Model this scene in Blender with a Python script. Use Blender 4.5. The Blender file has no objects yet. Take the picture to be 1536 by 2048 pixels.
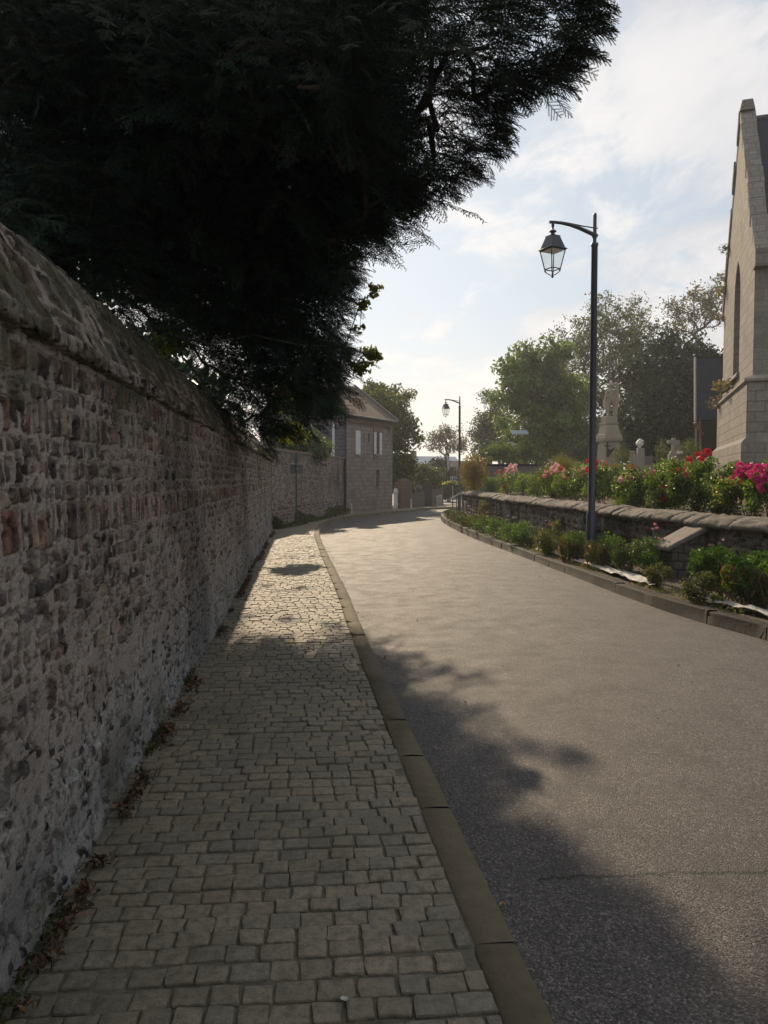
import bpy, math, random
import numpy as np
from math import radians as R, sin, cos, pi, sqrt
from mathutils import Vector

# ------------------------------------------------------------------ camera, sky, sun, exposure
SC = bpy.context.scene
COL = SC.collection
CAMZ = 1.6
PITCH = math.atan(69 / 1540)
cd = bpy.data.cameras.new('camera')
cam = bpy.data.objects.new('camera', cd); COL.objects.link(cam)
cam.location = (0, 0, CAMZ); cam.rotation_euler = (pi / 2 - PITCH, 0, 0)
cd.sensor_fit = 'VERTICAL'; cd.sensor_height = 24.0; cd.lens = 1540 / 2048 * 24.0
cd.clip_start = 0.05; cd.clip_end = 3000
SC.camera = cam

SUN_EL, SUN_AZ = R(29), R(-9)
SUN_DIR = Vector((cos(SUN_EL) * sin(SUN_AZ), cos(SUN_EL) * cos(SUN_AZ), sin(SUN_EL)))
sl = bpy.data.lights.new('sun', 'SUN'); sl.energy = 5.0; sl.angle = R(0.6); sl.color = (1.0, 0.80, 0.56)
sun = bpy.data.objects.new('sun', sl); COL.objects.link(sun)
sun.rotation_euler = SUN_DIR.to_track_quat('Z', 'Y').to_euler()

W = bpy.data.worlds.new("World"); SC.world = W; W.use_nodes = True
SKY_STRENGTH = 0.085
def build_world():
    nt = W.node_tree; nt.nodes.clear(); N = nt.nodes.new; L = nt.links.new
    out = N('ShaderNodeOutputWorld'); bg = N('ShaderNodeBackground'); bg.inputs[1].default_value = SKY_STRENGTH
    sky = N('ShaderNodeTexSky'); sky.sky_type = 'NISHITA'; sky.sun_disc = False
    sky.sun_elevation = SUN_EL; sky.sun_rotation = SUN_AZ
    sky.air_density = 1.0; sky.dust_density = 0.6; sky.ozone_density = 1.5; sky.altitude = 50
    tc = N('ShaderNodeTexCoord'); sep = N('ShaderNodeSeparateXYZ'); L(tc.outputs['Generated'], sep.inputs[0])
    def m(op, a, b=None):
        n = N('ShaderNodeMath'); n.operation = op
        for i, v in enumerate((a, b)):
            if v is None: continue
            if isinstance(v, (int, float)): n.inputs[i].default_value = v
            else: L(v, n.inputs[i])
        return n.outputs[0]
    den = m('ADD', m('MAXIMUM', sep.outputs[2], 0.0), 0.13)
    cx = N('ShaderNodeCombineXYZ')
    L(m('DIVIDE', sep.outputs[0], den), cx.inputs[0]); L(m('DIVIDE', sep.outputs[1], den), cx.inputs[1])
    def noise(scale, detail, rough, dist, off):
        mp = N('ShaderNodeMapping'); mp.inputs[1].default_value = off; mp.inputs[2].default_value = (0, 0, 0.6); mp.inputs[3].default_value = (1.0, 0.62, 1)
        L(cx.outputs[0], mp.inputs[0])
        n = N('ShaderNodeTexNoise'); n.inputs['Scale'].default_value = scale; n.inputs['Detail'].default_value = detail
        n.inputs['Roughness'].default_value = rough; n.inputs['Distortion'].default_value = dist
        L(mp.outputs[0], n.inputs['Vector']); return n.outputs[0]
    def ramp(v, a, b):
        n = N('ShaderNodeMapRange'); n.interpolation_type = 'SMOOTHSTEP'
        n.inputs[1].default_value = a; n.inputs[2].default_value = b; L(v, n.inputs[0]); return n.outputs[0]
    big = noise(1.15, 3, 0.5, 0.2, (3.1, 1.7, 0)); fine = noise(4.4, 9, 0.62, 0.35, (0.4, 5.2, 0))
    f = m('ADD', m('MULTIPLY', big, 0.52), m('MULTIPLY', fine, 0.56))
    cov = ramp(f, 0.475, 0.60)
    grey = ramp(noise(1.9, 6, 0.6, 0.3, (7.7, 2.2, 0)), 0.35, 0.7)
    # pale veil of blue sky, tamed so that the glow round the sun is a soft one
    mixv = N('ShaderNodeMix'); mixv.data_type = 'RGBA'; mixv.inputs[0].default_value = 0.80
    L(sky.outputs[0], mixv.inputs[6]); mixv.inputs[7].default_value = (0.50 / SKY_STRENGTH, 0.575 / SKY_STRENGTH, 0.66 / SKY_STRENGTH, 1)
    cc = N('ShaderNodeMix'); cc.data_type = 'RGBA'; L(grey, cc.inputs[0])
    cc.inputs[6].default_value = (0.83 / SKY_STRENGTH, 0.80 / SKY_STRENGTH, 0.79 / SKY_STRENGTH, 1)
    cc.inputs[7].default_value = (0.56 / SKY_STRENGTH, 0.57 / SKY_STRENGTH, 0.62 / SKY_STRENGTH, 1)
    mx = N('ShaderNodeMix'); mx.data_type = 'RGBA'; L(m('MULTIPLY', cov, 0.85), mx.inputs[0])
    L(mixv.outputs[2], mx.inputs[6]); L(cc.outputs[2], mx.inputs[7])
    # hazy warm horizon
    hz = N('ShaderNodeMix'); hz.data_type = 'RGBA'
    L(m('MULTIPLY', m('SUBTRACT', 1.0, ramp(sep.outputs[2], 0.0, 0.24)), 0.70), hz.inputs[0])
    L(mx.outputs[2], hz.inputs[6]); hz.inputs[7].default_value = (0.80 / SKY_STRENGTH, 0.735 / SKY_STRENGTH, 0.66 / SKY_STRENGTH, 1)
    dt = N('ShaderNodeVectorMath'); dt.operation = 'DOT_PRODUCT'; L(tc.outputs['Generated'], dt.inputs[0]); dt.inputs[1].default_value = (sin(SUN_AZ + R(7)) * cos(R(12)), cos(SUN_AZ + R(7)) * cos(R(12)), sin(R(12)))
    gl = N('ShaderNodeMix'); gl.data_type = 'RGBA'; gl.blend_type = 'ADD'; L(m('MULTIPLY', m('POWER', m('MAXIMUM', dt.outputs['Value'], 0.0), 14.0), 0.18), gl.inputs[0])
    L(hz.outputs[2], gl.inputs[6]); gl.inputs[7].default_value = (1.0 / SKY_STRENGTH, 0.93 / SKY_STRENGTH, 0.80 / SKY_STRENGTH, 1); hz = gl
    L(hz.outputs[2], bg.inputs[0]); L(bg.outputs[0], out.inputs[0])
build_world()
SC.view_settings.view_transform = 'Standard'; SC.view_settings.look = 'None'
SC.view_settings.exposure = 0.12; SC.view_settings.gamma = 1.0
SC.cycles.max_bounces = 6; SC.cycles.diffuse_bounces = 3; SC.cycles.glossy_bounces = 2
SC.cycles.transmission_bounces = 4; SC.cycles.transparent_max_bounces = 6
SC.cycles.use_denoising = True
SC.cycles.sample_clamp_indirect = 6.0

# ------------------------------------------------------------------ helpers
rng = np.random.default_rng(7)
random.seed(7)
def zg(Y):                                              # the street falls gently away
    t = np.maximum(np.asarray(Y, float) - 12.0, 0); return -0.006 * np.minimum(t, 60)
def zroad(Y):
    Y = np.asarray(Y, float); t = np.clip((Y - 15) / 9, 0, 1); return zg(Y) - 0.045 - 0.065 * t * t * (3 - 2 * t)
def at(px, py, Y):                                      # a photo pixel at a chosen distance -> a world point
    u = (px - 768) / 1540; v = (1024 - py) / 1540
    dy = v * sin(PITCH) + cos(PITCH); dz = v * cos(PITCH) - sin(PITCH)
    return Vector((u * Y / dy, Y, CAMZ + dz * Y / dy))
def onground(px, py, off=0.0, f=zg):                    # a photo pixel on the ground -> a world point
    Y = 10.0
    for _ in range(60):
        v = (1024 - py) / 1540; dy = v * sin(PITCH) + cos(PITCH); dz = v * cos(PITCH) - sin(PITCH)
        Y = (float(f(Y)) + off - CAMZ) * dy / dz
    return at(px, py, Y)
def project(P):
    P = np.asarray(P, float).reshape(-1, 3); d = P - np.array([0, 0, CAMZ])
    f = d[:, 1] * cos(PITCH) - d[:, 2] * sin(PITCH); u = d[:, 1] * sin(PITCH) + d[:, 2] * cos(PITCH)
    return 768 + 1540 * d[:, 0] / f, 1024 - 1540 * u / f
def spline(pts, n):
    pts = np.array(pts, float); P = np.vstack([2 * pts[0] - pts[1], pts, 2 * pts[-1] - pts[-2]]); out = []
    segs = len(pts) - 1
    for i in range(segs):
        p0, p1, p2, p3 = P[i:i + 4]
        for t in np.linspace(0, 1, n, endpoint=(i == segs - 1)):
            out.append(0.5 * (2 * p1 + (p2 - p0) * t + (2 * p0 - 5 * p1 + 4 * p2 - p3) * t * t + (3 * p1 - p0 - 3 * p2 + p3) * t ** 3))
    return np.array(out)
def resample(pts, step):
    pts = np.array(pts, float); d = np.r_[0, np.cumsum(np.linalg.norm(np.diff(pts, axis=0), axis=1))]
    s = np.arange(0, d[-1], step); return np.stack([np.interp(s, d, pts[:, k]) for k in range(pts.shape[1])], 1)
def hash2(ix, iy, seed=0):
    h = (ix.astype(np.int64) * 374761393 + iy.astype(np.int64) * 668265263 + seed * 974634777) & 0xffffffff
    h = ((h ^ (h >> 13)) * 1274126177) & 0xffffffff
    return ((h ^ (h >> 16)) & 0xffffff) / float(0xffffff)
def vnoise(x, y, seed=0):
    ix = np.floor(x); iy = np.floor(y); fx = x - ix; fy = y - iy
    fx = fx * fx * (3 - 2 * fx); fy = fy * fy * (3 - 2 * fy)
    a = hash2(ix, iy, seed); b = hash2(ix + 1, iy, seed); c = hash2(ix, iy + 1, seed); d = hash2(ix + 1, iy + 1, seed)
    return (a * (1 - fx) + b * fx) * (1 - fy) + (c * (1 - fx) + d * fx) * fy
def fbm(x, y, seed=0, o=4):
    s = 0; a = 0.5
    for k in range(o): s = s + a * vnoise(x * 2 ** k, y * 2 ** k, seed + k); a *= 0.5
    return s / (1 - 0.5 ** o)
def sstep(a, b, x): t = np.clip((x - a) / (b - a), 0, 1); return t * t * (3 - 2 * t)

def mesh_np(name, V, F, mat, parent=None, col=None, smooth=False, world=True):
    """one mesh object from arrays; F is (n,3) or (n,4); vertices are in world space and made local to the parent"""
    V = np.asarray(V, np.float64).reshape(-1, 3)
    if parent is not None and world: V = V - np.array(parent_origin(parent))
    V = V.astype(np.float32); F = np.asarray(F, np.int32); k = F.shape[1]; n = len(F)
    me = bpy.data.meshes.new(name)
    me.vertices.add(len(V)); me.vertices.foreach_set('co', V.ravel())
    me.loops.add(n * k); me.loops.foreach_set('vertex_index', F.ravel())
    me.polygons.add(n); me.polygons.foreach_set('loop_start', np.arange(0, n * k, k, dtype=np.int32))
    me.polygons.foreach_set('loop_total', np.full(n, k, np.int32))
    if smooth: me.polygons.foreach_set('use_smooth', np.ones(n, bool))
    me.update(calc_edges=True)
    if col is not None:
        a = me.color_attributes.new('tint', 'FLOAT_COLOR', 'POINT')
        c = np.ones((len(V), 4), np.float32); c[:, :3] = col; a.data.foreach_set('color', c.ravel())
    me.materials.append(mat)
    return link(name, me, parent)
def parent_origin(p):
    o = np.zeros(3)
    while p is not None: o = o + np.array(p.location); p = p.parent
    return o
def link(name, me, parent=None):
    o = bpy.data.objects.new(name, me); COL.objects.link(o)
    if parent is not None: o.parent = parent
    return o
def tag(o, label=None, cat=None, group=None, kind=None):
    if label: o['label'] = label
    if cat: o['category'] = cat
    if group: o['group'] = group
    if kind: o['kind'] = kind
    return o
def thing(name, loc, label, cat, group=None, rz=0.0):
    o = bpy.data.objects.new(name, None); COL.objects.link(o); o.location = loc; o.rotation_euler = (0, 0, rz)
    o.empty_display_size = 0.2
    return tag(o, label, cat, group, 'thing')
def copy_thing(src, loc, label, rz=0.0, scale=1.0):
    def dup(o, par):
        c = o.copy(); COL.objects.link(c)
        if par is not None: c.parent = par
        for ch in o.children: dup(ch, c)
        return c
    c = dup(src, None); c.location = loc; c.rotation_euler = (0, 0, rz); c.scale = (scale,) * 3; c['label'] = label
    return c

class MB:                                               # a small mesh collector with metric UVs
    def __init__(s): s.v = []; s.f = []; s.sm = []
    def poly(s, pts, smooth=False):
        b = len(s.v); s.v += [tuple(p) for p in pts]; s.f.append(tuple(range(b, b + len(pts)))); s.sm.append(smooth)
    def add(s, V, F, smooth=False):
        b = len(s.v); s.v += [tuple(p) for p in V]; s.f += [tuple(i + b for i in f) for f in F]; s.sm += [smooth] * len(F)
    def box(s, c, d, ax=(1, 0, 0), taper=1.0, up=(0, 0, 1)):
        """box centred on c, d = full size along ax, across, up"""
        ax = Vector(ax).normalized(); up = Vector(up).normalized(); ay = up.cross(ax).normalized(); c = Vector(c)
        V = []
        for k, t in ((-1, 1.0), (1, taper)):
            for i, j in ((-1, -1), (1, -1), (1, 1), (-1, 1)):
                V.append(c + ax * (d[0] / 2 * i * t) + ay * (d[1] / 2 * j * t) + up * (d[2] / 2 * k))
        s.add(V, [(3, 2, 1, 0), (4, 5, 6, 7), (0, 1, 5, 4), (1, 2, 6, 5), (2, 3, 7, 6), (3, 0, 4, 7)])
    def prism(s, prof, off, z0=None):
        """closed outline prof (list of 3-D points) pushed along off"""
        off = Vector(off); A = [Vector(p) for p in prof]; B = [p + off for p in A]; n = len(A)
        s.add(A + B, [tuple(range(n - 1, -1, -1)), tuple(range(n, 2 * n))] + [(i, (i + 1) % n, n + (i + 1) % n, n + i) for i in range(n)])
    def tube(s, pts, r, seg=10, caps=True, smooth=True):
        pts = [Vector(p) for p in pts]; n = len(pts)
        rs = r if hasattr(r, '__len__') else [r] * n
        V = []; ref = None
        for i, p in enumerate(pts):
            d = (pts[min(i + 1, n - 1)] - pts[max(i - 1, 0)]).normalized()
            if ref is None: ref = Vector((1, 0, 0)) if abs(d.x) < 0.8 else Vector((0, 1, 0))
            a = d.cross(ref).normalized(); b = d.cross(a).normalized(); ref = -b if False else b.cross(d) * 0 + ref
            for k in range(seg):
                t = 2 * pi * k / seg; V.append(p + a * (cos(t) * rs[i]) + b * (sin(t) * rs[i]))
        F = [(i * seg + k, i * seg + (k + 1) % seg, (i + 1) * seg + (k + 1) % seg, (i + 1) * seg + k) for i in range(n - 1) for k in range(seg)]
        s.add(V, F, smooth)
        if caps:
            s.poly(V[:seg][::-1]); s.poly(V[-seg:])
    def lathe(s, prof, c=(0, 0, 0), seg=16, smooth=True, rot=0.0):
        c = Vector(c); V = []; n = len(prof)
        for r, z in prof:
            for k in range(seg):
                t = 2 * pi * k / seg + rot; V.append(c + Vector((r * cos(t), r * sin(t), z)))
        F = [(i * seg + k, i * seg + (k + 1) % seg, (i + 1) * seg + (k + 1) % seg, (i + 1) * seg + k) for i in range(n - 1) for k in range(seg)]
        s.add(V, F, smooth)
        s.poly(V[:seg][::-1]); s.poly(V[-seg:])
    def build(s, name, mat, parent=None, world=True, bevel=0.0, noise=0.0, seed=0):
        V = np.array(s.v, float)
        if noise:
            h = lambda k: hash2(np.round(V[:, 0] * 977), np.round(V[:, 1] * 977 + V[:, 2] * 7919), seed + k) - 0.5
            V = V + noise * np.stack([h(1), h(2), h(3)], 1)
        if parent is not None and world: V = V - parent_origin(parent)
        me = bpy.data.meshes.new(name); me.from_pydata(V.tolist(), [], s.f)
        me.polygons.foreach_set('use_smooth', np.array(s.sm, bool))
        uv = me.uv_layers.new(name='UVMap'); V = np.array(s.v, float); co = np.zeros((len(me.loops), 2), np.float32)
        for p in me.polygons:
            n = p.normal
            if abs(n.z) < 0.98:
                u = Vector((0, 0, 1)).cross(n).normalized(); w = n.cross(u)
            else: u = Vector((1, 0, 0)); w = Vector((0, 1, 0))
            for li in p.loop_indices:
                q = Vector(V[me.loops[li].vertex_index]); co[li] = (q.dot(u), q.dot(w))
        uv.data.foreach_set('uv', co.ravel())
        me.materials.append(mat)
        o = link(name, me, parent)
        if bevel:
            b = o.modifiers.new('soft_edges', 'BEVEL'); b.width = bevel; b.segments = 2; b.limit_method = 'ANGLE'; b.angle_limit = R(40)
        return o

def tubes_np(P0, P1, R0, R1, seg=4):                    # many tapered twigs at once
    P0 = np.asarray(P0, float); P1 = np.asarray(P1, float); n = len(P0); d = P1 - P0; d /= np.maximum(np.linalg.norm(d, axis=1, keepdims=True), 1e-9)
    ref = np.where(np.abs(d[:, 2:3]) < 0.9, np.array([[0, 0, 1.0]]), np.array([[1.0, 0, 0]]))
    a = np.cross(d, ref); a /= np.linalg.norm(a, axis=1, keepdims=True); b = np.cross(d, a)
    t = 2 * pi * np.arange(seg) / seg
    ring = a[:, None] * np.cos(t)[None, :, None] + b[:, None] * np.sin(t)[None, :, None]
    V = np.concatenate([P0[:, None] + ring * np.asarray(R0)[:, None, None], P1[:, None] + ring * np.asarray(R1)[:, None, None]], 1)
    k = np.arange(seg); f = np.stack([k, (k + 1) % seg, seg + (k + 1) % seg, seg + k], 1)
    F = (np.arange(n) * 2 * seg)[:, None, None] + f[None]
    return V.reshape(-1, 3), F.reshape(-1, 4)
def rand_dirs(n, g=None):
    g = g or rng; v = g.normal(size=(n, 3)); return v / np.linalg.norm(v, axis=1, keepdims=True)
def leaves_np(C, size, aspect=0.55, g=None, up=0.35, droop=0.0):
    """folded leaf blades at C; returns V,F with 6 vertices (two quads) per leaf"""
    g = g or rng; n = len(C); size = np.broadcast_to(size, (n,))[:, None]
    d = rand_dirs(n, g); d[:, 2] -= droop; d /= np.linalg.norm(d, axis=1, keepdims=True)
    nn = rand_dirs(n, g); nn[:, 2] += up; w = np.cross(d, nn); w /= np.maximum(np.linalg.norm(w, axis=1, keepdims=True), 1e-6); nn = np.cross(w, d)
    C = np.asarray(C); a = C - d * size * 0.5; b = C + d * size * 0.5; h = w * size * aspect * 0.5; fold = nn * size * 0.10
    V = np.stack([a, C - d * size * 0.08 + h + fold, b - d * size * 0.12 + h * 0.35 + fold * 0.5, b, b - d * size * 0.12 - h * 0.35 + fold * 0.5, C - d * size * 0.08 - h + fold], 1)
    base = (np.arange(n) * 6)[:, None, None]; F = base + np.array([[0, 1, 2, 3], [0, 3, 4, 5]])[None]
    return V.reshape(-1, 3), F.reshape(-1, 4)
def tint_np(n, per, base, var, g=None, alt=None, alt_p=0.0):
    g = g or rng; c = np.array(base)[None] * (1 + var * (g.random((n, 1)) * 2 - 1)) * (1 + 0.25 * var * (g.random((n, 3)) * 2 - 1))
    if alt is not None:
        k = g.random(n) < alt_p; c[k] = np.array(alt) * (1 + var * (g.random((k.sum(), 1)) * 2 - 1))
    return np.repeat(np.clip(c, 0, 1), per, 0)

# ------------------------------------------------------------------ materials
class NB:
    def __init__(s, name):
        s.m = bpy.data.materials.new(name); s.m.use_nodes = True; s.nt = s.m.node_tree; s.nt.nodes.clear()
        s.out = s.nt.nodes.new('ShaderNodeOutputMaterial')
    def n(s, t, **kw):
        x = s.nt.nodes.new('ShaderNode' + t)
        for k, v in kw.items(): setattr(x, k, v)
        return x
    def l(s, a, b): s.nt.links.new(a, b)
    def set(s, sock, v):
        if hasattr(v, 'links') or isinstance(v, bpy.types.NodeSocket): s.l(v, sock)
        elif isinstance(v, tuple) and len(v) == 3 and sock.type == 'RGBA': sock.default_value = (*v, 1)
        else: sock.default_value = v
    def coord(s, kind='Object', scale=None):
        o = s.n('TexCoord').outputs[kind]
        if scale is not None:
            m = s.n('Mapping'); m.inputs[3].default_value = scale if hasattr(scale, '__len__') else (scale,) * 3; s.l(o, m.inputs[0]); o = m.outputs[0]
        return o
    def noise(s, vec, scale, detail=4, rough=0.55, dist=0.0, color=False):
        x = s.n('TexNoise'); s.l(vec, x.inputs['Vector']); x.inputs['Scale'].default_value = scale; x.inputs['Detail'].default_value = detail
        x.inputs['Roughness'].default_value = rough; x.inputs['Distortion'].default_value = dist; return x.outputs[1 if color else 0]
    def vor(s, vec, scale, feature='F1', out='Distance', rnd=1.0):
        x = s.n('TexVoronoi'); x.feature = feature; s.l(vec, x.inputs['Vector']); x.inputs['Scale'].default_value = scale; x.inputs['Randomness'].default_value = rnd; return x.outputs[out]
    def mr(s, v, a, b, c=0.0, d=1.0, smooth=False):
        x = s.n('MapRange'); s.set(x.inputs[0], v)
        if smooth: x.interpolation_type = 'SMOOTHSTEP'
        for i, q in enumerate((a, b, c, d)): x.inputs[i + 1].default_value = q
        return x.outputs[0]
    def math(s, op, a, b=0.0):
        x = s.n('Math', operation=op); s.set(x.inputs[0], a); s.set(x.inputs[1], b); return x.outputs[0]
    def mix(s, f, a, b, mode='MIX'):
        x = s.n('Mix', data_type='RGBA', blend_type=mode); s.set(x.inputs[0], f); s.set(x.inputs[6], a); s.set(x.inputs[7], b); return x.outputs[2]
    def bump(s, h, strength=0.5, dist=0.01, normal=None):
        x = s.n('Bump'); x.inputs['Strength'].default_value = strength; x.inputs['Distance'].default_value = dist; s.l(h, x.inputs['Height'])
        if normal is not None: s.l(normal, x.inputs['Normal'])
        return x.outputs[0]
    def bsdf(s, color, rough=0.8, normal=None, metal=0.0, spec=0.5, **kw):
        b = s.n('BsdfPrincipled'); s.set(b.inputs['Base Color'], color); s.set(b.inputs['Roughness'], rough); s.set(b.inputs['Metallic'], metal)
        s.set(b.inputs['Specular IOR Level'], spec)
        if normal is not None: s.l(normal, b.inputs['Normal'])
        for k, v in kw.items(): s.set(b.inputs[k.replace('_', ' ')], v)
        s.l(b.outputs[0], s.out.inputs[0]); return b
    def tint(s): x = s.n('VertexColor'); x.layer_name = 'tint'; return x.outputs[0]

def m_plain(name, c, rough=0.7, var=0.25, scale=6.0, bump=0.3, metal=0.0, spec=0.4, dist=0.004):
    b = NB(name); v = b.coord(); f = b.noise(v, scale, 6, 0.6)
    c2 = tuple(x * (1 - var) for x in c); c1 = tuple(min(1, x * (1 + var)) for x in c)
    b.bsdf(b.mix(f, c2, c1), rough, b.bump(b.noise(v, scale * 8, 5, 0.6), bump, dist), metal, spec); return b.m
def m_tint(name, rough=0.9, fine=120.0, amt=0.35, bump=0.5, dist=0.003, spec=0.25):
    b = NB(name); v = b.coord(); f = b.noise(v, fine, 5, 0.65)
    k = b.mr(f, 0.25, 0.75, 1 - amt, 1 + amt)
    cb = b.n('CombineColor')
    for i in range(3): b.l(k, cb.inputs[i])
    b.bsdf(b.mix(1.0, b.tint(), cb.outputs[0], 'MULTIPLY'), rough, b.bump(f, bump, dist), 0.0, spec); return b.m
def m_leaf(name, trans=0.35, rough=0.5, spec=0.4, tcol=(1.5, 1.6, 0.6)):
    b = NB(name); c = b.tint()
    d = b.n('BsdfPrincipled'); b.l(c, d.inputs['Base Color']); d.inputs['Roughness'].default_value = rough; d.inputs['Specular IOR Level'].default_value = spec
    t = b.n('BsdfTranslucent'); tc = b.mix(1.0, c, tcol, 'MULTIPLY'); b.l(tc, t.inputs[0])
    m = b.n('MixShader'); m.inputs[0].default_value = trans; b.l(d.outputs[0], m.inputs[1]); b.l(t.outputs[0], m.inputs[2]); b.l(m.outputs[0], b.out.inputs[0]); return b.m
def m_blocks(name, c1, c2, mortar, bw, bh, gap=0.012, var=0.5, stain=(0.05, 0.05, 0.055), stain_amt=0.4, bump=0.6, rough=0.9, distort=0.02):
    """coursed stone or brick from metric UVs, with worn edges and weather stains"""
    b = NB(name); uv = b.coord('UV'); 
    nz = b.noise(uv, 3.0, 4, 0.6, color=True); ad = b.n('VectorMath', operation='MULTIPLY_ADD')
    b.l(nz, ad.inputs[0]); ad.inputs[1].default_value = (distort * 2,) * 3; b.l(uv, ad.inputs[2])
    br = b.n('TexBrick'); b.l(ad.outputs[0], br.inputs['Vector']); br.inputs['Scale'].default_value = 1.0
    br.inputs['Color1'].default_value = (0, 0, 0, 1); br.inputs['Color2'].default_value = (1, 1, 1, 1); br.inputs['Mortar'].default_value = (0.5, 0.5, 0.5, 1)
    br.inputs['Mortar Size'].default_value = gap; br.inputs['Mortar Smooth'].default_value = 0.35; br.inputs['Bias'].default_value = 0.0
    br.inputs['Brick Width'].default_value = bw; br.inputs['Row Height'].default_value = bh; br.offset = 0.47
    f = b.noise(uv, 9.0, 8, 0.65); f2 = b.noise(uv, 0.8, 5, 0.6)
    stone = b.mix(br.outputs[0], c1, c2)
    stone = b.mix(b.mr(f, 0.3, 0.7, 0, var, True), stone, tuple(x * 0.45 for x in c1))
    stone = b.mix(b.mr(f2, 0.5, 0.72, 0, stain_amt, True), stone, stain)
    st = b.n('Mapping'); st.inputs[3].default_value = (5.0, 0.35, 1); b.l(uv, st.inputs[0]); f3 = b.noise(st.outputs[0], 1.0, 6, 0.65)
    stone = b.mix(b.mr(f3, 0.52, 0.70, 0, stain_amt, True), stone, tuple(x * 1.6 for x in stain)); spots = b.noise(uv, 30, 6, 0.7)
    stone = b.mix(b.mr(spots, 0.58, 0.68, 0, 0.55, True), stone, tuple(x * 0.35 for x in c1)); stone = b.mix(b.mr(spots, 0.30, 0.40, 0.4, 0.0, True), stone, tuple(min(1, x * 1.35) for x in c1))
    col = b.mix(br.outputs[1], stone, mortar)
    h = b.math('SUBTRACT', b.math('MULTIPLY', f, 0.5), b.math('MULTIPLY', br.outputs[1], 0.6))
    b.bsdf(col, rough, b.bump(h, bump, 0.02), 0.0, 0.2); return b.m

# ------------------------------------------------------------------ ground, road, pavement, kerbs
KERB_PX = [(1100, 2048), (735, 1285), (697, 1195), (652, 1105), (640, 1078), (642, 1063), (655, 1050), (690, 1038.5), (760, 1029.5), (820, 1024.5), (880, 1018.5)]
KW = 0.155
kp = [tuple(onground(x, y, 0, zroad))[:2] for x, y in KERB_PX]
_d = np.array(kp[0]) - np.array(kp[1]); _d /= np.linalg.norm(_d)
kp = [tuple(np.array(kp[0]) + _d * 6)] + kp + [(kp[-1][0] + 6, kp[-1][1] + 4), (kp[-1][0] + 30, kp[-1][1] + 10)]
KERB = resample(spline(kp, 24), 0.10)
WA0 = np.array([-0.926, 0.0]); WAD = np.array([-0.107, 1.0]) / np.hypot(0.107, 1.0); WAN = np.array([WAD[1], -WAD[0]])
def wall_x(Y): return -0.926 - 0.107 * Y

m_soil = m_plain('soil', (0.085, 0.062, 0.042), 0.95, 0.5, 9, 0.9, dist=0.03)
m_grassy = m_plain('rough_grass', (0.05, 0.072, 0.022), 0.95, 0.5, 2.5, 0.9, dist=0.04)
def grid_mesh(name, X, Y, Z, mat, smooth=True):
    ny, nx = X.shape; V = np.stack([X, Y, Z], -1).reshape(-1, 3); i = np.arange(ny * nx).reshape(ny, nx)
    F = np.stack([i[:-1, :-1], i[:-1, 1:], i[1:, 1:], i[1:, :-1]], -1).reshape(-1, 4)
    return mesh_np(name, V, F, mat, smooth=smooth)
gx = np.r_[np.linspace(-900, -40, 12), np.linspace(-30, 60, 40), np.linspace(70, 900, 12)]
gy = np.r_[np.linspace(-200, -20, 8), np.linspace(-15, 120, 60), np.linspace(140, 1500, 16)]
GX, GY = np.meshgrid(gx, gy)
tag(grid_mesh('ground', GX, GY, zg(GY) - 0.32, m_grassy), kind='structure')

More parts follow.
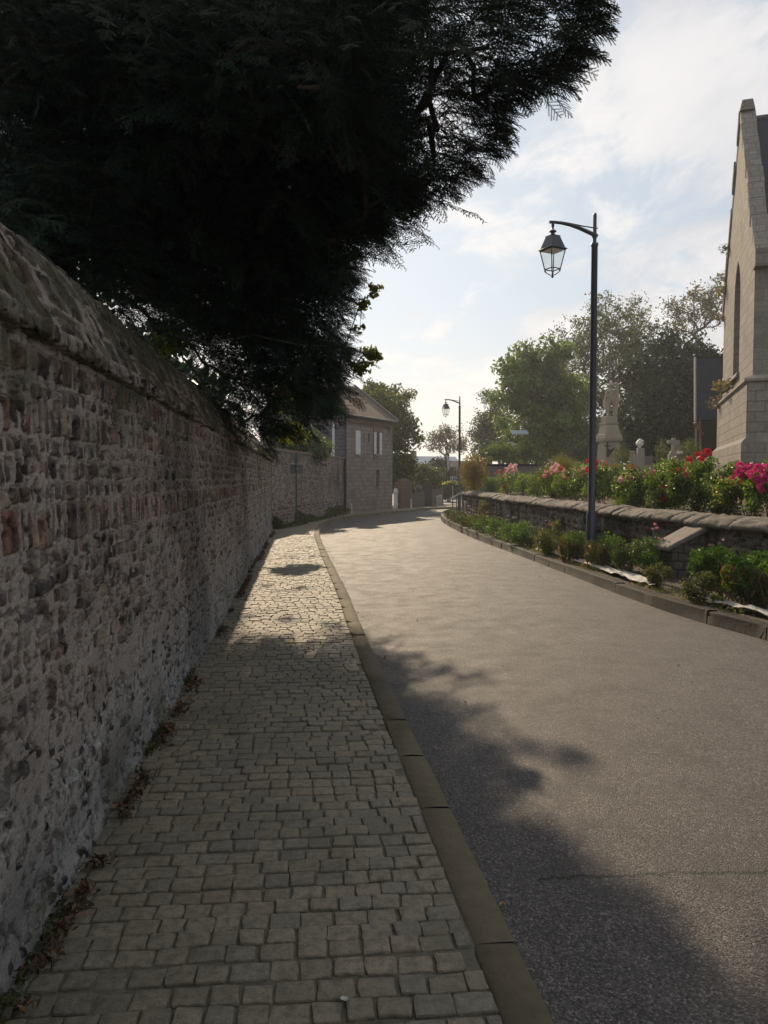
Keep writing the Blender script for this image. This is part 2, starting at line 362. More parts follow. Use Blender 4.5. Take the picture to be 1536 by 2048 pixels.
def m_asphalt():
    b = NB('asphalt'); v = b.coord()
    agg = b.vor(v, 125.0); cellc = b.vor(v, 125.0, out='Color'); fine = b.noise(v, 260, 3, 0.6); big = b.noise(v, 0.55, 5, 0.6); mid = b.noise(v, 3.2, 6, 0.65); grain = b.noise(v, 30, 5, 0.75)
    cb = b.n('SeparateColor'); b.l(cellc, cb.inputs[0])
    base = b.mix(b.mr(big, 0.32, 0.68, 0, 1, True), (0.078, 0.067, 0.062), (0.118, 0.102, 0.093))
    base = b.mix(b.mr(cb.outputs[0], 0.2, 0.8, 0.0, 0.9), base, (0.045, 0.039, 0.036))
    base = b.mix(b.mr(cb.outputs[1], 0.72, 0.95, 0.0, 0.7), base, (0.24, 0.21, 0.185))
    base = b.mix(b.mr(agg, 0.5, 0.85, 0, 0.8, True), base, (0.02, 0.018, 0.017))
    base = b.mix(b.mr(grain, 0.50, 0.64, 0, 0.6, True), base, (0.042, 0.036, 0.033)); base = b.mix(b.mr(mid, 0.5, 0.68, 0, 0.35, True), base, (0.06, 0.052, 0.047))
    patch = b.noise(b.coord('Object', (1.0, 1.6, 1)), 0.9, 5, 0.6, 0.6)
    base = b.mix(b.mr(patch, 0.56, 0.70, 0, 0.45, True), base, (0.05, 0.044, 0.042))
    # a crack that wanders across the carriageway, with moss in it
    sp = b.n('SeparateXYZ'); b.l(v, sp.inputs[0])
    wob = b.math('MULTIPLY', b.math('SUBTRACT', b.noise(b.coord('Object', (1, 0.02, 1)), 5.5, 6, 0.75), 0.5), 0.14)
    line = b.math('ADD', b.math('SUBTRACT', sp.outputs[1], 3.03), wob)
    line = b.math('ABSOLUTE', b.math('SUBTRACT', line, b.math('MULTIPLY', sp.outputs[0], 0.035)))
    wid = b.mr(b.noise(v, 9, 3), 0.3, 0.75, 0.004, 0.016)
    crack = b.math('MULTIPLY', b.math('LESS_THAN', line, wid), b.math('GREATER_THAN', sp.outputs[0], 0.62))
    worn = b.math('MULTIPLY', b.mr(line, 0.02, 0.22, 0.75, 0, True), b.math('GREATER_THAN', sp.outputs[0], 0.5))
    base = b.mix(b.math('MULTIPLY', worn, b.mr(mid, 0.4, 0.65)), base, (0.05, 0.044, 0.04))
    base = b.mix(b.math('MULTIPLY', crack, 0.95), base, (0.022, 0.024, 0.013))
    h = b.math('SUBTRACT', b.math('MULTIPLY', b.math('SUBTRACT', 1.0, agg), 1.0), b.math('MULTIPLY', crack, 3.0))
    h = b.math('ADD', h, b.math('MULTIPLY', fine, 0.25)); h = b.math('ADD', h, b.math('MULTIPLY', cb.outputs[2], 0.35))
    b.bsdf(base, b.mr(mid, 0.3, 0.7, 0.62, 0.76), b.bump(b.math('ADD', h, b.math('MULTIPLY', grain, 0.35)), 0.75, 0.005), 0.0, 0.26); return b.m
yy = np.r_[np.linspace(-14, 0, 12), np.linspace(0.4, 30, 75), np.linspace(31, 95, 50)]
RX, RY = np.meshgrid(np.linspace(-9, 40, 50), yy)
crown = 0.05 * np.exp(-((RX - (1.8 - 0.02 * RY)) / 1.6) ** 2) - 0.012
tag(grid_mesh('road', RX, RY, zroad(RY) + np.where(RY < 30, crown, crown * 0.4) * np.clip((RY + 14) / 10, 0, 1), m_asphalt()), kind='structure')

# pavement bed (the sandy joints) as a strip between the wall side and the kerb
m_joint = m_plain('joint_sand', (0.17, 0.15, 0.105), 0.95, 0.65, 60, 1.0, dist=0.008)
k_in = KERB.copy(); tgt = np.gradient(KERB, axis=0); tgt /= np.linalg.norm(tgt, axis=1, keepdims=True); knl = np.stack([-tgt[:, 1], tgt[:, 0]], 1)
k_in = KERB + knl * (KW - 0.01)
zt_out = zg(KERB[:, 1]) + 0.004
LEFT = np.where(k_in[:, 1] < 24.6, wall_x(k_in[:, 1]) - 0.15, -8.0)
rows_ = []
for i in range(len(k_in)):
    x1, y1 = k_in[i]
    if y1 < 30 and x1 < 0.9 or y1 < 24: ex, ey = min(LEFT[i], x1 - 0.3), y1
    else: ex, ey = x1 + knl[i, 0] * 4.4 , y1 + knl[i, 1] * 4.4
    rows_.append([(ex + (x1 - ex) * t, ey + (y1 - ey) * t) for t in np.linspace(0, 1, 12)])
PX = np.array(rows_)[:, :, 0]; PY = np.array(rows_)[:, :, 1]
m_pave_far = m_plain('pavement_bed', (0.24, 0.20, 0.145), 0.95, 0.3, 5, 0.8, dist=0.008)
tag(grid_mesh('pavement', PX, PY, zg(PY) - 0.009 + 0.012 * sstep(23.5, 26, PY), m_joint), kind='structure')

# the setts: every stone is cut, tilted and worn a little differently, in courses across the pavement
def setts():
    V = []; F4 = []; FT = []; C = []; g = np.random.default_rng(3)
    rd = np.array([1.0, 0.085]); rd /= np.linalg.norm(rd); cd_ = np.array([-rd[1], rd[0]])
    kx = KERB[:, 0]; ky = KERB[:, 1]; kix = k_in[:, 0]; kiy = k_in[:, 1]
    y = 0.6; vb = 0; row = 0
    def inner(Y): return np.interp(Y, kiy[kiy < 25], kix[kiy < 25])
    while y < 25.0:
        dep = 0.093 + 0.010 * g.random()
        x = wall_x(y) - 0.05 - g.random() * 0.12; xe0 = inner(y)
        wob = 0.012 * sin(row * 0.7) + g.normal() * 0.004
        while True:
            w = 0.092 + 0.038 * g.random()
            yc = y + (x + w / 2) * 0.085 + wob + g.normal() * 0.0025; xe = inner(yc) - 0.008
            if x + 0.05 > xe: break
            if x + w > xe - 0.04: w = xe - x
            gap = 0.0022 + 0.0024 * g.random()
            hx, hy = w / 2 - gap, dep / 2 - gap - 0.001
            c = np.array([x + w / 2, yc]); cut = 0.004 + 0.010 * g.random(4) ** 2
            base = np.array([(-hx, -hy), (hx, -hy), (hx, hy), (-hx, hy)]) + g.normal(size=(4, 2)) * 0.0030
            loop = []
            for q in range(4):
                p = base[q]; a = base[q - 1]; b_ = base[(q + 1) % 4]
                loop += [p + (a - p) / np.linalg.norm(a - p) * cut[q], p * 0.985 if False else p + ((a - p) / np.linalg.norm(a - p) + (b_ - p) / np.linalg.norm(b_ - p)) * cut[q] * 0.25, p + (b_ - p) / np.linalg.norm(b_ - p) * cut[q]]
                mid = (p + b_) / 2 + g.normal(size=2) * 0.0022; loop.append(mid)
            loop = np.array(loop)                                # 16 points
            up = g.normal() * 0.0022; tilt = g.normal(size=2) * 0.020
            if g.random() < 0.05: up -= 0.006
            h = 0.0
            def ring(k, z):
                q = loop * (1 - k / np.maximum(np.abs(loop).max(0), 1e-3)) ; zz = up + q @ tilt + z
                P = c + q[:, :1] * rd + q[:, 1:] * cd_
                return np.column_stack([P, zg(P[:, 1]) + zz + h])
            rings = [ring(-0.001, -0.030), ring(0.0, -0.004), ring(0.0024, 0.0012), ring(0.014, 0.0026)]
            cc = c; V += rings; V.append(np.array([[cc[0], cc[1], zg(cc[1]) + up + 0.0030]]))
            idx = np.arange(16); nx = (idx + 1) % 16
            for r in range(3): F4.append(np.stack([vb + r * 16 + idx, vb + r * 16 + nx, vb + (r + 1) * 16 + nx, vb + (r + 1) * 16 + idx], 1))
            FT.append(np.stack([vb + 48 + idx, vb + 48 + nx, np.full(16, vb + 64), np.full(16, vb + 64)], 1)[:, :3])
            t = g.random()
            colr = np.array([0.232, 0.194, 0.134]) if t < 0.72 else (np.array([0.205, 0.180, 0.136]) if t < 0.9 else np.array([0.25, 0.202, 0.134]))
            colr = colr * (0.86 + 0.28 * g.random())
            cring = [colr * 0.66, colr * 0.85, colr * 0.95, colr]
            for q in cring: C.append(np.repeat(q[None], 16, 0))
            C.append(colr[None]); vb += 65
            x += w
        y += dep; row += 1
    V = np.concatenate(V); C = np.concatenate(C); F4 = np.concatenate(F4); FT = np.concatenate(FT)
    # triangles are stored as quads with a split edge, so one array serves both
    F = np.concatenate([F4, np.column_stack([FT, FT[:, 2]])])
    me = bpy.data.meshes.new('pavement_setts')
    fs = [tuple(f) for f in F4] + [tuple(f) for f in FT]
    me.from_pydata(V.tolist(), [], fs)
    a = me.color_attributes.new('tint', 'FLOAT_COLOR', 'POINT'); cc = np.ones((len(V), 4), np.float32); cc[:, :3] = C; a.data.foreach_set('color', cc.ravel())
    b = NB('sett_stone'); v = b.coord(); n1 = b.noise(v, 26, 8, 0.68); n2 = b.noise(v, 1.1, 5, 0.6); n3 = b.noise(v, 120, 4, 0.6)
    strat = b.noise(b.coord('Object', (1, 5, 5)), 14, 6, 0.6)
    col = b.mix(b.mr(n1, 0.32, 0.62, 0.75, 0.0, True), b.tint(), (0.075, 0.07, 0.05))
    col = b.mix(b.mr(n2, 0.45, 0.65, 0, 0.45, True), col, (0.085, 0.084, 0.055))
    col = b.mix(b.mr(b.noise(v, 75, 5, 0.7), 0.60, 0.70, 0.0, 0.6, True), col, (0.36, 0.33, 0.27))
    h = b.math('ADD', n1, b.math('MULTIPLY', n3, 0.4)); h = b.math('ADD', h, b.math('MULTIPLY', strat, 0.5))
    b.bsdf(col, b.mr(n1, 0.3, 0.7, 0.55, 0.85), b.bump(h, 1.0, 0.010), 0, 0.4)
    me.materials.append(b.m); o = link('pavement_setts', me); tag(o, kind='structure')
setts()

# kerb stones along the pavement: one long run, cut into stones
def m_kerbstone(name, ca, cb_, moss):
    b = NB(name); v = b.coord(); n1 = b.noise(v, 14, 8, 0.65); n2 = b.noise(v, 1.3, 5, 0.6)
    col = b.mix(b.mr(n1, 0.3, 0.7), ca, cb_); col = b.mix(b.mr(n2, 0.42, 0.66, 0, 0.65, True), col, moss)
    col = b.mix(b.mr(b.noise(v, 45, 5, 0.7), 0.60, 0.72, 0, 0.7), col, tuple(x * 0.3 for x in ca))
    col = b.mix(1.0, col, b.tint(), 'MULTIPLY')
    b.bsdf(col, 0.8, b.bump(b.math('ADD', n1, b.math('MULTIPLY', b.noise(v, 90, 4, 0.6), 0.4)), 0.9, 0.010), 0, 0.12); return b.m
def kerb_run(name, P, width, ztop, zbot, mat, lens, seed, lip=0.012, batter=0.02):
    g = np.random.default_rng(seed); P = resample(P, 0.05); t = np.gradient(P, axis=0); t /= np.linalg.norm(t, axis=1, keepdims=True); nl = np.stack([-t[:, 1], t[:, 0]], 1)
    V = []; F = []; C = []; i = 0; vb = 0
    while i < len(P) - 3:
        n = int(g.uniform(*lens) / 0.05); j = min(i + n, len(P) - 1); idx = np.unique(np.r_[np.arange(i, j, 3), j])
        s = (idx - i) * 0.05; L = s[-1]; e = np.minimum(s, L - s); chip = 1 - np.exp(-e / 0.012)
        dz = g.normal() * 0.004; dx = g.normal() * 0.004; shade = 0.8 + 0.35 * g.random()
        cs = [(-batter, zbot - 0.1), (-batter * .9 + 0.002, None), (0.002, 'a'), (lip, 'b'), (width * .5, 'c'), (width - lip, 'b'), (width, 'a'), (width, None)]
        ring = []
        for w, z in cs:
            q = P[idx] + nl[idx] * (w + dx); jitter = g.normal(size=len(idx)) * 0.0015
            zt = ztop(P[idx, 1]); zb = zroad(P[idx, 1]) + (zbot if isinstance(zbot, float) else 0)
            if z == 'a': zz = zt - lip * 0.8 - 0.006 * (1 - chip) + dz
            elif z == 'b': zz = zt - 0.008 * (1 - chip) + dz
            elif z == 'c': zz = zt + 0.003 - 0.008 * (1 - chip) + dz
            else: zz = zb - 0.08
            sh = (e < 0.001) * 0.007 * np.sign(s - L / 2)
            q = q - t[idx] * sh[:, None]
            ring.append(np.column_stack([q, zz + jitter]))
        ring = np.stack(ring, 1); m = len(cs); V.append(ring.reshape(-1, 3)); k = np.arange(len(idx) * m).reshape(len(idx), m) + vb
        F.append(np.stack([k[:-1, :-1], k[1:, :-1], k[1:, 1:], k[:-1, 1:]], -1).reshape(-1, 4)); C.append(np.full((len(idx) * m, 3), shade)); vb += len(idx) * m
        F.append(np.array([[k[a, 1], k[a, 2], k[a, 5], k[a, 6]] for a in (0, -1)]))
        i = j
    return tag(mesh_np(name, np.concatenate(V), np.concatenate(F), mat, col=np.concatenate(C)), kind='structure')
kerb_run('kerb', KERB, KW, lambda Y: zg(Y) + 0.004, 0.0, m_kerbstone('kerb_sandstone', (0.155, 0.125, 0.082), (0.115, 0.096, 0.064), (0.062, 0.060, 0.032)), (0.65, 1.15), 5)

RK_PX = [(1536, 1280), (1300, 1212), (1100, 1136), (960, 1083), (915, 1063), (893, 1050), (882, 1040), (886, 1031), (905, 1024), (925, 1020)]
rk = [tuple(onground(x, y, 0, zroad))[:2] for x, y in RK_PX]
_e = np.array(rk[0]) - np.array(rk[1]); _e /= np.linalg.norm(_e)
rk = [tuple(np.array(rk[0]) + _e * 8 + np.array([2.2, 0.0]))] + [tuple(np.array(rk[0]) + _e * 3)] + rk
RK = resample(spline(rk, 20), 0.10)
BEDZ = 0.10
kerb_run('flower_bed_kerb', RK[::-1], 0.15, lambda Y: zg(Y) + BEDZ, 0.0, m_kerbstone('dark_kerb', (0.046, 0.039, 0.03), (0.028, 0.025, 0.021), (0.026, 0.027, 0.017)), (0.8, 1.4), 9, 0.015, 0.015)

# ------------------------------------------------------------------ raised garden right of the street
RW_PTS = [(9.5, 1.0), (6.7, 6.2), (5.15, 10.3), (4.62, 13.2), (4.36, 16.5), (4.1, 20), (3.78, 26), (3.55, 31), (3.5, 34.0)]
RW = resample(spline(RW_PTS, 16), 0.06)
rwt = np.gradient(RW, axis=0); rwt /= np.linalg.norm(rwt, axis=1, keepdims=True); rwn = np.stack([-rwt[:, 1], rwt[:, 0]], 1)   # towards the street
def rw_x(Y): return np.interp(Y, RW[:, 1], RW[:, 0])
def zbed(Y): return zg(Y) + BEDZ - 0.012
# soil of the narrow bed between kerb and wall
bed = []
rk_in_d = np.gradient(RK, axis=0); rk_in_d /= np.linalg.norm(rk_in_d, axis=1, keepdims=True); rkn = np.stack([rk_in_d[:, 1], -rk_in_d[:, 0]], 1)
RKI = RK + rkn * 0.13
ysamp = np.linspace(1.5, 35.5, 110)
top = RKI[:np.argmax(RKI[:, 1] > 33.5) if (RKI[:, 1] > 33.5).any() else len(RKI)]
xin = np.interp(ysamp, RKI[:, 1], RKI[:, 0]); xout = np.where(ysamp < 34, rw_x(ysamp) + 0.1, 5.0)
BX = xin[:, None] + (np.maximum(xout, xin + 0.2) - xin)[:, None] * np.linspace(0, 1, 9)[None]; BY = np.repeat(ysamp[:, None], 9, 1)
BZ = zbed(BY) + 0.035 * fbm(BX * 3, BY * 3, 5) * np.r_[0.1, np.ones(8)][None]
tag(grid_mesh('flower_bed', BX, BY, BZ, m_soil), kind='structure')

def zter(X, Y):
    X = np.asarray(X, float); Y = np.asarray(Y, float); d = X - rw_x(Y)
    return 0.93 + 0.5 * sstep(0.3, 7, d) + 0.32 * sstep(5, 16, d) + 0.05 * (fbm(X * 0.9, Y * 0.9, 21) - 0.5) - 0.10 * sstep(24, 34, Y) * (1 - sstep(3, 12, d))
ty = np.r_[np.linspace(-10, 33.9, 110), np.linspace(34.5, 110, 40)]
TX = []; 
for y in ty:
    x0 = rw_x(y) + 0.30 if y < 34 else 3.8 + (y - 34) * 1.1
    TX.append(x0 + np.linspace(0, 1, 60) ** 1.8 * 70)
TX = np.array(TX); TY = np.repeat(ty[:, None], 60, 1); TZ = zter(TX, TY)
def m_terrace():
    b = NB('planted_soil'); v = b.coord(); n1 = b.noise(v, 6, 8, 0.7); n2 = b.noise(v, 0.5, 4)
    col = b.mix(b.mr(n1, 0.35, 0.65), (0.055, 0.042, 0.030), (0.17, 0.125, 0.095)); col = b.mix(b.mr(n2, 0.5, 0.62, 0, 0.8, True), col, (0.05, 0.07, 0.02))
    b.bsdf(col, 0.95, b.bump(n1, 1.0, 0.05), 0, 0.1); return b.m
tag(grid_mesh('terrace_ground', TX, TY, TZ, m_terrace()), kind='structure')

# ------------------------------------------------------------------ masonry generator: courses of stones in thick mortar
def masonry(S, Z, rows, seed, warp=0.012):
    """S,Z: metric coordinates along and up a wall; rows: list of dict(z0, z1, w=(min,max), fill, kind). -> height (m), colour"""
    g = np.random.default_rng(seed); shp = S.shape; S = S.ravel(); Z = Z.ravel(); n = len(S)
    s = S + warp * (fbm(S * 14, Z * 14, seed + 1, 3) - 0.5) * 2; z = Z + warp * 0.8 * (fbm(S * 11, Z * 13, seed + 2, 3) - 0.5) * 2
    z = z + 0.018 * (vnoise(S * 0.9, Z * 0 + 3, seed + 8) - 0.5)
    H = np.zeros(n); m1 = fbm(S * 40, Z * 40, seed + 3, 3); m2 = fbm(S * 5, Z * 5, seed + 4, 4)
    mort = np.array([0.295, 0.252, 0.215])[None] * (0.72 + 0.5 * m2[:, None]) * (0.86 + 0.28 * m1[:, None])
    C = mort.copy(); H += 0.010 * (m2 - 0.5) + 0.004 * (m1 - 0.5)
    smin, smax = s.min() - 1, s.max() + 1; pit = sstep(0.56, 0.66, fbm(S * 30, Z * 24, seed + 5, 3))
    for r in rows:
        k = np.where((z >= r['z0']) & (z < r['z1']))[0]
        if len(k) == 0: continue
        wmin, wmax = r['w']; ws = g.uniform(wmin, wmax, int((smax - smin) / wmin) + 4)
        big = g.random(len(ws)) < r.get('big', 0); ws[big] *= 2.2
        e = smin + np.r_[0, np.cumsum(ws)]; j = np.searchsorted(e, s[k]) - 1; j = np.clip(j, 0, len(ws) - 1)
        shr = r.get('gap', 0.008) + g.uniform(0, r.get('gapv', 0.012), (len(ws), 4)); shift = g.normal(size=len(ws)) * r.get('shift', 0.01)
        zc0 = r['z0'] + shr[j, 2] + shift[j]; zc1 = r['z1'] - shr[j, 3] + shift[j]
        dx = np.minimum(s[k] - e[j] - shr[j, 0], e[j + 1] - shr[j, 1] - s[k]); dz = np.minimum(z[k] - zc0, zc1 - z[k])
        rad = r.get('rad', 0.02); qx = np.maximum(rad - dx, 0); qz = np.maximum(rad - dz, 0); d = np.where((dx < rad) & (dz < rad), rad - np.hypot(qx, qz), np.minimum(dx, dz))
        ed = d - r.get('rough', 0.006) * (fbm(S[k] * 55, Z[k] * 55, seed + 6, 2) - 0.35)
        show = (g.random(len(ws)) < r['fill'])[j]; smear = fbm(S[k] * 7, Z[k] * 8, seed + 7, 3); cov = r.get('cover', 0.0)
        ed = ed - cov * sstep(0.42, 0.66, smear) * 0.05
        mk = sstep(0, 0.0035, ed) * show
        pal = np.array(r['pal']); ci = g.integers(0, len(pal), len(ws)); col = pal[ci] * g.uniform(0.72, 1.25, (len(ws), 1))
        tex = fbm(S[k] * 34, Z[k] * 34 * r.get('stretch', 0.5), seed + 9, 4); tex2 = fbm(S[k] * 9, Z[k] * 9, seed + 10, 3)
        cc = col[j] * (0.45 + 1.1 * tex[:, None]); cc = cc * (1 - 0.55 * sstep(0.52, 0.68, tex2)[:, None])
        edge = sstep(0.0, 0.011, ed) * (1 - sstep(0.011, 0.02, ed)); 
        hh = g.uniform(*r.get('h', (-0.012, 0.014)), len(ws))[j] + r.get('dome', 0.010) * sstep(0, 0.03, ed) + 0.007 * (tex - 0.5)
        C[k] = C[k] * (1 - mk[:, None]) + cc * mk[:, None]
        H[k] = H[k] * (1 - mk) + hh * mk - 0.010 * (1 - sstep(0.0, 0.006, np.abs(ed))) * show
    H -= 0.012 * pit; C = C * (1 - 0.5 * pit[:, None])
    return H.reshape(shp), C.reshape(shp + (3,))
BRICK = [(0.20, 0.125, 0.095), (0.17, 0.12, 0.095), (0.23, 0.17, 0.12), (0.11, 0.09, 0.08), (0.21, 0.115, 0.085), (0.19, 0.155, 0.125), (0.14, 0.10, 0.085), (0.25, 0.195, 0.15)]
FLINT = [(0.085, 0.075, 0.068), (0.13, 0.115, 0.10), (0.20, 0.18, 0.155), (0.30, 0.28, 0.25), (0.10, 0.075, 0.06), (0.16, 0.12, 0.095), (0.055, 0.052, 0.052)]
WARM = [(0.20, 0.145, 0.115), (0.17, 0.13, 0.108), (0.22, 0.17, 0.13), (0.135, 0.108, 0.094), (0.21, 0.14, 0.112), (0.19, 0.16, 0.135), (0.115, 0.096, 0.088), (0.24, 0.195, 0.155)]
def wall_rows(z0, z1, seed):
    g = np.random.default_rng(seed); rows = []
    def brick(a, b): rows.append(dict(z0=a, z1=b, w=(0.055, 0.085), big=0.10, fill=0.97, pal=BRICK, gap=0.004, gapv=0.007, rad=0.008, dome=0.004, h=(-0.006, 0.010), rough=0.004, cover=0.25, shift=0.004, stretch=0.3))
    def flint(a, b, fill=0.96, cover=0.20, w=(0.055, 0.115), pal=None): rows.append(dict(z0=a, z1=b, w=w, fill=fill, pal=pal or WARM, gap=0.003, gapv=0.009 if pal is None else 0.013, rad=0.009 if pal is None else 0.018, dome=0.007 if pal is None else 0.014, cover=cover, rough=0.006 if pal is None else 0.012, h=(-0.012, 0.014)))
    z = z0
    def band(a, b, h, **kw):
        n = max(1, round((b - a) / h)); e = np.linspace(a, b, n + 1); e[1:-1] += g.normal(size=n - 1) * 0.006
        for p, q in zip(e[:-1], e[1:]): flint(p, q, **kw)
    band(z0, 0.72, 0.062, fill=0.95, cover=0.40, w=(0.035, 0.085), pal=FLINT); band(0.72, 1.33, 0.080, fill=0.96, cover=0.42)
    brick(1.33, 1.50); band(1.50, 1.745, 0.082); brick(1.745, 1.875); flint(1.875, 1.95); brick(1.95, 2.075); flint(2.075, z1 + .05)
    return rows
m_mason = m_tint('flint_and_brick', 0.92, 95, 0.42, 0.9, 0.008, 0.2)
m_coping = m_tint('mossy_coping', 0.95, 90, 0.45, 0.8, 0.008, 0.15)
def grid_on(P0, D, NRM, S, Zrow, H, zoff=0.0):
    """grid along a straight wall -> vertices and faces"""
    ns = len(S); nz = len(Zrow); X = P0[0] + D[0] * S[:, None] + NRM[0] * H; Y = P0[1] + D[1] * S[:, None] + NRM[1] * H
    Z = np.broadcast_to(Zrow[None], (ns, nz)) + zoff; V = np.stack([X, Y, Z], -1).reshape(-1, 3); i = np.arange(ns * nz).reshape(ns, nz)
    return V, np.stack([i[:-1, :-1], i[:-1, 1:], i[1:, 1:], i[1:, :-1]], -1).reshape(-1, 4)
fw = thing('flint_wall', (WA0[0], WA0[1], 0), 'tall old flint and brick wall with a mossy sloping coping beside the paved footpath', 'wall')
WEND = 24.35
Yl = [0.9]
while Yl[-1] < WEND: Yl.append(Yl[-1] + 0.0030 + 0.00052 * Yl[-1] ** 2 * 1.0 if Yl[-1] < 9 else Yl[-1] + 0.05)
S = np.r_[np.linspace(-7, 0.88, 90), np.array(Yl)]; Zr = np.r_[np.linspace(-0.30, -0.03, 4), np.arange(-0.01, 2.125, 0.0048)]
SS, ZZ = np.meshgrid(S, Zr, indexing='ij')
H, C = masonry(SS, ZZ, wall_rows(-0.35, 2.12, 4), 40, 0.008)
lean = 0.02 * (fbm(SS * 0.5, ZZ * 0.8, 77, 3) - 0.5) * 2 - 0.012 * ZZ + 0.022 * (1 - sstep(-0.02, 0.10 + 0.05 * vnoise(SS * 6, ZZ * 0, 5), ZZ))
damp = fbm(SS * 0.7, ZZ * 1.2, 81, 4)[..., None]
C = C * (1 - 0.35 * sstep(0.5, 0.7, damp)); low = (1 - sstep(0.0, 0.9, ZZ))[..., None]
C = C * (1 - low * np.array([0.16, 0.06, -0.04])[None, None])
moss = (sstep(0.52, 0.66, fbm(SS * 2.2, ZZ * 3.1, 91, 4)) * (sstep(1.5, 2.1, ZZ) * 0.7 + (1 - sstep(0.05, 0.4, ZZ)) * 0.6))[..., None]
C = C * (1 - moss) + np.array([0.075, 0.072, 0.04]) * moss
V, F = grid_on(WA0, WAD, WAN, S, Zr, H + lean)
mesh_np('wall_face', V, F, m_mason, fw, C.reshape(-1, 3), smooth=True)
# coping: a brick ledge, then a slope of crumbling brick and moss up to the ridge
prof = np.array([(-0.02, 2.10), (0.035, 2.105), (0.045, 2.115), (0.045, 2.16), (0.035, 2.175), (0.0, 2.19), (-0.03, 2.25), (-0.08, 2.37), (-0.13, 2.48), (-0.18, 2.565), (-0.24, 2.625), (-0.30, 2.645), (-0.38, 2.60), (-0.5, 2.35), (-0.55, 2.1), (-0.55, 0.0)])
pl = np.r_[0, np.cumsum(np.linalg.norm(np.diff(prof, axis=0), axis=1))]
T = np.r_[np.arange(0, 0.95, 0.008), np.linspace(0.96, pl[-1], 20)]; PO = np.interp(T, pl, prof[:, 0]); PZ = np.interp(T, pl, prof[:, 1])
TT, _ = np.meshgrid(T, S); SSc, _ = np.meshgrid(S, T, indexing='ij')
crow = []
for a, b_, w in ((0.05, 0.14, (0.05, 0.07)), (0.14, 0.30, (0.10, 0.2)), (0.30, 0.46, (0.10, 0.22)), (0.46, 0.62, (0.10, 0.22)), (0.62, 0.8, (0.12, 0.25))):
    crow.append(dict(z0=a, z1=b_, w=w, fill=0.95, pal=[(0.135, 0.105, 0.075), (0.10, 0.085, 0.066), (0.17, 0.12, 0.085), (0.13, 0.115, 0.085)], gap=0.003, gapv=0.008, rad=0.012, dome=0.006, rough=0.008, cover=0.3))
Hc, Cc = masonry(SSc, TT, crow, 60, 0.02); Cc *= 0.85
mo = sstep(0.40, 0.62, fbm(SSc * 3, TT * 4, 95, 4))[..., None]; Cc = Cc * (1 - mo * 0.8) + np.array([0.055, 0.052, 0.028]) * mo * 0.8
Hc = Hc * 1.2 + 0.018 * (fbm(SSc * 2.0, TT * 4, 96, 4) - 0.5)
tp = np.gradient(np.stack([PO, PZ], 1), axis=0); tp /= np.linalg.norm(tp, axis=1, keepdims=True); npf = np.stack([tp[:, 1], -tp[:, 0]], 1)
OO = PO[None] + npf[None, :, 0] * Hc - 0.025; Zc = PZ[None] + npf[None, :, 1] * Hc + 0.02 * (fbm(SSc * 0.6, TT * 0, 97, 3) - 0.5)
X = WA0[0] + WAD[0] * S[:, None] + WAN[0] * OO; Y = WA0[1] + WAD[1] * S[:, None] + WAN[1] * OO
i = np.arange(X.size).reshape(X.shape)
mesh_np('coping', np.stack([X, Y, Zc], -1).reshape(-1, 3), np.stack([i[:-1, :-1], i[:-1, 1:], i[1:, 1:], i[1:, :-1]], -1).reshape(-1, 4), m_coping, fw, Cc.reshape(-1, 3), smooth=True)
e = WA0 + WAD * (WEND - 0.02); mb = MB()
mb.box((e[0] - WAN[0] * 0.27, e[1] - WAN[1] * 0.27 + 0.03, 1.05), (0.06, 0.52, 2.5), ax=(WAD[0], WAD[1], 0)); mb.build('end_face', m_plain('wall_end', (0.2, 0.16, 0.13), 0.9), fw)

# ------------------------------------------------------------------ second wall, from the end of the flint wall to the house
HA = np.array(onground(690, 1027)[:2]); HB = np.array(onground(785, 1020)[:2])
P0 = np.array(onground(547, 1059)[:2]) + np.array([-0.12, 0.0]); P1 = HA + np.array([-0.05, -0.05])
BW0 = P0.copy(); bl = np.linalg.norm(P1 - P0); bd = (P1 - P0) / bl; bn = np.array([bd[1], -bd[0]])
bw = thing('brick_wall', (P0[0], P0[1], float(zg(P0[1]))), 'stained pinkish brick garden wall running from the flint wall to the grey house', 'wall')
S2 = np.arange(0, bl, 0.03); Z2 = np.arange(-0.3, 2.62, 0.024); SS, ZZ = np.meshgrid(S2, Z2, indexing='ij')
rows = []; z = -0.3; g = np.random.default_rng(8)
while z < 2.6:
    h = 0.075 if z > 0.6 else 0.12
    rows.append(dict(z0=z, z1=z + h, w=(0.16, 0.24) if z > .6 else (0.1, 0.3), fill=0.9, pal=[(0.20, 0.13, 0.12), (0.17, 0.12, 0.11), (0.24, 0.175, 0.15), (0.13, 0.095, 0.095), (0.22, 0.14, 0.125)], gap=0.004, gapv=0.01, rad=0.01, cover=0.5)); z += h
H, C = masonry(SS, ZZ, rows, 130, 0.02)
st = sstep(0.45, 0.62, fbm(SS * 1.6, ZZ * 0.35, 131, 4)) * sstep(0.35, 0.9, SS / bl) * sstep(0.7, 1.6, ZZ)
C = C * (1 - 0.62 * st[..., None]); C = C * (0.8 + 0.4 * fbm(SS * 0.5, ZZ * 0.5, 133, 3))[..., None]
V, F = grid_on(P0, bd, bn, S2, Z2, H, float(zg(P0[1] + 6)) + 0.05)
mesh_np('wall_face', V, F, m_mason, bw, C.reshape(-1, 3), smooth=True)
mb = MB(); c = (P0 + P1) / 2 - bn * 0.16; mb.box((c[0], c[1], 1.0), (bl, 0.28, 2.9), ax=(bd[0], bd[1], 0)); mb.build('wall_core', m_plain('brick_core', (0.17, 0.12, 0.10), 0.9, 0.3, 3), bw)
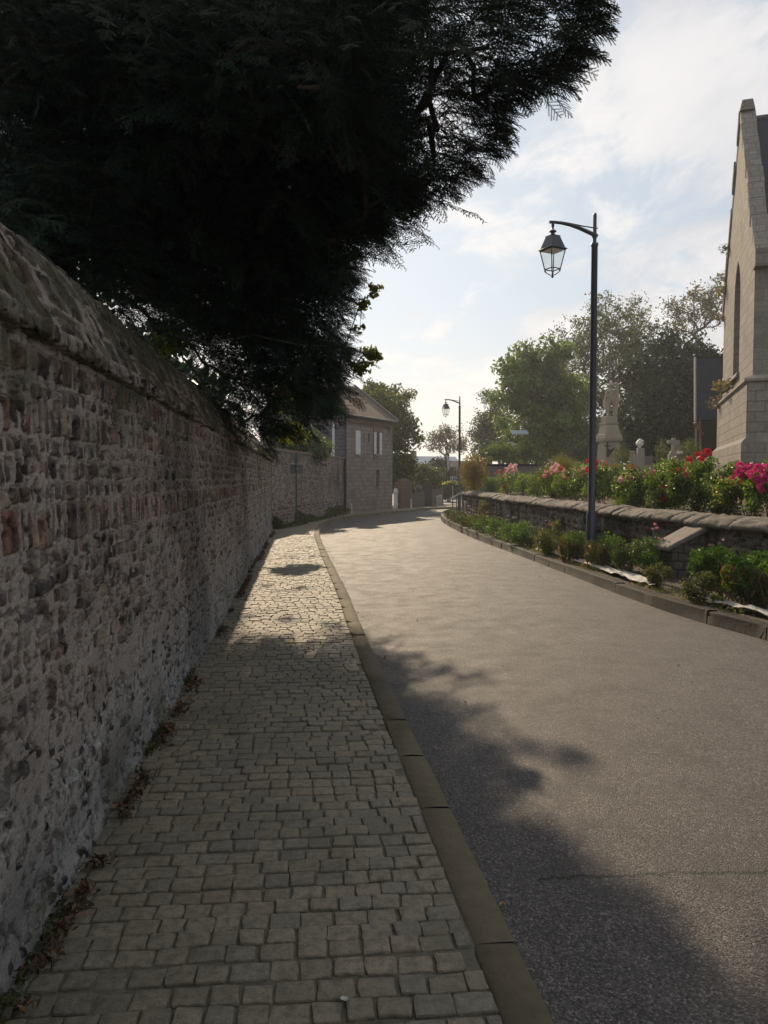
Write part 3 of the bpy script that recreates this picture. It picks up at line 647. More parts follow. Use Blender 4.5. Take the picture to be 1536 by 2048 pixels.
mb = MB(); c = (P0 + P1) / 2 - bn * 0.14; mb.box((c[0], c[1], 2.53), (bl, 0.40, 0.07), ax=(bd[0], bd[1], 0)); mb.build('coping', m_plain('coping_brick', (0.19, 0.15, 0.13), 0.9, 0.4, 4), bw)

# ------------------------------------------------------------------ retaining wall with its run of coping stones
rw = thing('retaining_wall', (RW[-1][0], RW[-1][1], 0), 'low curved retaining wall of grey rubble with rounded coping stones under the roses', 'wall')
rl = np.r_[0, np.cumsum(np.linalg.norm(np.diff(RW, axis=0), axis=1))]
Sr = np.arange(0, rl[-1], 0.022); Zr2 = np.arange(-0.25, 0.885, 0.016); SS, ZZ = np.meshgrid(Sr, Zr2, indexing='ij')
rows = []; z = -0.25; g = np.random.default_rng(12)
while z < 0.9:
    h = g.uniform(0.10, 0.2); rows.append(dict(z0=z, z1=z + h, w=(0.12, 0.38), fill=0.93, pal=[(0.22, 0.195, 0.16), (0.17, 0.15, 0.125), (0.13, 0.115, 0.10), (0.25, 0.225, 0.185), (0.19, 0.175, 0.15)], gap=0.006, gapv=0.022, rad=0.035, dome=0.02, rough=0.02, cover=0.25, h=(-0.03, 0.02))); z += h
H, C = masonry(SS, ZZ, rows, 150, 0.03); C *= 0.78
st = sstep(0.48, 0.66, fbm(SS * 2.2, ZZ * 0.7, 151, 4)); C = C * (1 - 0.72 * st[..., None])
bx = np.interp(Sr, rl, RW[:, 0]); by = np.interp(Sr, rl, RW[:, 1]); nx = np.interp(Sr, rl, rwn[:, 0]); ny = np.interp(Sr, rl, rwn[:, 1])
X = bx[:, None] + nx[:, None] * (H * 1.5 - 0.03 * ZZ); Y = by[:, None] + ny[:, None] * (H * 1.5 - 0.03 * ZZ); i = np.arange(X.size).reshape(X.shape)
mesh_np('wall_face', np.stack([X, Y, ZZ], -1).reshape(-1, 3), np.stack([i[:-1, :-1], i[1:, :-1], i[1:, 1:], i[:-1, 1:]], -1).reshape(-1, 4), m_mason, rw, C.reshape(-1, 3), smooth=True)
def coping_stones():
    g = np.random.default_rng(33); V = []; F = []; C = []; vb = 0; s = 0.0
    prof = np.array([(0.06, 0.85), (0.10, 0.868), (0.105, 0.91), (0.085, 0.945), (0.0, 0.985), (-0.12, 1.025), (-0.28, 1.045), (-0.40, 1.02), (-0.42, 0.9)])
    pl = np.r_[0, np.cumsum(np.linalg.norm(np.diff(prof, axis=0), axis=1))]; t = np.linspace(0, pl[-1], 26); po = np.interp(t, pl, prof[:, 0]); pz = np.interp(t, pl, prof[:, 1])
    while s < rl[-1] - 0.1:
        L = g.uniform(0.35, 0.95); e = min(s + L, rl[-1]); n = max(4, int((e - s) / 0.035)); u = np.linspace(s + 0.004, e - 0.004, n)
        X0 = np.interp(u, rl, RW[:, 0]); Y0 = np.interp(u, rl, RW[:, 1]); nx = np.interp(u, rl, rwn[:, 0]); ny = np.interp(u, rl, rwn[:, 1])
        d = np.minimum(u - s, e - u); rnd = 0.03 * np.exp(-d / 0.02); skew = g.normal() * 0.012; dz = g.normal() * 0.010; U, T_ = np.meshgrid(u, t, indexing='ij')
        nz = 0.035 * (fbm(U * 5, T_ * 6, 200, 4) - 0.5) + 0.02 * (fbm(U * 16, T_ * 16, 201, 3) - 0.5); o = po[None] * (1 - rnd[:, None]) - rnd[:, None] + skew + nz * (np.abs(po[None]) < 0.4); z = pz[None] - rnd[:, None] + nz + dz
        strata = 0.010 * np.sin((T_ * 40 + 5 * fbm(U * 4, T_ * 4, 203)) * 1.5) * 0.6; z = z + strata * 0.5
        V.append(np.stack([X0[:, None] + nx[:, None] * o, Y0[:, None] + ny[:, None] * o, z], -1).reshape(-1, 3)); k = np.arange(U.size).reshape(U.shape) + vb
        F.append(np.stack([k[:-1, :-1], k[1:, :-1], k[1:, 1:], k[:-1, 1:]], -1).reshape(-1, 4))
        F += [np.array([[k[q, a], k[q, a + 1], k[q, 24 - a], k[q, 25 - a]] for a in range(12)]) for q in (0, -1)]
        sh = g.uniform(0.75, 1.2); tex = fbm(U * 7, T_ * 9, 204, 4)[..., None]; li = sstep(0.55, 0.7, fbm(U * 3, T_ * 5, 205, 4))[..., None]
        c = np.array([0.165, 0.142, 0.118]) * sh * (0.5 + tex); c = c * (1 - 0.45 * li) ; C.append(c.reshape(-1, 3)); vb += U.size; s = e
    mesh_np('coping', np.concatenate(V), np.concatenate(F), m_mason, rw, np.concatenate(C), smooth=True)
coping_stones()
# return of the wall at its far end, with a small arched niche door
mb = MB(); mb.box((4.55, 34.12, 0.35), (2.2, 0.3, 1.25)); mb.build('end_return', m_blocks('rubble', (0.2, 0.18, 0.15), (0.14, 0.125, 0.11), (0.2, 0.185, 0.16), 0.3, 0.15), rw)
npt = at(929, 1000, 32.6); pf = []
for a in range(9): t = pi * a / 8; pf.append(Vector((0.17 * cos(t), 0, 0.62 + 0.17 * sin(t))))
def arch(mb, w, h, c, d, nrm, off0, off1):
    c = Vector(c); d = Vector(d); nrm = Vector(nrm)
    prof = [c - d * w, c + d * w] + [c + d * (w * cos(pi * a / 8)) + Vector((0, 0, h + w * sin(pi * a / 8))) for a in range(9)]
    mb.prism([p + nrm * off0 for p in prof], nrm * (off1 - off0))
ii = np.argmin(np.abs(RW[:, 1] - 32.9)); nn = rwn[ii]; tt = rwt[ii]; bc = (RW[ii][0], RW[ii][1], float(zg(33)) + 0.05)
mb = MB(); arch(mb, 0.26, 0.42, bc, (tt[0], tt[1], 0), (nn[0], nn[1], 0), -0.05, 0.05); mb.build('niche_surround', m_plain('niche_stone', (0.24, 0.225, 0.2), 0.85), rw)
mb = MB(); arch(mb, 0.15, 0.42, bc, (tt[0], tt[1], 0), (nn[0], nn[1], 0), 0.0, 0.056); mb.build('niche_door', m_plain('dark_door', (0.02, 0.02, 0.024), 0.7), rw)

# ------------------------------------------------------------------ the big yew that hangs over the wall
m_yew = m_leaf('yew_needles', 0.07, 0.6, 0.15, (1.3, 1.5, 0.5))
m_bark = m_plain('bark', (0.075, 0.055, 0.042), 0.95, 0.5, 8, 1.0, dist=0.03)
m_twig = m_plain('twig_bark', (0.085, 0.065, 0.05), 0.9, 0.3, 8, 0.3)
m_yewtwig = m_plain('green_twig', (0.035, 0.036, 0.02), 0.9, 0.3, 8, 0.3)
def grow(base, fork, attract, g, r_tip=0.012, wob=0.12, step=None, power=2.3, up=0.0):
    base = np.array(base, float); fork = np.array(fork, float); A = np.array(attract, float)
    nodes = [base]; par = [-1]; m = 6
    for k in range(1, m + 1): nodes.append(base + (fork - base) * k / m + (g.normal(size=3) * 0.04 if k < m else 0)); par.append(len(nodes) - 2)
    A = A[np.argsort(np.linalg.norm(A - fork, axis=1))]; N = np.zeros((len(A) * 6 + 20, 3)); N[:len(nodes)] = nodes; cnt = len(nodes); use0 = m - 1
    L = step or np.median(np.linalg.norm(A - fork, axis=1)) / 6; tips = []
    par = par + [0] * (len(N) - len(par))
    for a in A:
        d = np.linalg.norm(N[use0:cnt] - a, axis=1); dd = d + 0.25 * np.linalg.norm(N[use0:cnt] - fork, axis=1) * 0.3; j = use0 + int(np.argmin(dd)); k = int(np.clip(np.ceil(d[j - use0] / L), 1, 5)); p0 = N[j].copy(); prev = j
        for q in range(1, k + 1):
            t = q / k; p = p0 + (a - p0) * t + (g.normal(size=3) * wob * L if q < k else 0) + np.array([0, 0, up * L * sin(pi * t)])
            if cnt >= len(N): break
            N[cnt] = p; par[cnt] = prev; prev = cnt; cnt += 1
        tips.append(prev)
    N = N[:cnt]; par = np.array(par[:cnt]); w = np.zeros(cnt)
    leaf = np.ones(cnt, bool); leaf[par[1:]] = False; w[leaf] = 1
    for k in range(cnt - 1, 0, -1): w[par[k]] += w[k]
    rad = r_tip * w ** (1 / power); c = np.arange(1, cnt); return N[par[c]], N[c], np.minimum(rad[par[c]], rad[c] * 1.6), rad[c], N
def yew_spray(g, nside=9, step=0.0075, nlen=0.027, nw=0.0048, L=0.42):
    """a flat compound spray along +X: a drooping main shoot with side shoots, two ranks of needles on each"""
    V = []; P0 = []; P1 = []; shoots = []
    n = 8; main = []; p = np.array([0, 0, 0.0]); d = np.array([1, 0, 0.12])
    for k in range(n + 1):
        main.append(p.copy()); d = d + np.array([0, g.normal() * 0.05, -0.055]); d /= np.linalg.norm(d); p = p + d * L / n
    main = np.array(main); shoots.append(main)
    for k in range(nside):
        t = 0.12 + 0.80 * k / nside; i = int(t * n); q = main[i] + (main[min(i + 1, n)] - main[i]) * (t * n - i); md = main[min(i + 1, n)] - main[i]; md /= np.linalg.norm(md)
        side = 1 if k % 2 else -1; dd = md * 0.75 + np.array([0, side * 0.75, -0.02 + g.normal() * 0.1]); dd /= np.linalg.norm(dd); l = L * (0.5 - 0.32 * t) * g.uniform(0.75, 1.25)
        sh = []; 
        for j in range(5): sh.append(q.copy()); q = q + dd * l / 4; dd = dd + np.array([0.08, 0, -0.10]); dd /= np.linalg.norm(dd)
        shoots.append(np.array(sh))
    Q = []
    for sh in shoots:
        seg = np.linalg.norm(np.diff(sh, axis=0), axis=1); cum = np.r_[0, np.cumsum(seg)]; s = np.arange(0.01, cum[-1], step); m = len(s)
        c = np.stack([np.interp(s, cum, sh[:, a]) for a in range(3)], 1); t = np.stack([np.interp(s, cum, np.gradient(sh[:, a])) for a in range(3)], 1); t /= np.linalg.norm(t, axis=1, keepdims=True)
        lat = np.cross(np.array([0, 0, 1.0])[None], t); lat /= np.linalg.norm(lat, axis=1, keepdims=True); up = np.cross(t, lat)
        sd = np.where(np.arange(m) % 2 == 0, 1.0, -1.0)[:, None]; ln = nlen * (0.75 + 0.4 * g.random((m, 1))) * np.clip((cum[-1] - s)[:, None] / 0.03 + 0.55, 0, 1)
        dd = lat * sd * 0.85 + t * 0.6 + up * (g.normal(size=(m, 1)) * 0.22 - 0.05); dd /= np.linalg.norm(dd, axis=1, keepdims=True)
        w = np.cross(dd, up); w /= np.linalg.norm(w, axis=1, keepdims=True); w = w * nw * 0.5
        Q.append(np.stack([c, c + dd * ln * 0.4 + w - up * 0.0 , c + dd * ln - up * ln * 0.12, c + dd * ln * 0.4 - w], 1))
        P0.append(sh[:-1]); P1.append(sh[1:])
    return np.concatenate(Q), np.concatenate(P0), np.concatenate(P1)
YEW_OUT = [(0, -60), (1205, -60), (1198, 5), (1184, 84), (1163, 120), (1163, 157), (1112, 200), (1061, 192), (1021, 219), (1032, 248), (1006, 284), (1003, 335), (977, 357), (933, 393), (897, 410), (870, 418), (846, 425), (844, 450), (813, 466), (787, 481), (764, 485), (752, 520), (736, 550), (722, 570), (708, 600), (712, 631), (710, 662), (702, 692), (722, 720), (716, 752), (706, 775), (694, 800), (690, 822), (668, 846), (640, 853), (606, 850), (590, 870), (560, 892), (520, 895), (470, 860), (430, 800), (330, 690), (240, 610), (150, 540), (60, 470), (-60, 400), (-60, -60)]
def poly_inside(px, py, poly):
    poly = np.array(poly, float); x, y = np.asarray(px), np.asarray(py); inside = np.zeros(x.shape, bool); j = len(poly) - 1
    for i in range(len(poly)):
        xi, yi = poly[i]; xj, yj = poly[j]; c = ((yi > y) != (yj > y)) & (x < (xj - xi) * (y - yi) / (yj - yi + 1e-9) + xi); inside ^= c; j = i
    return inside
def poly_dist(px, py, poly):
    poly = np.array(poly, float); P = np.stack([px, py], -1)[..., None, :]; a = poly; b = np.roll(poly, -1, 0); ab = b - a
    t = np.clip(((P - a) * ab).sum(-1) / (ab ** 2).sum(-1), 0, 1); return np.linalg.norm(P - (a + t[..., None] * ab), axis=-1).min(-1)
def yew_depth(x, y):
    base = 3.9 + 5.9 * np.clip((y - 60) / 800, 0, 1) ** 1.1; base = base + 1.4 * (1 - sstep(620, 760, x)) * sstep(0, 500, y) + 1.2 * (1 - sstep(100, 700, x))
    return base
LIT = [(775, 1285), (965, 1335), (990, 1370), (970, 1420), (1060, 1480), (1190, 1535), (1195, 1570), (930, 1600), (885, 1635), (905, 1665), (1000, 1690), (1100, 1735), (1180, 1790), (1280, 1850), (1350, 1950), (1390, 2048), (1480, 2300), (1900, 2300), (1900, 900), (700, 985), (560, 1060), (500, 1180), (450, 1270), (520, 1300), (620, 1305), (740, 1290)]
def sheds_on_lit(c, r):                                                    # would this bough shade the sunlit part of the street?
    for dx, dy in ((0, 0), (.75, 0), (.4, .3)):
        k = (c[2] + 0.03) / SUN_DIR[2]; q = np.array([c[0] + dx * r - SUN_DIR[0] * k, c[1] + dy * r * 1.8 - SUN_DIR[1] * k, -0.03])
        if q[1] < 2.0: continue
        x, y = project(q)
        if poly_inside(x, y, LIT)[0]: return True
    return False
g = np.random.default_rng(101)
yew = thing('yew_tree', (-4.9, 11.2, 0.2), 'huge dark green yew tree overhanging the flint wall and the footpath', 'tree')
boughs = []                                                                # centre, radius
tries = 0
while len(boughs) < 430 and tries < 22000:                                  # boughs spread through the near face of the crown
    tries += 1; x = g.uniform(-40, 1230); y = g.uniform(-60, 900)
    if not poly_inside(np.array([x]), np.array([y]), YEW_OUT)[0]: continue
    D = yew_depth(x, y) + abs(g.normal()) * 0.5; rad = g.uniform(0.34, 0.62) * (0.55 + 0.06 * D); dist = poly_dist(np.array([x]), np.array([y]), YEW_OUT)[0]
    rpx = rad * 1540 / D
    if dist < rpx * 1.1:
        if dist < 30: continue
        rad = dist / 1540 * D / 1.1
    c = at(x, y, D)
    if c.z < 1.95 and c.x > wall_x(c.y) - 0.4: continue
    if c.z < 2.62 and -0.75 < c.x - wall_x(c.y) < 0.25: continue
    if c.y > 7 and sheds_on_lit(c, max(rad, .16)): continue
    if any((c - q).length < 0.36 * (rad + r) for q, r in boughs): continue
    boughs.append((c, max(rad, 0.16)))
for x, y, D, r_ in ((40, 440, 6.6, .6), (80, 480, 6.8, .55), (140, 520, 7.0, .55), (20, 380, 6.4, .6), (110, 430, 7.0, .6), (200, 560, 7.2, .5), (60, 330, 6.6, .6), (260, 610, 7.6, .5), (-10, 420, 5.6, .5), (180, 480, 7.2, .6), (560, 850, 10.2, .4), (610, 835, 10.0, .34), (520, 860, 10.6, .4), (650, 825, 9.8, .26), (590, 800, 10.0, .5), (660, 770, 9.6, .4), (500, 800, 10.4, .5), (440, 770, 10.0, .45), (640, 700, 9.4, .5), (330, 670, 8.0, .4), (390, 720, 9.0, .4), (505, 850, 11.2, .42), (480, 838, 11.0, .4), (545, 868, 11.0, .34), (450, 815, 10.6, .4)): boughs.append((at(x, y, D), r_))
n_near = len(boughs)
back = []
tries = 0
while len(back) < 330 and tries < 16000:                                    # and deeper inside, towards the trunk and beyond
    tries += 1; x = g.uniform(-40, 760); y = g.uniform(-60, 860)
    if not poly_inside(np.array([x]), np.array([y]), YEW_OUT)[0] or poly_dist(np.array([x]), np.array([y]), YEW_OUT)[0] < 60: continue
    D = yew_depth(x, y) + g.uniform(0.8, 5.0); c = at(x, y, D)
    if D > 16.5 or c.z > 9.5: continue
    if c.z < 2.8 and c.x > wall_x(c.y) - 0.7: continue
    rb = g.uniform(0.5, 0.85)
    if sheds_on_lit(c, rb): continue
    back.append((c, rb))
# far boughs that throw the ragged edge of the shade on the road (placed up-sun of where that shade lies)
SHADE = [(830, 1345, 5.0, .26), (885, 1358, 5.0, .18), (940, 1362, 5.1, .11), (815, 1322, 4.9, .14), (860, 1425, 5.2, .24), (915, 1432, 5.3, .13), (890, 1500, 5.5, .24), (970, 1520, 5.6, .14), (1040, 1512, 5.7, .13), (1100, 1530, 5.8, .13), (1150, 1545, 5.8, .09), (860, 1570, 5.5, .18), (930, 1590, 5.5, .12), (960, 1690, 5.6, .2), (1040, 1725, 5.6, .17), (1090, 1780, 5.7, .2), (1180, 1825, 5.8, .18), (1240, 1870, 5.9, .15), (1110, 1880, 5.6, .34), (1210, 1950, 5.8, .28), (1310, 1985, 6.0, .18), (1350, 2040, 6.1, .2), (1080, 1980, 5.6, .36), (960, 1800, 5.5, .30), (1000, 1900, 5.5, .36),
         (830, 1650, 5.4, .16), (820, 1500, 5.2, .3), (800, 1430, 5.0, .34), (780, 1350, 4.9, .28), (700, 1330, 4.8, .34), (640, 1305, 4.7, .22), (560, 1320, 4.5, .26), (480, 1300, 4.4, .28), (600, 1360, 4.8, .3), (700, 1420, 4.9, .36), (560, 1420, 4.8, .34), (450, 1400, 4.6, .36), (420, 1255, 4.2, .2), (480, 1240, 4.2, .14), (560, 1250, 4.4, .16), (520, 1180, 3.9, .18), (592, 1185, 4.1, .12), (575, 1120, 3.7, .2), (622, 1118, 3.9, .12), (660, 1265, 4.6, .14), (680, 1500, 5.0, .4), (780, 1520, 5.1, .4), (560, 1520, 4.9, .4), (430, 1520, 4.8, .4), (760, 1620, 5.2, .42), (620, 1620, 5.0, .42), (470, 1620, 4.9, .42), (820, 1720, 5.3, .42), (660, 1720, 5.1, .42), (500, 1720, 5.0, .42), (350, 1640, 4.8, .42), (360, 1760, 4.9, .42), (880, 1840, 5.4, .42), (720, 1840, 5.2, .42), (560, 1840, 5.1, .42), (400, 1850, 5.0, .42), (250, 1850, 4.9, .42), (900, 1960, 5.5, .45), (740, 1960, 5.3, .45), (560, 1960, 5.2, .45), (380, 1960, 5.0, .45), (200, 1960, 5.0, .45)]
sd = np.array(SUN_DIR); far_b = []
for x, y, z, r in SHADE:
    q = np.array(onground(x, y, -0.03)); k = (z - q[2]) / sd[2]; far_b.append((Vector(q + sd * k), r))
variants = [yew_spray(np.random.default_rng(k)) for k in range(5)]
coarse = [yew_spray(np.random.default_rng(20 + k), 8, 0.016, 0.042, 0.012, 0.50) for k in range(4)]
QV = []; QC = []; TP0 = []; TP1 = []; TR = []; trunk_c = np.array([-4.9, 11.2, 3.6])
def add_sprays(c, rad, n, vs, dens_r=1.0, g=g):
    c = np.array(c); out = c - trunk_c; out[2] *= 0.4; out /= max(np.linalg.norm(out), 1e-6)
    for _ in range(n):
        v = g.normal(size=3); v /= np.linalg.norm(v); v = v + out * 0.55; v[2] -= 0.12; v /= np.linalg.norm(v); pos = c + v * rad * g.uniform(0.0, 0.62) ** 0.8
        d = v * 0.8 + out * 0.7 + g.normal(size=3) * 0.25; d[2] = d[2] * 0.6 - 0.28; d /= np.linalg.norm(d)
        sc = min(g.uniform(0.75, 1.15), max(0.4, rad * 1.5)); upv = np.array([0, 0, 1.0]) + g.normal(size=3) * 0.35; y = np.cross(upv, d); y /= np.linalg.norm(y); z = np.cross(d, y)
        M = np.stack([d, y, z]) * sc; Qs, p0, p1 = vs[g.integers(len(vs))]; QV.append((Qs.reshape(-1, 3) @ M + pos).astype(np.float32))
        shade = g.uniform(0.6, 1.3); old = g.random(); base = np.array([0.022, 0.046, 0.034]) if old < 0.8 else np.array([0.024, 0.038, 0.016])
        QC.append(np.repeat((base * shade)[None], len(Qs) * 4, 0).astype(np.float32)); TP0.append(p0 @ M + pos); TP1.append(p1 @ M + pos)
for c, r in boughs:
    near = c.y < 6.2; n = int(np.clip(22 * (r / 0.4) ** 2, 11, 40)) if near else int(np.clip(20 * (r / 0.45) ** 2, 9, 44)); add_sprays(c, r, n, variants if near else coarse)
for c, r in back: add_sprays(c, r, 20, coarse)
for c, r in far_b: add_sprays(c, r, max(9, int(23 * (r / 0.4) ** 2)), coarse)
# short sprays fringing the edge of the crown
edge = resample(np.array([p for p in YEW_OUT[2:34]], float), 15.0)
for x, y in edge:
    D = float(yew_depth(x, y)) + g.uniform(-0.1, 0.5); c = at(x - 46, y - 26, D); add_sprays(c, 0.17, 5, variants if D < 7.5 else coarse)
for c, r in boughs + back + back:                                           # darker leaf cards added inside the boughs to block light
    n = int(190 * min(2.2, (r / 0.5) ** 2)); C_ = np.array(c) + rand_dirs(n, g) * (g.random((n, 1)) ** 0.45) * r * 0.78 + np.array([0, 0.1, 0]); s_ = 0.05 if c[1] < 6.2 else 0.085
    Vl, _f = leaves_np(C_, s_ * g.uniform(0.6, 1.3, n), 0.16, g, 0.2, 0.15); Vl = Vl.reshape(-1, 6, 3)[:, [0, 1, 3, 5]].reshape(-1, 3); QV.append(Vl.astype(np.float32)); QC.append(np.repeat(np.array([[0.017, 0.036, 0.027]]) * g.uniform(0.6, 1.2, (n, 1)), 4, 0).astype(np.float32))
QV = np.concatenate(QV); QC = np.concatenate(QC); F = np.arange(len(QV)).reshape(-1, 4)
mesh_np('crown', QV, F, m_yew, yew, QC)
TP0 = np.concatenate(TP0); TP1 = np.concatenate(TP1); V, F = tubes_np(TP0, TP1, np.full(len(TP0), 0.0022), np.full(len(TP0), 0.0016), 3)
mesh_np('twigs', V, F, m_yewtwig, yew)
mb = MB(); mb.tube([(-4.9, 11.2, -0.3), (-4.95, 11.2, 0.8), (-4.8, 11.15, 2.0), (-4.7, 11.1, 3.4), (-4.8, 11.3, 5.5), (-4.6, 11.5, 8)], [0.62, 0.5, 0.42, 0.36, 0.25, 0.1], 14)
mb.build('trunk', m_bark, yew)
BA = np.array([np.array(q) + (trunk_c - np.array(q)) * 0.06 for q, r in boughs[::3] + back[::3]]); BA[:, 2] = np.maximum(BA[:, 2], 2.7)
P0, P1, A, B, _n = grow((-4.75, 11.15, 2.0), (-4.8, 11.25, 4.6), BA, g, 0.012, 0.14, step=0.8, power=2.6); V, F = tubes_np(P0, P1, A, B, 6); mesh_np('branches', V, F, m_bark, yew, smooth=True)
print('yew boughs', n_near, len(back), 'needles', len(QV) // 4)

# ------------------------------------------------------------------ broad-leaved trees: limbs grown out to points spread through the crown
m_leaf_g = m_leaf('broad_leaves', 0.42, 0.5, 0.4)
m_leaf_d = m_leaf('dark_leaves', 0.2, 0.45, 0.4)
m_barkgrey = m_plain('grey_bark', (0.12, 0.105, 0.09), 0.95, 0.4, 3, 0.6, dist=0.02)
def in_blobs(blobs, n, g, shell=0.0):
    w = np.array([b[1][0] * b[1][1] * b[1][2] for b in blobs]); k = g.choice(len(blobs), n, p=w / w.sum()); v = rand_dirs(n, g) * (shell + (1 - shell) * g.random((n, 1))) ** (1 / 3 if shell == 0 else 1.0)
    return np.array([blobs[i][0] for i in k]) + v * np.array([blobs[i][1] for i in k])
def tree(name, label, base, fork_h, blobs, seed, tips=160, leaves=6000, size=0.16, col=(0.07, 0.10, 0.03), alt=None, altp=0.0, mat=None, bark=None, r_tip=0.014, clump=0.5, group=None, cat='tree', droop=0.1, sub=0, shell=0.25, lean=(0, 0), wob=0.16, aspect=0.6, crown='crown', up=0.0, seg=5):
    g = np.random.default_rng(seed); base = np.array(base, float); t = thing(name, tuple(base), label, cat, group)
    A = in_blobs(blobs, tips, g, shell); fork = base + np.array([lean[0], lean[1], fork_h])
    P0, P1, R0, R1, N = grow(base - np.array([0, 0, 0.2]), fork, A, g, r_tip, wob, up=up)
    if sub:                                                    # fine twigs off every outer branch
        thin = np.where(R1 < r_tip * 2.2)[0]; k = g.choice(thin, sub); s = P0[k] + (P1[k] - P0[k]) * g.random((sub, 1)); dv = (P1[k] - P0[k]); dv /= np.linalg.norm(dv, axis=1, keepdims=True)
        dd = dv * 0.7 + rand_dirs(sub, g) * 0.8; dd[:, 2] += 0.1; e = s + dd * g.uniform(0.25, 0.75, (sub, 1)) * clump * 1.3; P0 = np.concatenate([P0, s]); P1 = np.concatenate([P1, e]); R0 = np.r_[R0, np.full(sub, r_tip * 0.7)]; R1 = np.r_[R1, np.full(sub, r_tip * 0.35)]; A = np.concatenate([A, e])
    V, F = tubes_np(P0, P1, R0, R1, seg); mesh_np('trunk', V, F, bark or m_barkgrey, t, smooth=True)
    if leaves:
        k = g.integers(len(A), size=leaves); C = A[k] + rand_dirs(leaves, g) * clump * g.random((leaves, 1)) ** 0.6 * np.array([1, 1, 0.8])
        V, F = leaves_np(C, size * g.uniform(0.6, 1.25, leaves), aspect, g, 0.4, droop); per = hash2(k, k * 0 + seed, 3)
        c = tint_np(leaves, 6, col, 0.35, g, alt, altp) * np.repeat(0.75 + 0.5 * per, 6)[:, None]; mesh_np(crown, V, F, mat or m_leaf_g, t, c)
    return t
def blob(px, py, Y, rpx, rpy=None, ry=None):
    c = np.array(at(px, py, Y)); k = Y / 1540; return (c, np.array([rpx * k, ry or rpx * k, (rpy or rpx) * k]))
gz = lambda x, y: float(zg(y))
# right side, behind the graveyard
b = at(1085, 930, 50); tree('lime_tree', 'tall leafy pale green tree rising beyond the graveyard beside a twiggy one', (b.x, 50, 1.2), 3.0,
    [blob(1080, 740, 50, 79, 76), blob(1050, 800, 49, 64, 73), blob(1115, 810, 51, 70, 76), blob(1100, 870, 50, 96, 61), blob(1040, 735, 50, 46, 41)], 51, 260, 24000, 0.26, (0.095, 0.14, 0.042), (0.14, 0.16, 0.055), 0.3, clump=0.75)
b = at(1215, 930, 56); tree('sycamore_tree', 'large thinly leaved tree with a rounded twiggy crown behind the soldier memorial', (b.x, 56, 1.4), 4.5,
    [blob(1220, 690, 56, 107, 97), blob(1165, 760, 56, 73, 92), blob(1262, 740, 57, 67, 80), blob(1200, 820, 56, 85, 69)], 52, 560, 17000, 0.19, (0.068, 0.085, 0.034), (0.09, 0.09, 0.04), 0.3, clump=0.6, r_tip=0.018, sub=4200, shell=0.3, up=0.1)
b = at(1345, 930, 44); tree('holm_oak', 'dense dark evergreen tree standing left of the church behind the gravestones', (b.x, 44, 1.5), 2.4,
    [blob(1345, 770, 44, 106, 92), blob(1300, 830, 43, 74, 92), blob(1400, 740, 44, 66, 69), blob(1370, 860, 43, 102, 80), blob(1330, 690, 45, 60, 46)], 53, 300, 30000, 0.24, (0.018, 0.032, 0.014), (0.035, 0.05, 0.02), 0.2, mat=m_leaf_d, clump=0.8)
b = at(1425, 930, 60); tree('robinia_tree', 'open crowned bare looking tree with spreading limbs close by the church gable', (b.x, 60, 1.5), 7.5,
    [blob(1390, 620, 60, 64, 51), blob(1440, 590, 60, 46, 57), blob(1365, 625, 60, 34, 29), blob(1340, 660, 60, 25, 22)], 54, 150, 2600, 0.2, (0.085, 0.075, 0.035), (0.12, 0.09, 0.045), 0.3, clump=0.6, r_tip=0.024, sub=700, shell=0.5, wob=0.26)
b = at(982, 930, 66); tree('poplar_tree', 'slender grey twiggy tree left of the tall leafy pale green tree', (b.x, 66, 0.6), 2.2,
    [blob(985, 850, 66, 37, 71), blob(975, 875, 66, 41, 52), blob(1000, 830, 66, 25, 39)], 55, 260, 8000, 0.2, (0.06, 0.062, 0.04), (0.1, 0.1, 0.06), 0.2, clump=0.5, r_tip=0.016, sub=1400, shell=0.2, up=0.25)
b = at(1165, 925, 46); tree('privet_bush', 'grey green flowering bush behind the ornamental grass mound', (b.x, 46, 1.1), 0.6, [blob(1150, 905, 46, 34, 34), blob(1190, 915, 46, 30, 28)], 56, 60, 2600, 0.16, (0.10, 0.12, 0.08), (0.3, 0.32, 0.28), 0.06, clump=0.35)
b = at(1035, 915, 40); tree('laurel_bush', 'green leafy bush behind the dark hedge below the solar lamp', (b.x, 43, 0.9), 0.6, [blob(1010, 905, 43, 60, 22), blob(1065, 905, 43, 40, 24)], 57, 60, 3400, 0.16, (0.07, 0.10, 0.03), None, 0, clump=0.35)
# left and centre
b = at(775, 1000, 49); tree('plane_tree', 'big leafy green tree behind the grey stone house', (b.x, 50, -0.2), 2.6,
    [blob(770, 830, 50, 63, 69), blob(800, 890, 49, 41, 58), blob(755, 790, 51, 41, 34), blob(810, 860, 49, 28, 34), blob(795, 950, 49, 48, 42)], 61, 190, 17000, 0.22, (0.055, 0.075, 0.022), (0.10, 0.105, 0.03), 0.35, clump=0.6)
b = at(893, 980, 82); tree('apple_tree', 'small open crowned tree with crooked limbs behind the far brown roof', (b.x, 82, -0.3), 3.8,
    [blob(880, 885, 82, 30, 22), blob(915, 890, 82, 26, 22), blob(893, 868, 82, 26, 14), blob(925, 905, 82, 14, 16)], 62, 110, 2400, 0.22, (0.085, 0.08, 0.05), (0.14, 0.12, 0.08), 0.3, clump=0.6, r_tip=0.03, sub=500, shell=0.35, wob=0.3)
b = at(835, 1000, 56); tree('hazel_bush', 'rounded green bush growing over the wooden fence beyond the grey house', (b.x, 56, -0.25), 0.8, [blob(830, 950, 56, 30, 34), blob(862, 955, 57, 28, 30), blob(845, 985, 56, 36, 22)], 63, 80, 5200, 0.18, (0.045, 0.065, 0.022), (0.09, 0.09, 0.03), 0.3, clump=0.45)
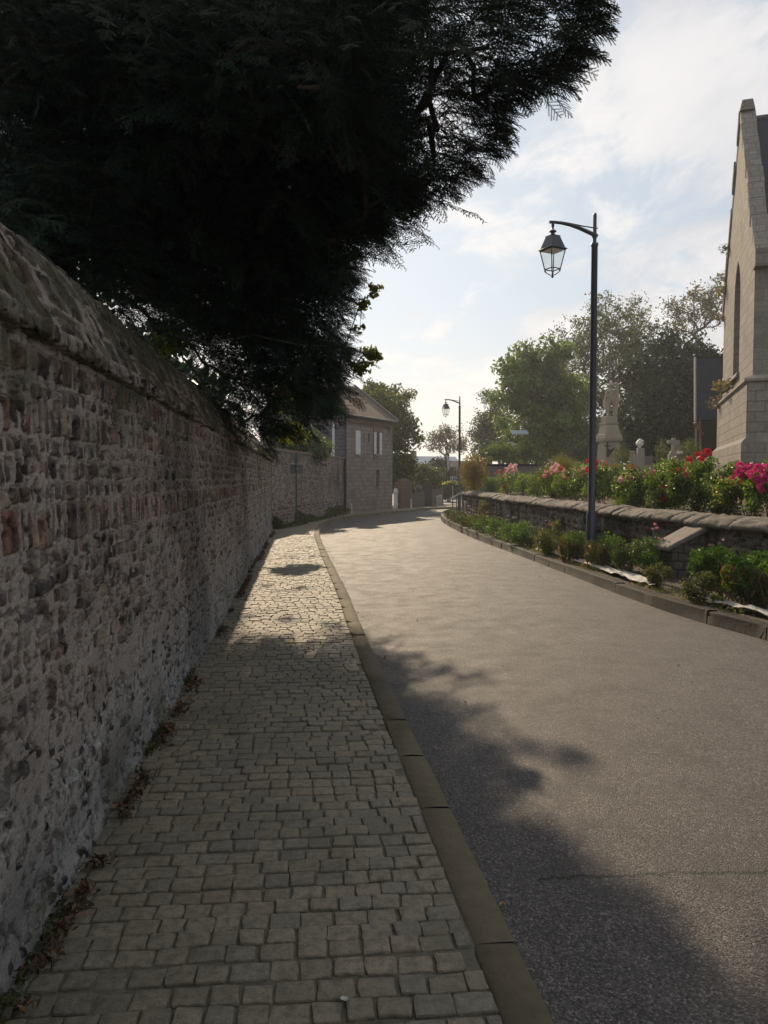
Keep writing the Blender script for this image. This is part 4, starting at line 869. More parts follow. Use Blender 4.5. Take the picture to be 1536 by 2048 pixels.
b = at(900, 985, 66); tree('holly_hedge', 'dark evergreen hedge at the turn of the road behind the parking sign', (b.x, 66, -0.3), 0.8, [blob(900, 965, 66, 34, 36), blob(935, 960, 64, 28, 36), blob(880, 940, 67, 22, 26)], 64, 80, 6000, 0.24, (0.018, 0.028, 0.014), None, 0, mat=m_leaf_d, clump=0.6, cat='hedge')
# behind the flint wall: ivy covered tree by the house and a sunlit fig that shows through the yew
b = at(625, 960, 31); tree('ivy_tree', 'grey green bushy tree behind the brick wall left of the house', (b.x, 31.5, 0), 1.0, [blob(620, 885, 31.5, 34, 46), blob(575, 880, 31.5, 40, 50), blob(640, 900, 31, 20, 30)], 65, 100, 6500, 0.13, (0.055, 0.075, 0.04), (0.09, 0.11, 0.06), 0.25, clump=0.45)
b = at(560, 960, 19.5); tree('fig_tree', 'sunlit yellow green broad leaved tree showing under and through the dark yew', (b.x - 0.9, 19.5, 0), 3.0,
    [blob(588, 868, 18.5, 26, 22), blob(560, 800, 19.5, 26, 26)], 66, 90, 1500, 0.11, (0.16, 0.18, 0.025), (0.24, 0.2, 0.03), 0.3, clump=0.16, r_tip=0.008, mat=m_leaf('sunlit_leaves', 0.55, 0.5, 0.4), aspect=0.8)
b = at(640, 800, 9.6); tree('walnut_tree', 'yellow green leafy sprigs poking out from the street side edge of the yew', (-3.4, 9.9, 0), 4.3,
    [blob(748, 580, 9.5, 14, 10), blob(728, 606, 9.6, 14, 14), blob(722, 650, 9.6, 10, 16), blob(742, 710, 9.7, 15, 13), blob(722, 735, 9.7, 16, 14), blob(690, 700, 9.7, 12, 14)], 69, 60, 620, 0.075, (0.12, 0.14, 0.025), (0.2, 0.17, 0.03), 0.3, clump=0.09, r_tip=0.0035, aspect=0.5)
b = at(330, 800, 10.5); tree('elder_bush', 'bright leafy bush glimpsed just above the coping of the flint wall', (b.x - 0.3, 10.8, 0.1), 1.6, [blob(345, 680, 10.2, 30, 22), blob(320, 700, 9.6, 26, 14)], 67, 30, 420, 0.09, (0.16, 0.18, 0.03), None, 0, clump=0.16, r_tip=0.006)
b = at(250, 640, 18); tree('cypress_hedge', 'tall dark evergreen screen behind the yew and the flint wall', (b.x - 2, 20, 0), 2.0, [(np.array([-9, 20, 4.5]), np.array([5, 1.5, 5.5])), (np.array([-10, 15, 4.0]), np.array([5.5, 1.3, 4.6])), (np.array([-5.6, 18.5, 3.0]), np.array([1.8, 1.0, 2.6])), (np.array([-6.6, 14.5, 3.0]), np.array([1.8, 1.0, 2.6])), (np.array([-6.4, 23, 3.2]), np.array([1.6, 1.2, 3.6])), (np.array([-5.5, 26.0, 2.2]), np.array([1.35, 1.0, 2.2]))], 68, 260, 26000, 0.4, (0.012, 0.022, 0.012), None, 0, mat=m_leaf_d, clump=0.8, cat='hedge')
b = at(1110, 930, 62); tree('beech_hedge', 'deep green mass of hedge and undergrowth closing the far side of the graveyard', (b.x, 62, 1.2), 1.0, [blob(1010, 905, 62, 46, 34), blob(1070, 895, 60, 60, 44), blob(1140, 890, 61, 60, 50), blob(1200, 890, 60, 60, 50), blob(1265, 890, 58, 60, 56), blob(1330, 895, 58, 60, 56), blob(1400, 880, 58, 60, 70)], 70, 260, 22000, 0.34, (0.035, 0.05, 0.02), (0.06, 0.075, 0.025), .3, clump=.9, cat='hedge')

# ------------------------------------------------------------------ the grey stone house at the bend
m_house = m_blocks('house_stone', (0.38, 0.305, 0.265), (0.25, 0.205, 0.185), (0.19, 0.165, 0.15), 0.36, 0.20, 0.018, 0.65, (0.11, 0.095, 0.09), 0.6, 0.9)
m_house_shaded = m_blocks('shaded_house_stone', (0.12, 0.11, 0.125), (0.08, 0.075, 0.09), (0.16, 0.15, 0.155), 0.36, 0.17, 0.014, 0.5)  # house stone darkened, the gable end's shadow put into its colour
m_tile = m_blocks('clay_tiles', (0.185, 0.125, 0.095), (0.155, 0.11, 0.088), (0.06, 0.045, 0.038), 0.17, 0.11, 0.008, 0.4, (0.12, 0.10, 0.07), 0.5, 0.8)
m_slate = m_blocks('slate', (0.020, 0.025, 0.038), (0.030, 0.035, 0.050), (0.008, 0.008, 0.012), 0.22, 0.16, 0.008, 0.3, (0.025, 0.025, 0.025), 0.3, 0.8, 0.7)
m_white = m_plain('white_paint', (0.74, 0.73, 0.72), 0.5, 0.06, 5, 0.1)
m_dark = m_plain('dark_opening', (0.018, 0.018, 0.022), 0.3, 0.3, 4, 0.1, spec=0.6)
m_wood_d = m_plain('dark_wood', (0.07, 0.045, 0.035), 0.8, 0.4, 5, 0.4)
m_zinc = m_plain('zinc', (0.52, 0.53, 0.56), 0.5, 0.1, 4, 0.1, 0.3)
m_black = m_plain('black_cable', (0.02, 0.02, 0.022), 0.6, 0.1)
m_brick = m_blocks('red_brick', (0.23, 0.115, 0.08), (0.18, 0.10, 0.075), (0.22, 0.19, 0.16), 0.22, 0.075, 0.01, 0.4)
def wall_cells(mb, O, e, nrm, L, z0, z1, openings, depth):
    """a wall face with real openings and reveals; openings: (t0,t1,za,zb)"""
    O = Vector(O); e = Vector(e); nrm = Vector(nrm); up = Vector((0, 0, 1)); Q = lambda t, z, o=0: O + e * t + up * z + nrm * o
    ts = sorted({0, L} | {o[0] for o in openings} | {o[1] for o in openings}); zs = sorted({z0, z1} | {o[2] for o in openings} | {o[3] for o in openings})
    for a, b_ in zip(ts[:-1], ts[1:]):
        for c, d in zip(zs[:-1], zs[1:]):
            if not any(o[0] <= (a + b_) / 2 <= o[1] and o[2] <= (c + d) / 2 <= o[3] for o in openings): mb.poly([Q(a, c), Q(b_, c), Q(b_, d), Q(a, d)])
    for t0, t1, za, zb in openings:
        for (p, q) in (((t0, za), (t1, za)), ((t1, za), (t1, zb)), ((t1, zb), (t0, zb)), ((t0, zb), (t0, za))): mb.poly([Q(*p), Q(*q), Q(*q, -depth), Q(*p, -depth)])
    return Q
he = HB - HA; HL = float(np.linalg.norm(he)); he /= HL; HE = Vector((he[0], he[1], 0)); HN = Vector((he[1], -he[0], 0)); HBK = -HN; HD = 5.0
def hpx(px, py):
    u = (px - 768) / 1540; t = (u * HA[1] - HA[0]) / (he[0] - u * he[1]); Y = HA[1] + he[1] * t; return float(t), float(at(px, py, Y).z)
zb0 = float(zg(HA[1])) - 0.3
house = thing('stone_house', (HA[0], HA[1], zb0 + 0.3), 'grey two storey stone house with white shutters and brown tiled roof at the bend', 'house')
zE = hpx(740, 838)[1]
def op(x0, x1, y0, y1): t0, zt = hpx(x0, y0); t1, zl = hpx(x1, y1); return (t0, t1, zl, zt)
wins = [op(712, 720.3, 860.5, 909), op(736, 739.8, 866, 885), op(751.5, 758.6, 864.5, 909), op(753.2, 758.9, 940, 972)]
mb = MB(); O = Vector((HA[0], HA[1], 0)); Q = wall_cells(mb, O, HE, HN, HL, zb0, zE, wins, 0.2)
B0 = O + HE * HL; mb.poly([B0 + Vector((0, 0, zb0)), B0 + HBK * HD + Vector((0, 0, zb0)), B0 + HBK * HD + Vector((0, 0, zE)), B0 + HBK * HD / 2 + Vector((0, 0, zE + 1.9)), B0 + Vector((0, 0, zE))])
mb.poly([O + HBK * HD + Vector((0, 0, zb0)), B0 + HBK * HD + Vector((0, 0, zb0)), B0 + HBK * HD + Vector((0, 0, zE)), O + HBK * HD + Vector((0, 0, zE))][::-1])
mb.build('wall', m_house, house)
mb = MB(); mb.poly([O + Vector((0, 0, zE)), O + HBK * HD / 2 + Vector((0, 0, zE + 1.9)), O + HBK * HD + Vector((0, 0, zE)), O + HBK * HD + Vector((0, 0, zb0)), O + Vector((0, 0, zb0))]); mb.build('gable_wall', m_house_shaded, house)
mb = MB(); zr = Vector((0, 0, 1)); ov = 0.22
for sgn in (0, 1):
    a = O - HE * 0.22 + HN * ov + zr * (zE + 0.02) if sgn == 0 else O - HE * 0.22 + HBK * (HD + ov) + zr * (zE + 0.02)
    r = O - HE * 0.22 + HBK * HD / 2 + zr * (zE + 2.08); a2 = a + HE * (HL + 0.4); r2 = r + HE * (HL + 0.4); d = Vector((0, 0, -0.10)); mb.prism([a, a2, r2, r] if sgn == 0 else [a2, a, r, r2], d)
roof = mb.build('roof', m_tile, house)
mb = MB(); mb.prism([B0 + HE * 0.19 + HN * 0.24 + zr * (zE + 0.0), B0 + HE * 0.19 + HBK * HD / 2 + zr * (zE + 2.06), B0 + HE * 0.19 + HBK * HD / 2 + zr * (zE + 2.22), B0 + HE * 0.19 + HN * 0.24 + zr * (zE + 0.14)], HE * 0.14); mb.build('verge', m_plain('verge_slate', (0.10, 0.10, 0.105), 0.8), roof)
mb = MB(); cc = O + HE * (HL * 0.62) + HBK * (HD / 2 + 0.1); mb.box((cc.x, cc.y, zE + 2.35), (0.75, 0.5, 1.5), ax=HE); mb.box((cc.x, cc.y, zE + 3.14), (0.88, 0.62, 0.12), ax=HE); mb.build('chimney', m_brick, roof)
mb = MB(); c = O + HE * HL / 2 + HN * 0.05; mb.box((c.x, c.y, zE - 0.16), (HL, 0.1, 0.28), ax=HE); mb.build('brick_cornice', m_brick, house)
mb = MB(); c = O + HE * HL / 2 + HN * 0.30; mb.tube([c - HE * (HL / 2 + .1) + zr * (zE + 0.0), c + HE * (HL / 2 + .1) + zr * (zE - 0.0)], 0.055, 8); mb.build('gutter', m_plain('dark_gutter', (0.09, 0.085, 0.085), 0.6), house)
for i, (t0, t1, za, zb_) in enumerate(wins):
    mb = MB(); f = 0.05
    if i == 0: pass
    fr = lambda p, q, r, s: mb.prism([Q(p, r, -0.16), Q(q, r, -0.16), Q(q, s, -0.16), Q(p, s, -0.16)], HN * 0.05)
    fr(t0, t0 + f, za, zb_); fr(t1 - f, t1, za, zb_); fr(t0 + f, t1 - f, za, za + f); fr(t0 + f, t1 - f, zb_ - f, zb_)
    if i in (2, 3): fr((t0 + t1) / 2 - .025, (t0 + t1) / 2 + .025, za + f, zb_ - f)
    w = mb.build('window', m_wood_d if i != 2 else m_plain('window_frame_grey', (0.16, 0.13, 0.125), 0.6), house)
    mb = MB(); mb.poly([Q(t0, za, -0.15), Q(t1, za, -0.15), Q(t1, zb_, -0.15), Q(t0, zb_, -0.15)]); mb.build('pane', m_dark, w)
    mb = MB(); mb.prism([Q(t0 - .06, za - .07, 0.002), Q(t1 + .06, za - .07, 0.002), Q(t1 + .06, za, 0.002), Q(t0 - .06, za, 0.002)], HN * 0.07); mb.build('sill', m_plain('sill_stone', (0.26, 0.235, 0.215), 0.85), w)
def shutter(t0, t1, za, zb_, out):
    mb = MB(); mb.prism([Q(t0, za, out), Q(t1, za, out), Q(t1, zb_, out), Q(t0, zb_, out)], HN * 0.035); n = 5
    for k in range(1, n):
        t = t0 + (t1 - t0) * k / n; mb.prism([Q(t - .006, za, out + .0352), Q(t + .006, za, out + .0352), Q(t + .006, zb_, out + .0352), Q(t - .006, zb_, out + .0352)], HN * 0.008)
    for z in (za + 0.22, zb_ - 0.22): mb.prism([Q(t0 + .02, z - .04, out + .044), Q(t1 - .02, z - .04, out + .044), Q(t1 - .02, z + .04, out + .044), Q(t0 + .02, z + .04, out + .044)], HN * 0.015)
    mb.build('shutter', m_white, house)
a = wins[0]; m_ = (a[0] + a[1]) / 2; shutter(a[0] - .02, m_ - .01, a[2], a[3], -0.02); shutter(m_ + .01, a[1] + .02, a[2], a[3], -0.02)
a = wins[2]; l1 = op(747.4, 751.6, 864.5, 909); r1 = op(758.5, 762.4, 864.5, 909); shutter(l1[0], l1[1], a[2], a[3], 0.01); shutter(r1[0], r1[1], a[2], a[3], 0.01)
mb = MB(); c = O + HN * 0.06 - HE * 0.05; mb.tube([c + zr * (zE - 0.05), c + zr * zb0], 0.06, 8); mb.build('drainpipe', m_plain('dark_pipe', (0.035, 0.037, 0.05), 0.6), house)
dp = at(667, 900, 36.9); mb = MB(); mb.tube([(dp.x, dp.y, 4.4), (dp.x, dp.y, 1.5)], 0.06, 8); o = mb.build('drainpipe', m_zinc, house); o['label'] = 'pale drainpipe on the shaded side wall'
mb = MB(); t, z = hpx(746, 836); p = lambda x, y: Q(hpx(x, y)[0], hpx(x, y)[1], 0.03); mb.tube([p(750, 838), p(749, 845), p(746.6, 850), p(746.6, 915), p(746.8, 921)], 0.012, 6); mb.build('cable', m_black, house); mb = MB()
mb.tube([p(776, 848), p(776.5, 857), p(776.4, 869), p(774.5, 870.8), p(770, 870.5)], 0.014, 6); mb.build('cable', m_black, house)
mb = MB(); q = p(776, 856); mb.box(q + HN * .06, (0.36, 0.09, 0.09), ax=HE); mb.build('junction_box', m_plain('box_grey', (0.1, 0.1, 0.11), 0.6), house)
# low porch roof at the right end of the house
mb = MB(); c = B0 + HBK * 0.6 + HE * 0.25; mb.prism([c + zr * 1.9 - HBK * .6, c + zr * 2.25 - HBK * .6 - HE * .3, c + zr * 2.25 + HBK * .6 - HE * .3, c + zr * 1.9 + HBK * .6], zr * 0.08); mb.build('porch_roof', m_tile, house)

# ------------------------------------------------------------------ gate, pillar, bollards and fences beyond the house
def gp(px, py, off=0.0): return onground(px, py, off)
def stand(px, Y): u = (px - 768) / 1540; return Vector((u * Y, Y, float(zg(Y))))
q0 = stand(787.6, 43.2); q1 = stand(795.5, 44.6); t = thing('garden_gate', q0, 'white boarded garden gate between the stone house and the brick gate pillar', 'gate'); d = (q1 - q0).normalized(); ln = (q1 - q0).length; mb = MB(); n = 5
for k in range(n): c = q0 + d * ln * (k + .5) / n; mb.box((c.x, c.y, c.z + 0.60), (ln / n * .92, 0.035, 1.16 - 0.02 * abs(k - 2)), ax=d)
mb.build('board_panel', m_white, t); 
for z in (0.25, 0.95): c = (q0 + q1) / 2 + Vector((0.05, 0.05, 0)); mb = MB(); mb.box((c.x, c.y, c.z + z), (ln, 0.03, 0.1), ax=d); mb.build('rail', m_white, t)
q0 = stand(796, 44.5); q1 = stand(818, 46.0); d = (q1 - q0).normalized(); ln = (q1 - q0).length; c = (q0 + q1) / 2; t = thing('brick_pillar', c, 'broad reddish brick gate pillar standing beside the white garden gate', 'pillar')
mb = MB(); mb.box((c.x, c.y, c.z + 0.75), (ln, 0.4, 1.7), ax=d); mb.build('shaft', m_brick, t, bevel=0.01); mb = MB(); mb.prism([q0 + zr * 1.6 + Vector((0, -.25, 0)), q1 + zr * 1.6 + Vector((0, -.25, 0)), q1 + zr * 1.72 + Vector((0, -.25, 0)), (q0 + q1) / 2 + zr * 1.78 + Vector((0, -.25, 0)), q0 + zr * 1.66 + Vector((0, -.25, 0))], Vector((0, 0.5, 0))); mb.build('cap', m_plain('cap_tile', (0.2, 0.15, 0.11), 0.85), t)
def bollard(px, py, lab):
    p_ = gp(px, py); h = 18.5 * p_.y / 1540; t = thing('bollard', p_, lab, 'bollard', 'white bollards on the pavement by the house'); mb = MB(); mb.lathe([(0.06, -0.05), (0.06, h * .86), (0.066, h * .87), (0.066, h * .93), (0.045, h)], p_, 12); mb.build('post', m_plain('cream_paint', (0.66, 0.62, 0.54), 0.6, 0.1), t)
    mb = MB(); mb.lathe([(0.085, -0.02), (0.08, 0.02), (0.06, 0.03)], p_, 12); mb.build('base', m_zinc, t)
bollard(702, 1026.0, 'short cream bollard at the foot of the grey house beside its dark drainpipe'); bollard(822, 1016.5, 'short cream bollard in front of the weathered wooden fence past the brick pillar')
m_fence = m_plain('weathered_boards', (0.15, 0.135, 0.12), 0.9, 0.35, 7, 0.5)
def fence(name, label, pxs, Ys, hgt, seed, gap=0.02, mat=m_fence, w=0.13):
    g = np.random.default_rng(seed); q0 = stand(pxs[0], Ys[0]); q1 = stand(pxs[1], Ys[1]); d = (q1 - q0).normalized(); ln = (q1 - q0).length; t = thing(name, q0, label, 'fence'); mb = MB(); s = 0
    while s < ln: c = q0 + d * (s + w / 2); h = hgt * g.uniform(0.93, 1.04); mb.box((c.x, c.y, c.z + h / 2 - 0.02), (w - gap, 0.025, h), ax=d); s += w
    mb.build('board_panel', mat, t); nrm = Vector((d.y, -d.x, 0))
    for k in range(3): c = q0 + d * ln * k / 2 - nrm * 0.07; mb = MB(); mb.box((c.x, c.y, c.z + hgt / 2), (0.1, 0.1, hgt * 1.1), ax=d); mb.build('post', mat, t)
    for z in (0.25, 0.8): c = (q0 + q1) / 2 - nrm * 0.03; mb = MB(); mb.box((c.x, c.y, c.z + hgt * z), (ln, 0.035, 0.09), ax=d); mb.build('rail', mat, t)
fence('wooden_fence', 'grey weathered board fence running on from the brick gate pillar', (819, 848), (46.2, 48.5), 0.92, 3)
fence('driveway_gate', 'tall dark wooden driveway gate between two weathered fences', (849, 863), (48.6, 49.6), 1.28, 4, 0.008, m_plain('dark_gate', (0.045, 0.045, 0.055), 0.8), 0.16)
fence('picket_fence', 'weathered picket fence with light gaps beyond the dark driveway gate', (864, 886), (49.7, 51.5), 1.1, 5, 0.06)
for px, h, lab in ((875.5, 0.6, 'short pale concrete post, the lower of the pair by the picket fence'), (881.5, 0.66, 'pale square concrete post, the taller of the pair by the picket fence')):
    c = stand(px, 49.0); t = thing('concrete_post', c, lab, 'post', 'pale posts by the picket fence'); mb = MB(); mb.box((c.x, c.y, c.z + h / 2), (0.16, 0.16, h)); mb.build('shaft', m_plain('concrete', (0.36, 0.34, 0.3), 0.9), t, bevel=0.01); mb = MB(); mb.box((c.x, c.y, c.z + h + .03), (0.19, 0.19, 0.06), taper=0.6); mb.build('cap', m_plain('concrete_cap', (0.4, 0.38, 0.34), 0.9), t)

# ------------------------------------------------------------------ far houses and pole
def far_house(name, label, px, Y, w, d, h, rh, rz, wallm, roofm, chim=True):
    c = stand(px, Y); t = thing(name, c, label, 'house'); ax = Vector((cos(rz), sin(rz), 0)); ay = Vector((-sin(rz), cos(rz), 0)); P = lambda i, j, z: c + ax * (w / 2 * i) + ay * (d / 2 * j) + zr * z
    mb = MB()
    mb.poly([P(-1, -1, -.4), P(1, -1, -.4), P(1, -1, h), P(-1, -1, h)]); mb.poly([P(1, 1, -.4), P(-1, 1, -.4), P(-1, 1, h), P(1, 1, h)])
    mb.poly([P(-1, 1, -.4), P(-1, -1, -.4), P(-1, -1, h), P(-1, 0, h + rh), P(-1, 1, h)]); mb.poly([P(1, -1, -.4), P(1, 1, -.4), P(1, 1, h), P(1, 0, h + rh), P(1, -1, h)]); mb.build('wall', wallm, t)
    mb = MB(); mb.prism([P(-1.06, -1.1, h - rh * .1), P(1.06, -1.1, h - rh * .1), P(1.06, 0, h + rh), P(-1.06, 0, h + rh)], zr * 0.14); mb.prism([P(1.06, 1.1, h - rh * .1), P(-1.06, 1.1, h - rh * .1), P(-1.06, 0, h + rh), P(1.06, 0, h + rh)], zr * 0.14); r = mb.build('roof', roofm, t)
    if chim: mb = MB(); q = P(-0.75, 0, h + rh + .3); mb.box(q, (0.6, 0.5, 1.0), ax=ax); mb.build('chimney', m_brick, r)
    mb = MB(); mb.box(P(0.2, -1.005, h * .55), (0.9, 0.08, 1.1), ax=ax); wv = mb.build('window', m_white, t); mb = MB(); mb.box(P(0.2, -1.012, h * .55), (0.74, 0.08, 0.94), ax=ax); mb.build('pane', m_dark, wv)
far_house('cottage', 'far cottage with a pale grey slate roof and brick chimney', 862, 96, 6.5, 5.5, 2.7, 1.75, R(24), m_house, m_plain('pale_slate', (0.42, 0.43, 0.45), 0.45, 0.1, 2))
far_house('barn', 'low far building with a broad dull brown tiled roof below the crooked tree', 887, 80, 4.6, 5.6, 1.55, 1.9, R(86), m_plain('brown_render', (0.16, 0.13, 0.12), 0.9), m_plain('brown_tiles', (0.115, 0.085, 0.075), 0.85, 0.3, 3), False)
far_house('bungalow', 'far low house with a red brown roof half hidden behind the lamp post', 918, 92, 7, 5, 2.0, 1.8, R(-12), m_plain('cream_render', (0.4, 0.35, 0.29), 0.9), m_plain('red_brown_tiles', (0.15, 0.095, 0.08), 0.85, 0.3, 3), False)
c = stand(896.4, 66); t = thing('utility_pole', c, 'plain pale utility pole in front of the far brown roof', 'pole'); mb = MB(); mb.tube([c - zr * .2, c + zr * 3.8], [0.13, 0.09], 10); mb.build('shaft', m_plain('pole_concrete', (0.36, 0.34, 0.32), 0.85), t); mb = MB(); mb.tube([c + zr * 3.75, c + zr * 4.05], [0.10, 0.06], 8); mb.build('cap', m_black, t)

# ------------------------------------------------------------------ signs
c = gp(593, 1052); t = thing('road_sign', c, 'back of a triangle and plate road sign on a thin post by the weeds', 'sign'); m_signback = m_plain('sign_back', (0.13, 0.135, 0.13), 0.6, 0.15); m_post = m_plain('green_post', (0.055, 0.075, 0.06), 0.5, 0.2)
k = c.y / 1540; zt = c.z + (1052 - 905) * k; mb = MB(); mb.tube([c - zr * .1, (c.x, c.y, zt)], 0.032, 10); mb.build('post', m_post, t)
mb = MB(); z = c.z + (1052 - 937.5) * k; mb.box((c.x + .005, c.y + .05, z), (25.5 * k, 0.02, 19 * k)); pl_ = mb.build('plate', m_signback, t, bevel=0.004); mb = MB(); mb.box((c.x + .005, c.y + .03, z + 9.5 * k), (25.5 * k, 0.075, 0.02)); mb.build('rim', m_zinc, pl_); mb = MB(); mb.box((c.x, c.y + .03, z), (0.09, 0.05, 0.05)); mb.build('clamp', m_zinc, pl_)
mb = MB(); z = c.z + (1052 - 929) * k; r = 13 * k; mb.prism([(c.x - r, c.y + .04, z + 22 * k), (c.x - r * .9, c.y + .04, z + 23.5 * k), (c.x + r * .9, c.y + .04, z + 23.5 * k), (c.x + r, c.y + .04, z + 22 * k), (c.x + .03, c.y + .04, z), (c.x - .03, c.y + .04, z)], (0, .02, 0)); mb.build('triangle', m_signback, t)
c = stand(905.3, 47.0); k = 47 / 1540; t = thing('parking_sign', c, 'small square blue parking sign with a white P on a thin post', 'sign'); zc = float(at(905, 957.2, 47).z); mb = MB(); mb.tube([c - zr * .1, (c.x, c.y, zc + .1)], 0.028, 8); mb.build('post', m_zinc, t); m_blue = m_plain('sign_blue', (0.015, 0.07, 0.32), 0.4, 0.05)
mb = MB(); mb.box((c.x, c.y - .05, zc), (0.27, 0.02, 0.29)); mb.build('border', m_white, t); mb = MB(); mb.box((c.x, c.y - .064, zc), (0.22, 0.012, 0.24)); mb.build('panel', m_blue, t)
mb = MB(); y = c.y - .073; mb.box((c.x - .035, y, zc), (0.03, 0.008, 0.17)); 
ar = [(c.x - .02 + (0.052) * cos(a), zc + .04 + 0.045 * sin(a)) for a in np.linspace(-pi / 2, pi / 2, 9)]; ai = [(c.x - .02 + (0.024) * cos(a), zc + .04 + 0.020 * sin(a)) for a in np.linspace(-pi / 2, pi / 2, 9)]
for i in range(8): mb.prism([(ar[i][0], y - .004, ar[i][1]), (ar[i + 1][0], y - .004, ar[i + 1][1]), (ai[i + 1][0], y - .004, ai[i + 1][1]), (ai[i][0], y - .004, ai[i][1])], (0, .008, 0))
mb.build('letter', m_white, t)
def flower_mat(name, c): return m_plain(name, c, 0.6, 0.2, 30, 0.2)
c = stand(902, 46.6); zc = float(at(902, 967, 46.6).z); t = thing('hanging_planter', (c.x, c.y, zc), 'planter of pale yellow green flowers hung on the parking sign post', 'planter'); mb = MB(); mb.lathe([(0.06, -0.16), (0.2, -0.04), (0.24, 0.0)], (c.x, c.y, zc), 12); mb.build('basket', m_plain('basket', (0.06, 0.055, 0.05), 0.8), t)
g = np.random.default_rng(14); C = np.array([c.x, c.y, zc + 0.03]) + g.normal(size=(420, 3)) * np.array([0.19, 0.12, 0.06]); V, F = leaves_np(C, 0.09, 0.7, g); mesh_np('foliage', V, F, m_leaf_g, t, tint_np(420, 6, (0.22, 0.24, 0.08), 0.3, g, (0.5, 0.45, 0.15), 0.3))  # the planter's mass of pale flowers, leaves among them
# handrail at the far end of the retaining wall
t = thing('handrail', stand(908, 34.9), 'thin grey metal handrail sloping down from the end of the retaining wall', 'handrail'); a0 = at(921, 986, 34.3); a1 = at(899, 1000, 35.6); mb = MB(); mb.tube([a0, a1], 0.028, 8); mb.build('rail', m_zinc, t)
for f in (0.35, 0.7): q = a0 + (a1 - a0) * f; mb = MB(); mb.tube([q, (q.x, q.y, float(zg(q.y)) - .05)], 0.02, 8); mb.build('post', m_plain('dark_rail', (0.06, 0.065, 0.075), 0.5), t)

# ------------------------------------------------------------------ the two street lamps
m_lamp = m_plain('lamp_paint', (0.018, 0.021, 0.030), 0.38, 0.15, 8, 0.08, spec=0.5)
b = NB('lantern_glass'); tr = b.n('BsdfTransparent'); tr.inputs[0].default_value = (0.93, 0.94, 0.93, 1); gl = b.n('BsdfGlossy'); gl.inputs['Roughness'].default_value = 0.05; mx = b.n('MixShader'); mx.inputs[0].default_value = 0.10; b.l(tr.outputs[0], mx.inputs[1]); b.l(gl.outputs[0], mx.inputs[2]); b.l(mx.outputs[0], b.out.inputs[0]); m_glass = b.m
def lamp(loc, label, rz):
    t = thing('street_lamp', loc, label, 'street lamp', 'tall street lamps with hanging lanterns', rz); kw = dict(world=False)
    mb = MB(); mb.lathe([(0.085, -0.1), (0.085, 0.9), (0.06, 0.93), (0.058, 2.5), (0.052, 5.38), (0.062, 5.40), (0.062, 5.44), (0.03, 5.45)], (0, 0, 0), 16); mb.build('pole', m_lamp, t, **kw)
    mb = MB(); mb.lathe([(0.030, 5.44), (0.030, 5.90), (0.026, 5.93), (0.01, 5.945)], (0, 0, 0), 12); mb.lathe([(0.040, 5.53), (0.044, 5.55), (0.040, 5.60)], (0, 0, 0), 12); mb.build('spigot', m_lamp, t, **kw)
    P = [(0.06 - 0.015, 0, 5.555), (-0.10, 0, 5.62), (-0.26, 0, 5.685), (-0.42, 0, 5.735), (-0.58, 0, 5.765), (-0.70, 0, 5.775), (-0.775, 0, 5.775)]
    mb = MB(); mb.tube(P, [0.034, 0.034, 0.031, 0.028, 0.026, 0.025, 0.025], 12); mb.build('arm', m_lamp, t, **kw); mb = MB(); mb.tube([(0.05, 0, 5.69), (-0.2, 0, 5.72), (-0.45, 0, 5.765), (-0.60, 0, 5.785)], 0.011, 8); mb.build('brace', m_lamp, t, **kw)
    lx = -0.715; mb = MB(); c = (lx, 0, 0)
    mb.lathe([(0.024, 5.775), (0.024, 5.70), (0.016, 5.69), (0.016, 5.655), (0.045, 5.64), (0.06, 5.625), (0.06, 5.615), (0.035, 5.60), (0.028, 5.58), (0.05, 5.565), (0.075, 5.545)][::-1], c, 16); lan = mb.build('lantern', m_lamp, t, **kw)
    s2 = sqrt(2) * 0.82; ro = pi / 4 + R(24)
    mb = MB(); mb.lathe([(0.205 * s2, 5.315), (0.212 * s2, 5.322), (0.175 * s2, 5.35), (0.105 * s2, 5.53), (0.11 * s2, 5.545), (0.07 * s2, 5.555)], c, 4, False, ro); mb.build('hood', m_lamp, lan, **kw)
    mb = MB(); mb.lathe([(0.17 * s2, 5.300), (0.17 * s2, 5.312)], c, 4, False, ro); mb.build('reflector', m_plain('reflector', (0.72, 0.66, 0.58), 0.5, 0.05), lan, **kw)
    cor = lambda r, z, k: Vector((lx + r * s2 * cos(ro + k * pi / 2), r * s2 * sin(ro + k * pi / 2), z)); mb = MB()
    for k in range(4):
        mb.tube([cor(0.18, 5.315, k), cor(0.108, 4.985, k), cor(0.106, 4.955, k)], 0.0095, 6); mb.tube([cor(0.113, 5.0, k), cor(0.113, 5.0, k + 1)], 0.0095, 6); mb.tube([cor(0.178, 5.31, k), cor(0.178, 5.31, k + 1)], 0.009, 6)
        mb.tube([cor(0.108, 4.99, k), cor(0.085, 4.94, k), cor(0.05, 4.915, k), cor(0.02, 4.90, k)], 0.008, 6)
    mb.lathe([(0.008, 4.855), (0.022, 4.87), (0.024, 4.885), (0.016, 4.90), (0.02, 4.91)], c, 10); mb.build('cage', m_lamp, lan, **kw)
    for k in range(4):
        mb = MB(); mb.poly([cor(0.111, 5.005, k), cor(0.111, 5.005, k + 1), cor(0.176, 5.303, k + 1), cor(0.176, 5.303, k)]); mb.build('glass_pane', m_glass, lan, **kw)
    return t
Lp = at(1181.5, 1132, 13.1); L1 = lamp((Lp.x, Lp.y, zbed(13.1) - 0.0), 'tall dark street lamp with hanging lantern rising from the flower bed beside the roses', R(4))
L2p = at(918.5, 1020, 39.7); copy_thing(L1, (L2p.x, 39.7, float(zg(39.7)) - 0.01), 'dark street lamp beyond the far end of the retaining wall, nearer the house', R(-2))

